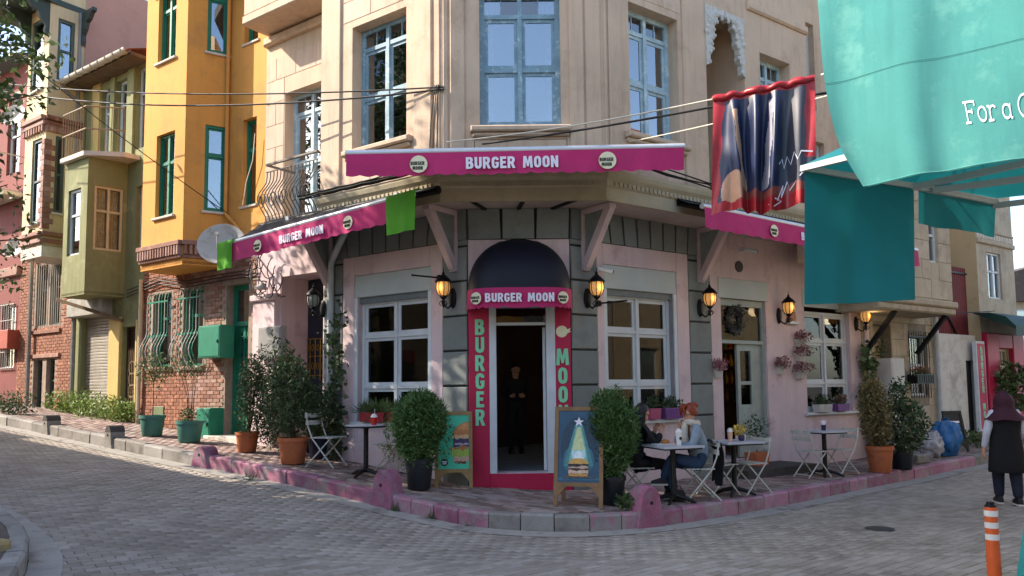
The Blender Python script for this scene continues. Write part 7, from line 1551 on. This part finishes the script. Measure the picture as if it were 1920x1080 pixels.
# dark coat over her chair back
def coatf(s, t):
    x = -.27-.05*math.sin(t*3)-.03*math.sin(s*11); y = -.26+.52*s; return (x+(.06 if t < .05 else 0), y+.03*math.sin(t*7), .86-.62*t+.03*math.sin(s*8))
cloth('draped_coat', coatf, M_BLKC, 20, 18, None, Mw, label='dark coat draped over the red-haired woman\'s chair', cat='coat')
t = thing('handbag', 'dark bag on the ground under the women\'s table', 'bag', put(1272, 940, R(20)) @ Matrix.Scale(.6, 4)); ob('bag_body', MB().prism([(-.13, 0), (.13, 0), (.15, .12), (.1, .24), (-.1, .24), (-.15, .12)], -.07, .07), mat('bag_grey', '232326', .7, .2), t); ob('strap', MB().tube([(-.08, 0, .24), (-.06, 0, .33), (.06, 0, .33), (.08, 0, .24)], .01, 6), M_BLKC, t)
def stand(h=1.0, stride=.0, arms=None):
    J = dict(pelvis=(0, 0, .93, (.145, .12)), waist=(0, 0, 1.1, .12), chest=(.01, 0, 1.3, (.15, .11)), neck=(.02, 0, 1.46, .05), jaw=(.03, 0, 1.53, .066), head=(.035, 0, 1.6, .086), crown=(.03, 0, 1.67, .068),
             shl=(0, .17, 1.4, .058), shr=(0, -.17, 1.4, .058), ell=(-.02, .23, 1.13, .043), elr=(-.02, -.23, 1.13, .043), wrl=(.06, .24, .9, .03), wrr=(.06, -.24, .9, .03),
             hipl=(0, .09, .9, .095), hipr=(0, -.09, .9, .095), knl=(stride*.7+.03, .1, .5, .066), knr=(-stride*.5+.03, -.1, .5, .066), anl=(stride, .1, .09, .042), anr=(-stride, -.1, .09, .042), tol=(stride+.13, .1, .04, .03), tor=(-stride+.13, -.1, .04, .03))
    J.update(arms or {}); return {k: tuple([c*h for c in v[:3]])+(v[3],) for k, v in J.items()}
M_VEST = mat('vest_black', '111218', .85, .12, 10); M_SLV = mat('sleeve_white', 'c3c6d2', .85, .06, 10); M_HIJ = mat('scarf_plum', '3a1426', .8, .15, 12); M_TRN = mat('trousers_navy', '1a2030', .85, .12)
q = ground_at(1893, 947); Mw = TR(q, R(75)); S_ = .9; J = stand(S_, .1, dict(wrl=(.02, .3, .86, .03), ell=(-.06, .27, 1.12, .043), wrr=(.14, -.2, .95, .03)))
def headscarf(t, M, hc, fx, fy):
    mb = MB(); V = []; n, mm = 20, 12
    for i in range(mm+1):
        f_ = i/mm; z_ = .15-.42*f_; r = .128*math.sin(min(1, f_*2.6)*math.pi/2) if f_ < .6 else .128+.1*(f_-.6)/.4
        for k in range(n): b = 2*math.pi*k/n; V.append(tuple(hc+fx*(math.cos(b)*r*.95-.025-.02*f_)+fy*math.sin(b)*r*(1+.25*max(0, f_-.6))+Vector((0, 0, z_+.012*math.sin(b*5+i)))))
    mb.add(V, [(i*n+k, (i+1)*n+k, (i+1)*n+(k+1) % n, i*n+(k+1) % n) for i in range(mm) for k in range(n)]); ob('headscarf', mb, M_HIJ, t, M, smooth=True)
def tunic(t, M, hc, fx, fy):
    mb = MB(); n = 24; V = []; P_ = [(1.44, .1, .06), (1.4, .215, .15), (1.3, .23, .185), (1.1, .2, .165), (.9, .225, .17), (.7, .245, .185), (.52, .26, .2), (.5, .25, .19)]
    for z_, a, b in P_: V += [(b*S_*math.cos(2*math.pi*k/n)*(1+.05*math.sin(k*2.1+z_*6)), a*S_*math.sin(2*math.pi*k/n)*(1+.03*math.sin(k*1.3)), z_*S_) for k in range(n)]
    mb.add(V, [(i*n+k, i*n+(k+1) % n, (i+1)*n+(k+1) % n, (i+1)*n+k) for i in range(len(P_)-1) for k in range(n)]); ob('long_vest', mb, M_VEST, t, M, smooth=True)
person(Mw, 'woman walking away in a long black vest, white sleeves and plum headscarf', J, [('l', 'wrl', (.1, .1, -.9), (1, 0, 0)), ('r', 'wrr', (.3, .1, -.9), (1, 0, 0))], M_SKIN, [('blouse', TOR, .01, M_SLV), ('trousers', LEGS, .022, M_TRN)], [('h', headscarf), ('v', tunic)], (M_SHB, M_SHW), (.035*S_, 0, 1.6*S_))
q = at(966, 702, 14.6); Mw = TR((q.x, q.y, .455), R(-80)); J = stand(.98, .0, dict(ell=(.02, .25, 1.14, .043), wrl=(.22, .12, 1.1, .03), elr=(.02, -.25, 1.14, .043), wrr=(.22, -.12, 1.1, .03)))
person(Mw, 'person in dark clothes standing inside the dim shop doorway', J, [('l', 'wrl', (.8, -.5, .1), (0, 0, 1)), ('r', 'wrr', (.8, .5, .1), (0, 0, 1))], M_SKIN, [('shirt', TOR, .026, M_BLKC), ('trousers', LEGS, .022, M_BLKC)], [cap_hair(M_HBLK)], (M_SHB, M_SHB), (.035*.98, 0, 1.6*.98))
# ================================================================ INSIDE THE SHOP
M_BULB = mat('bulb_warm', 'ffcf8a', .5, 0, emit=4)
for k, (px, py, F, d_) in enumerate(((1163, 578, RG, -1.0), (1178, 572, RG, -1.6), (700, 600, LG, -1.4))):
    u_, z_ = F.uz(px, py, d_); t = thing('pendant_lamp', ('bare pendant bulb glowing behind the right shop window', 'second pendant bulb deeper behind the right shop window', 'dim pendant bulb behind the left shop window')[k], 'lamp', F.M(u_, d_, z_))
    ob('bulb', MB().ball((0, 0, 0), .04, .04, .05, 12, 8), M_BULB, t, smooth=True); ob('cord', MB().tube([(0, 0, .05), (0, 0, 4.19-z_)], .006, 5), M_CABLE, t)
    ld = bpy.data.lights.new('pendant_light', 'POINT'); ld.energy = .8; ld.color = (1, .72, .4); ld.shadow_soft_size = .06; lo = bpy.data.objects.new('bulb_light', ld); COL.objects.link(lo); lo.parent = t; lo.matrix_basis = Matrix.Translation((0, 0, -.09)); WM[lo] = WM[t]
d_ = -1.3; u0, u1 = RG.u(1350, 650, d_), RG.u(1388, 650, d_)
t = thing('bottle_shelf', 'warmly lit bottle shelf seen through the open street door', 'shelf', RG.M((u0+u1)/2, d_, .455)); M_SHLF = mat('shelf_wood', '6a4426', .6, .15); W_ = (u1-u0)+.5
for x in (-W_/2, W_/2): ob('side_panel', MB().box(x-.02, 0, 0, x+.02, .3, 2.2), M_SHLF, t)
ob('back_panel', MB().box(-W_/2, .28, 0, W_/2, .3, 2.2), M_SHLF, t)
BC_ = [mat('bottle_amber', 'b8741c', .2, .1), mat('bottle_yellow', 'c9a02a', .25, .1), mat('bottle_orange', 'b84a1c', .25, .1), mat('bottle_green', '4a6a2a', .25, .1)]
bk = 0
for z in (.9, 1.25, 1.6, 1.95):
    ob('shelf_board', MB().box(-W_/2+.02, .0, z, W_/2-.02, .28, z+.025), M_SHLF, t)
    for i in range(7):
        x = -W_/2+.08+i*(W_-.16)/6; o_ = thing('bottle', 'bottle on the warmly lit shelf inside the street door', 'bottle', RG.M((u0+u1)/2+x, d_-.12, .455+z+.025), 'bottles on the lit shelf'); bk += 1
        ob('glass', MB().lathe([(.035, 0), (.037, .02), (.037, .13), (.014, .18), (.014, .22)], 12), BC_[(bk*7) % 4], o_, smooth=True); ob('cap', MB().lathe([(.016, .22), (.016, .24)], 10), M_GOLD, o_)
ld = bpy.data.lights.new('shelf_light', 'POINT'); ld.energy = 5; ld.color = (1, .66, .3); ld.shadow_soft_size = .05; lo = bpy.data.objects.new('bulb_light', ld); COL.objects.link(lo); lo.parent = t; lo.matrix_basis = Matrix.Translation((0, -.35, 2.3)); WM[lo] = WM[t]; ob('shelf_lamp', MB().ball((0, -.35, 2.3), .05), M_BULB, t, smooth=True)
# ================================================================ ACROSS THE STREET (beyond the frame): houses and trees placed for shade and window reflections
def simple_house(F, u0, u1, z1, dep, label, m, wm, rows, cols, name='house'):
    t = thing(name, label, 'house', TR(F.p(u0).to_3d())); hs = []
    for r in range(rows):
        for c in range(cols):
            x = u0+(u1-u0)*(c+.5)/cols; z = 1.2+r*3.1; hs.append((x-.5, x+.5, z, z+1.7))
    ob('house_wall', wallholes(u0, u1, -.5, z1, hs, .15), m, t, F.M())
    mb = MB(); mb.poly([(u0, 0, -.5), (u0, 0, z1), (u0, dep, z1), (u0, dep, -.5)]); mb.poly([(u1, 0, -.5), (u1, dep, -.5), (u1, dep, z1), (u1, 0, z1)]); mb.poly([(u0, dep, -.5), (u0, dep, z1), (u1, dep, z1), (u1, dep, -.5)]); ob('side_wall', mb, m, t, F.M())
    ob('roof', MB().box(u0-.2, -.3, z1, u1+.2, dep+.2, z1+.2), MC['roof_tile'], t, F.M())
    for h in hs: w_ = ob('window', MB().box(h[0], .1, h[2], h[1], .15, h[3]), wm, t, F.M()); ob('pane', MB().box(h[0]+.08, .09, h[2]+.08, h[1]-.08, .098, h[3]-.08), G_OLD, w_, F.M())
    return t
FO = Fr((-6.25, 6.0), 144.5)
simple_house(FO, 2.9, 4.6, 8.0, 8, 'narrow ochre house on the opposite street corner', M_OCH, M_WHITE, 2, 1); simple_house(FO, 4.7, 8, 13.4, 8, 'tall cream house next to the ochre corner house', M_CRM, M_WHITE, 4, 2); simple_house(FO, 8.1, 15, 7.1, 8, 'tan house across the street from the green house', M_TAN, M_GRN, 2, 3); simple_house(FO, 15.1, 27, 7.5, 8, 'beige house across the street from the red house', M_BEI, M_DGR, 2, 4)  # the tall cream house is raised so its shadow covers the road
FR2 = Fr(tuple(RG.p(0, 8.4)), 215.5)
simple_house(FR2, -17, -9, 8.5, 7, 'tan house across the street from the red shop', M_TAN, M_WHITE, 2, 3); simple_house(FR2, -8.9, -3, 9.0, 7, 'limestone house across the street from the pink shop', M_LIM, M_GRN, 2, 3)  # unseen row added for the right shop windows to reflect
FBk = Fr((14, -11), 180)
simple_house(FBk, 0, 9, 8.6, 7, 'beige house behind the crossing', M_BEI, M_WHITE, 2, 4); simple_house(FBk, 9.1, 17, 7.6, 7, 'yellow house behind the crossing', M_YEL, M_WHITE, 2, 3); simple_house(FBk, 17.1, 27, 9.2, 7, 'stone house behind the crossing', M_LIM, M_GRN, 2, 4)  # unseen row added behind the camera for reflections in the glass
tp = Vector((-10.7, 10.8, G(-10.7, 10.8)+.15)); tr = thing('street_tree', 'leafy street tree whose twigs reach in at the left edge', 'tree', TR(tp))
ob('trunk', MB().tube([(0, 0, -.1), (.05, .05, 1.5), (.2, .2, 3.2), (.5, .5, 5.0), (.7, .7, 7.2)], [.2, .16, .14, .1, .04], 10), BARK, tr, smooth=True)
g = np.random.default_rng(11); parts = []; lims = []
for k in range(58):
    d = g.normal(size=3); d /= np.linalg.norm(d); c = np.array([1.0, .9, 6.1])+d*np.array([1.75, 2.6, 3.0])*(.35+.65*g.random()**.6); parts.append(leaves(cloud(130, tuple(c), (.5, .5, .36), k, .1, .5), .15, k, .5, .1)); lims.append(c)
for k, c in enumerate(((2.9, .9, 4.0), (2.95, 1.2, 3.2), (3.0, .5, 5.0), (2.8, 1.0, 2.6), (3.05, 1.3, 5.6))): parts.append(leaves(cloud(60, c, (.22, .3, .4), 90+k, .1, .5), .11, 90+k, .45, -.2)); lims.append(np.array(c))
ob('crown', leafmesh('crown', parts, LEAF), None, tr)
for c in lims[::3]+lims[-5:]: z0 = min(6.5, max(2.6, c[2]-1.4)); f_ = z0/7.2; ob('limb', MB().tube([(.7*f_**1.5, .7*f_**1.5, z0), ((c[0]+.5*f_)/2, (c[1]+.5*f_)/2, (z0+c[2])/2+.1), tuple(c)], [.05, .03, .008], 6), BARK, tr, smooth=True)

# fallen leaves gathered in the gutter and on the paving
g = np.random.default_rng(21); P_ = []
for k in range(170):
    if k % 2: i = g.integers(60, len(K)-60); q = K[i]-normals(K)[i]*abs(g.normal()*.25)
    else: q = np.array([g.uniform(-5, 5), g.uniform(7, 9.5)])
    P_.append((q[0], q[1], G(q[0], q[1])+.012))
v, f, r_ = leaves(np.array(P_), .06, 5, .5, 0); v[:, 2] = np.repeat(np.array(P_)[:, 2], 4)+np.tile([0, .006, .002, .008], len(P_))
ob('fallen_leaves', leafmesh('fallen_leaves', [(v, f, r_)], mat('leaf_dry', '8a7048', .8, .1, attr=.4)), None, None, label='dry leaves scattered over the paving', cat='leaves', kind='stuff')
q = ground_at(463, 900); ob('paper_scrap', MB().add([(-.06, -.03, 0), (.05, -.04, .012), (.07, .03, .004), (-.05, .035, .02)], [(0, 1, 2, 3)]), M_CUPW, None, TR((q.x, q.y, q.z+.02)), label='crumpled white paper scrap in the gutter', cat='litter')

tr2 = dup(tr, Matrix.Translation((-9.6, 8.05, .1)) @ Matrix.Rotation(R(60), 4, 'Z') @ Matrix.Diagonal((1, 1, 1.5, 1)), 'second leafy street tree shading the crossing')  # unseen tree copy, made taller so its crown shades and dapples the road
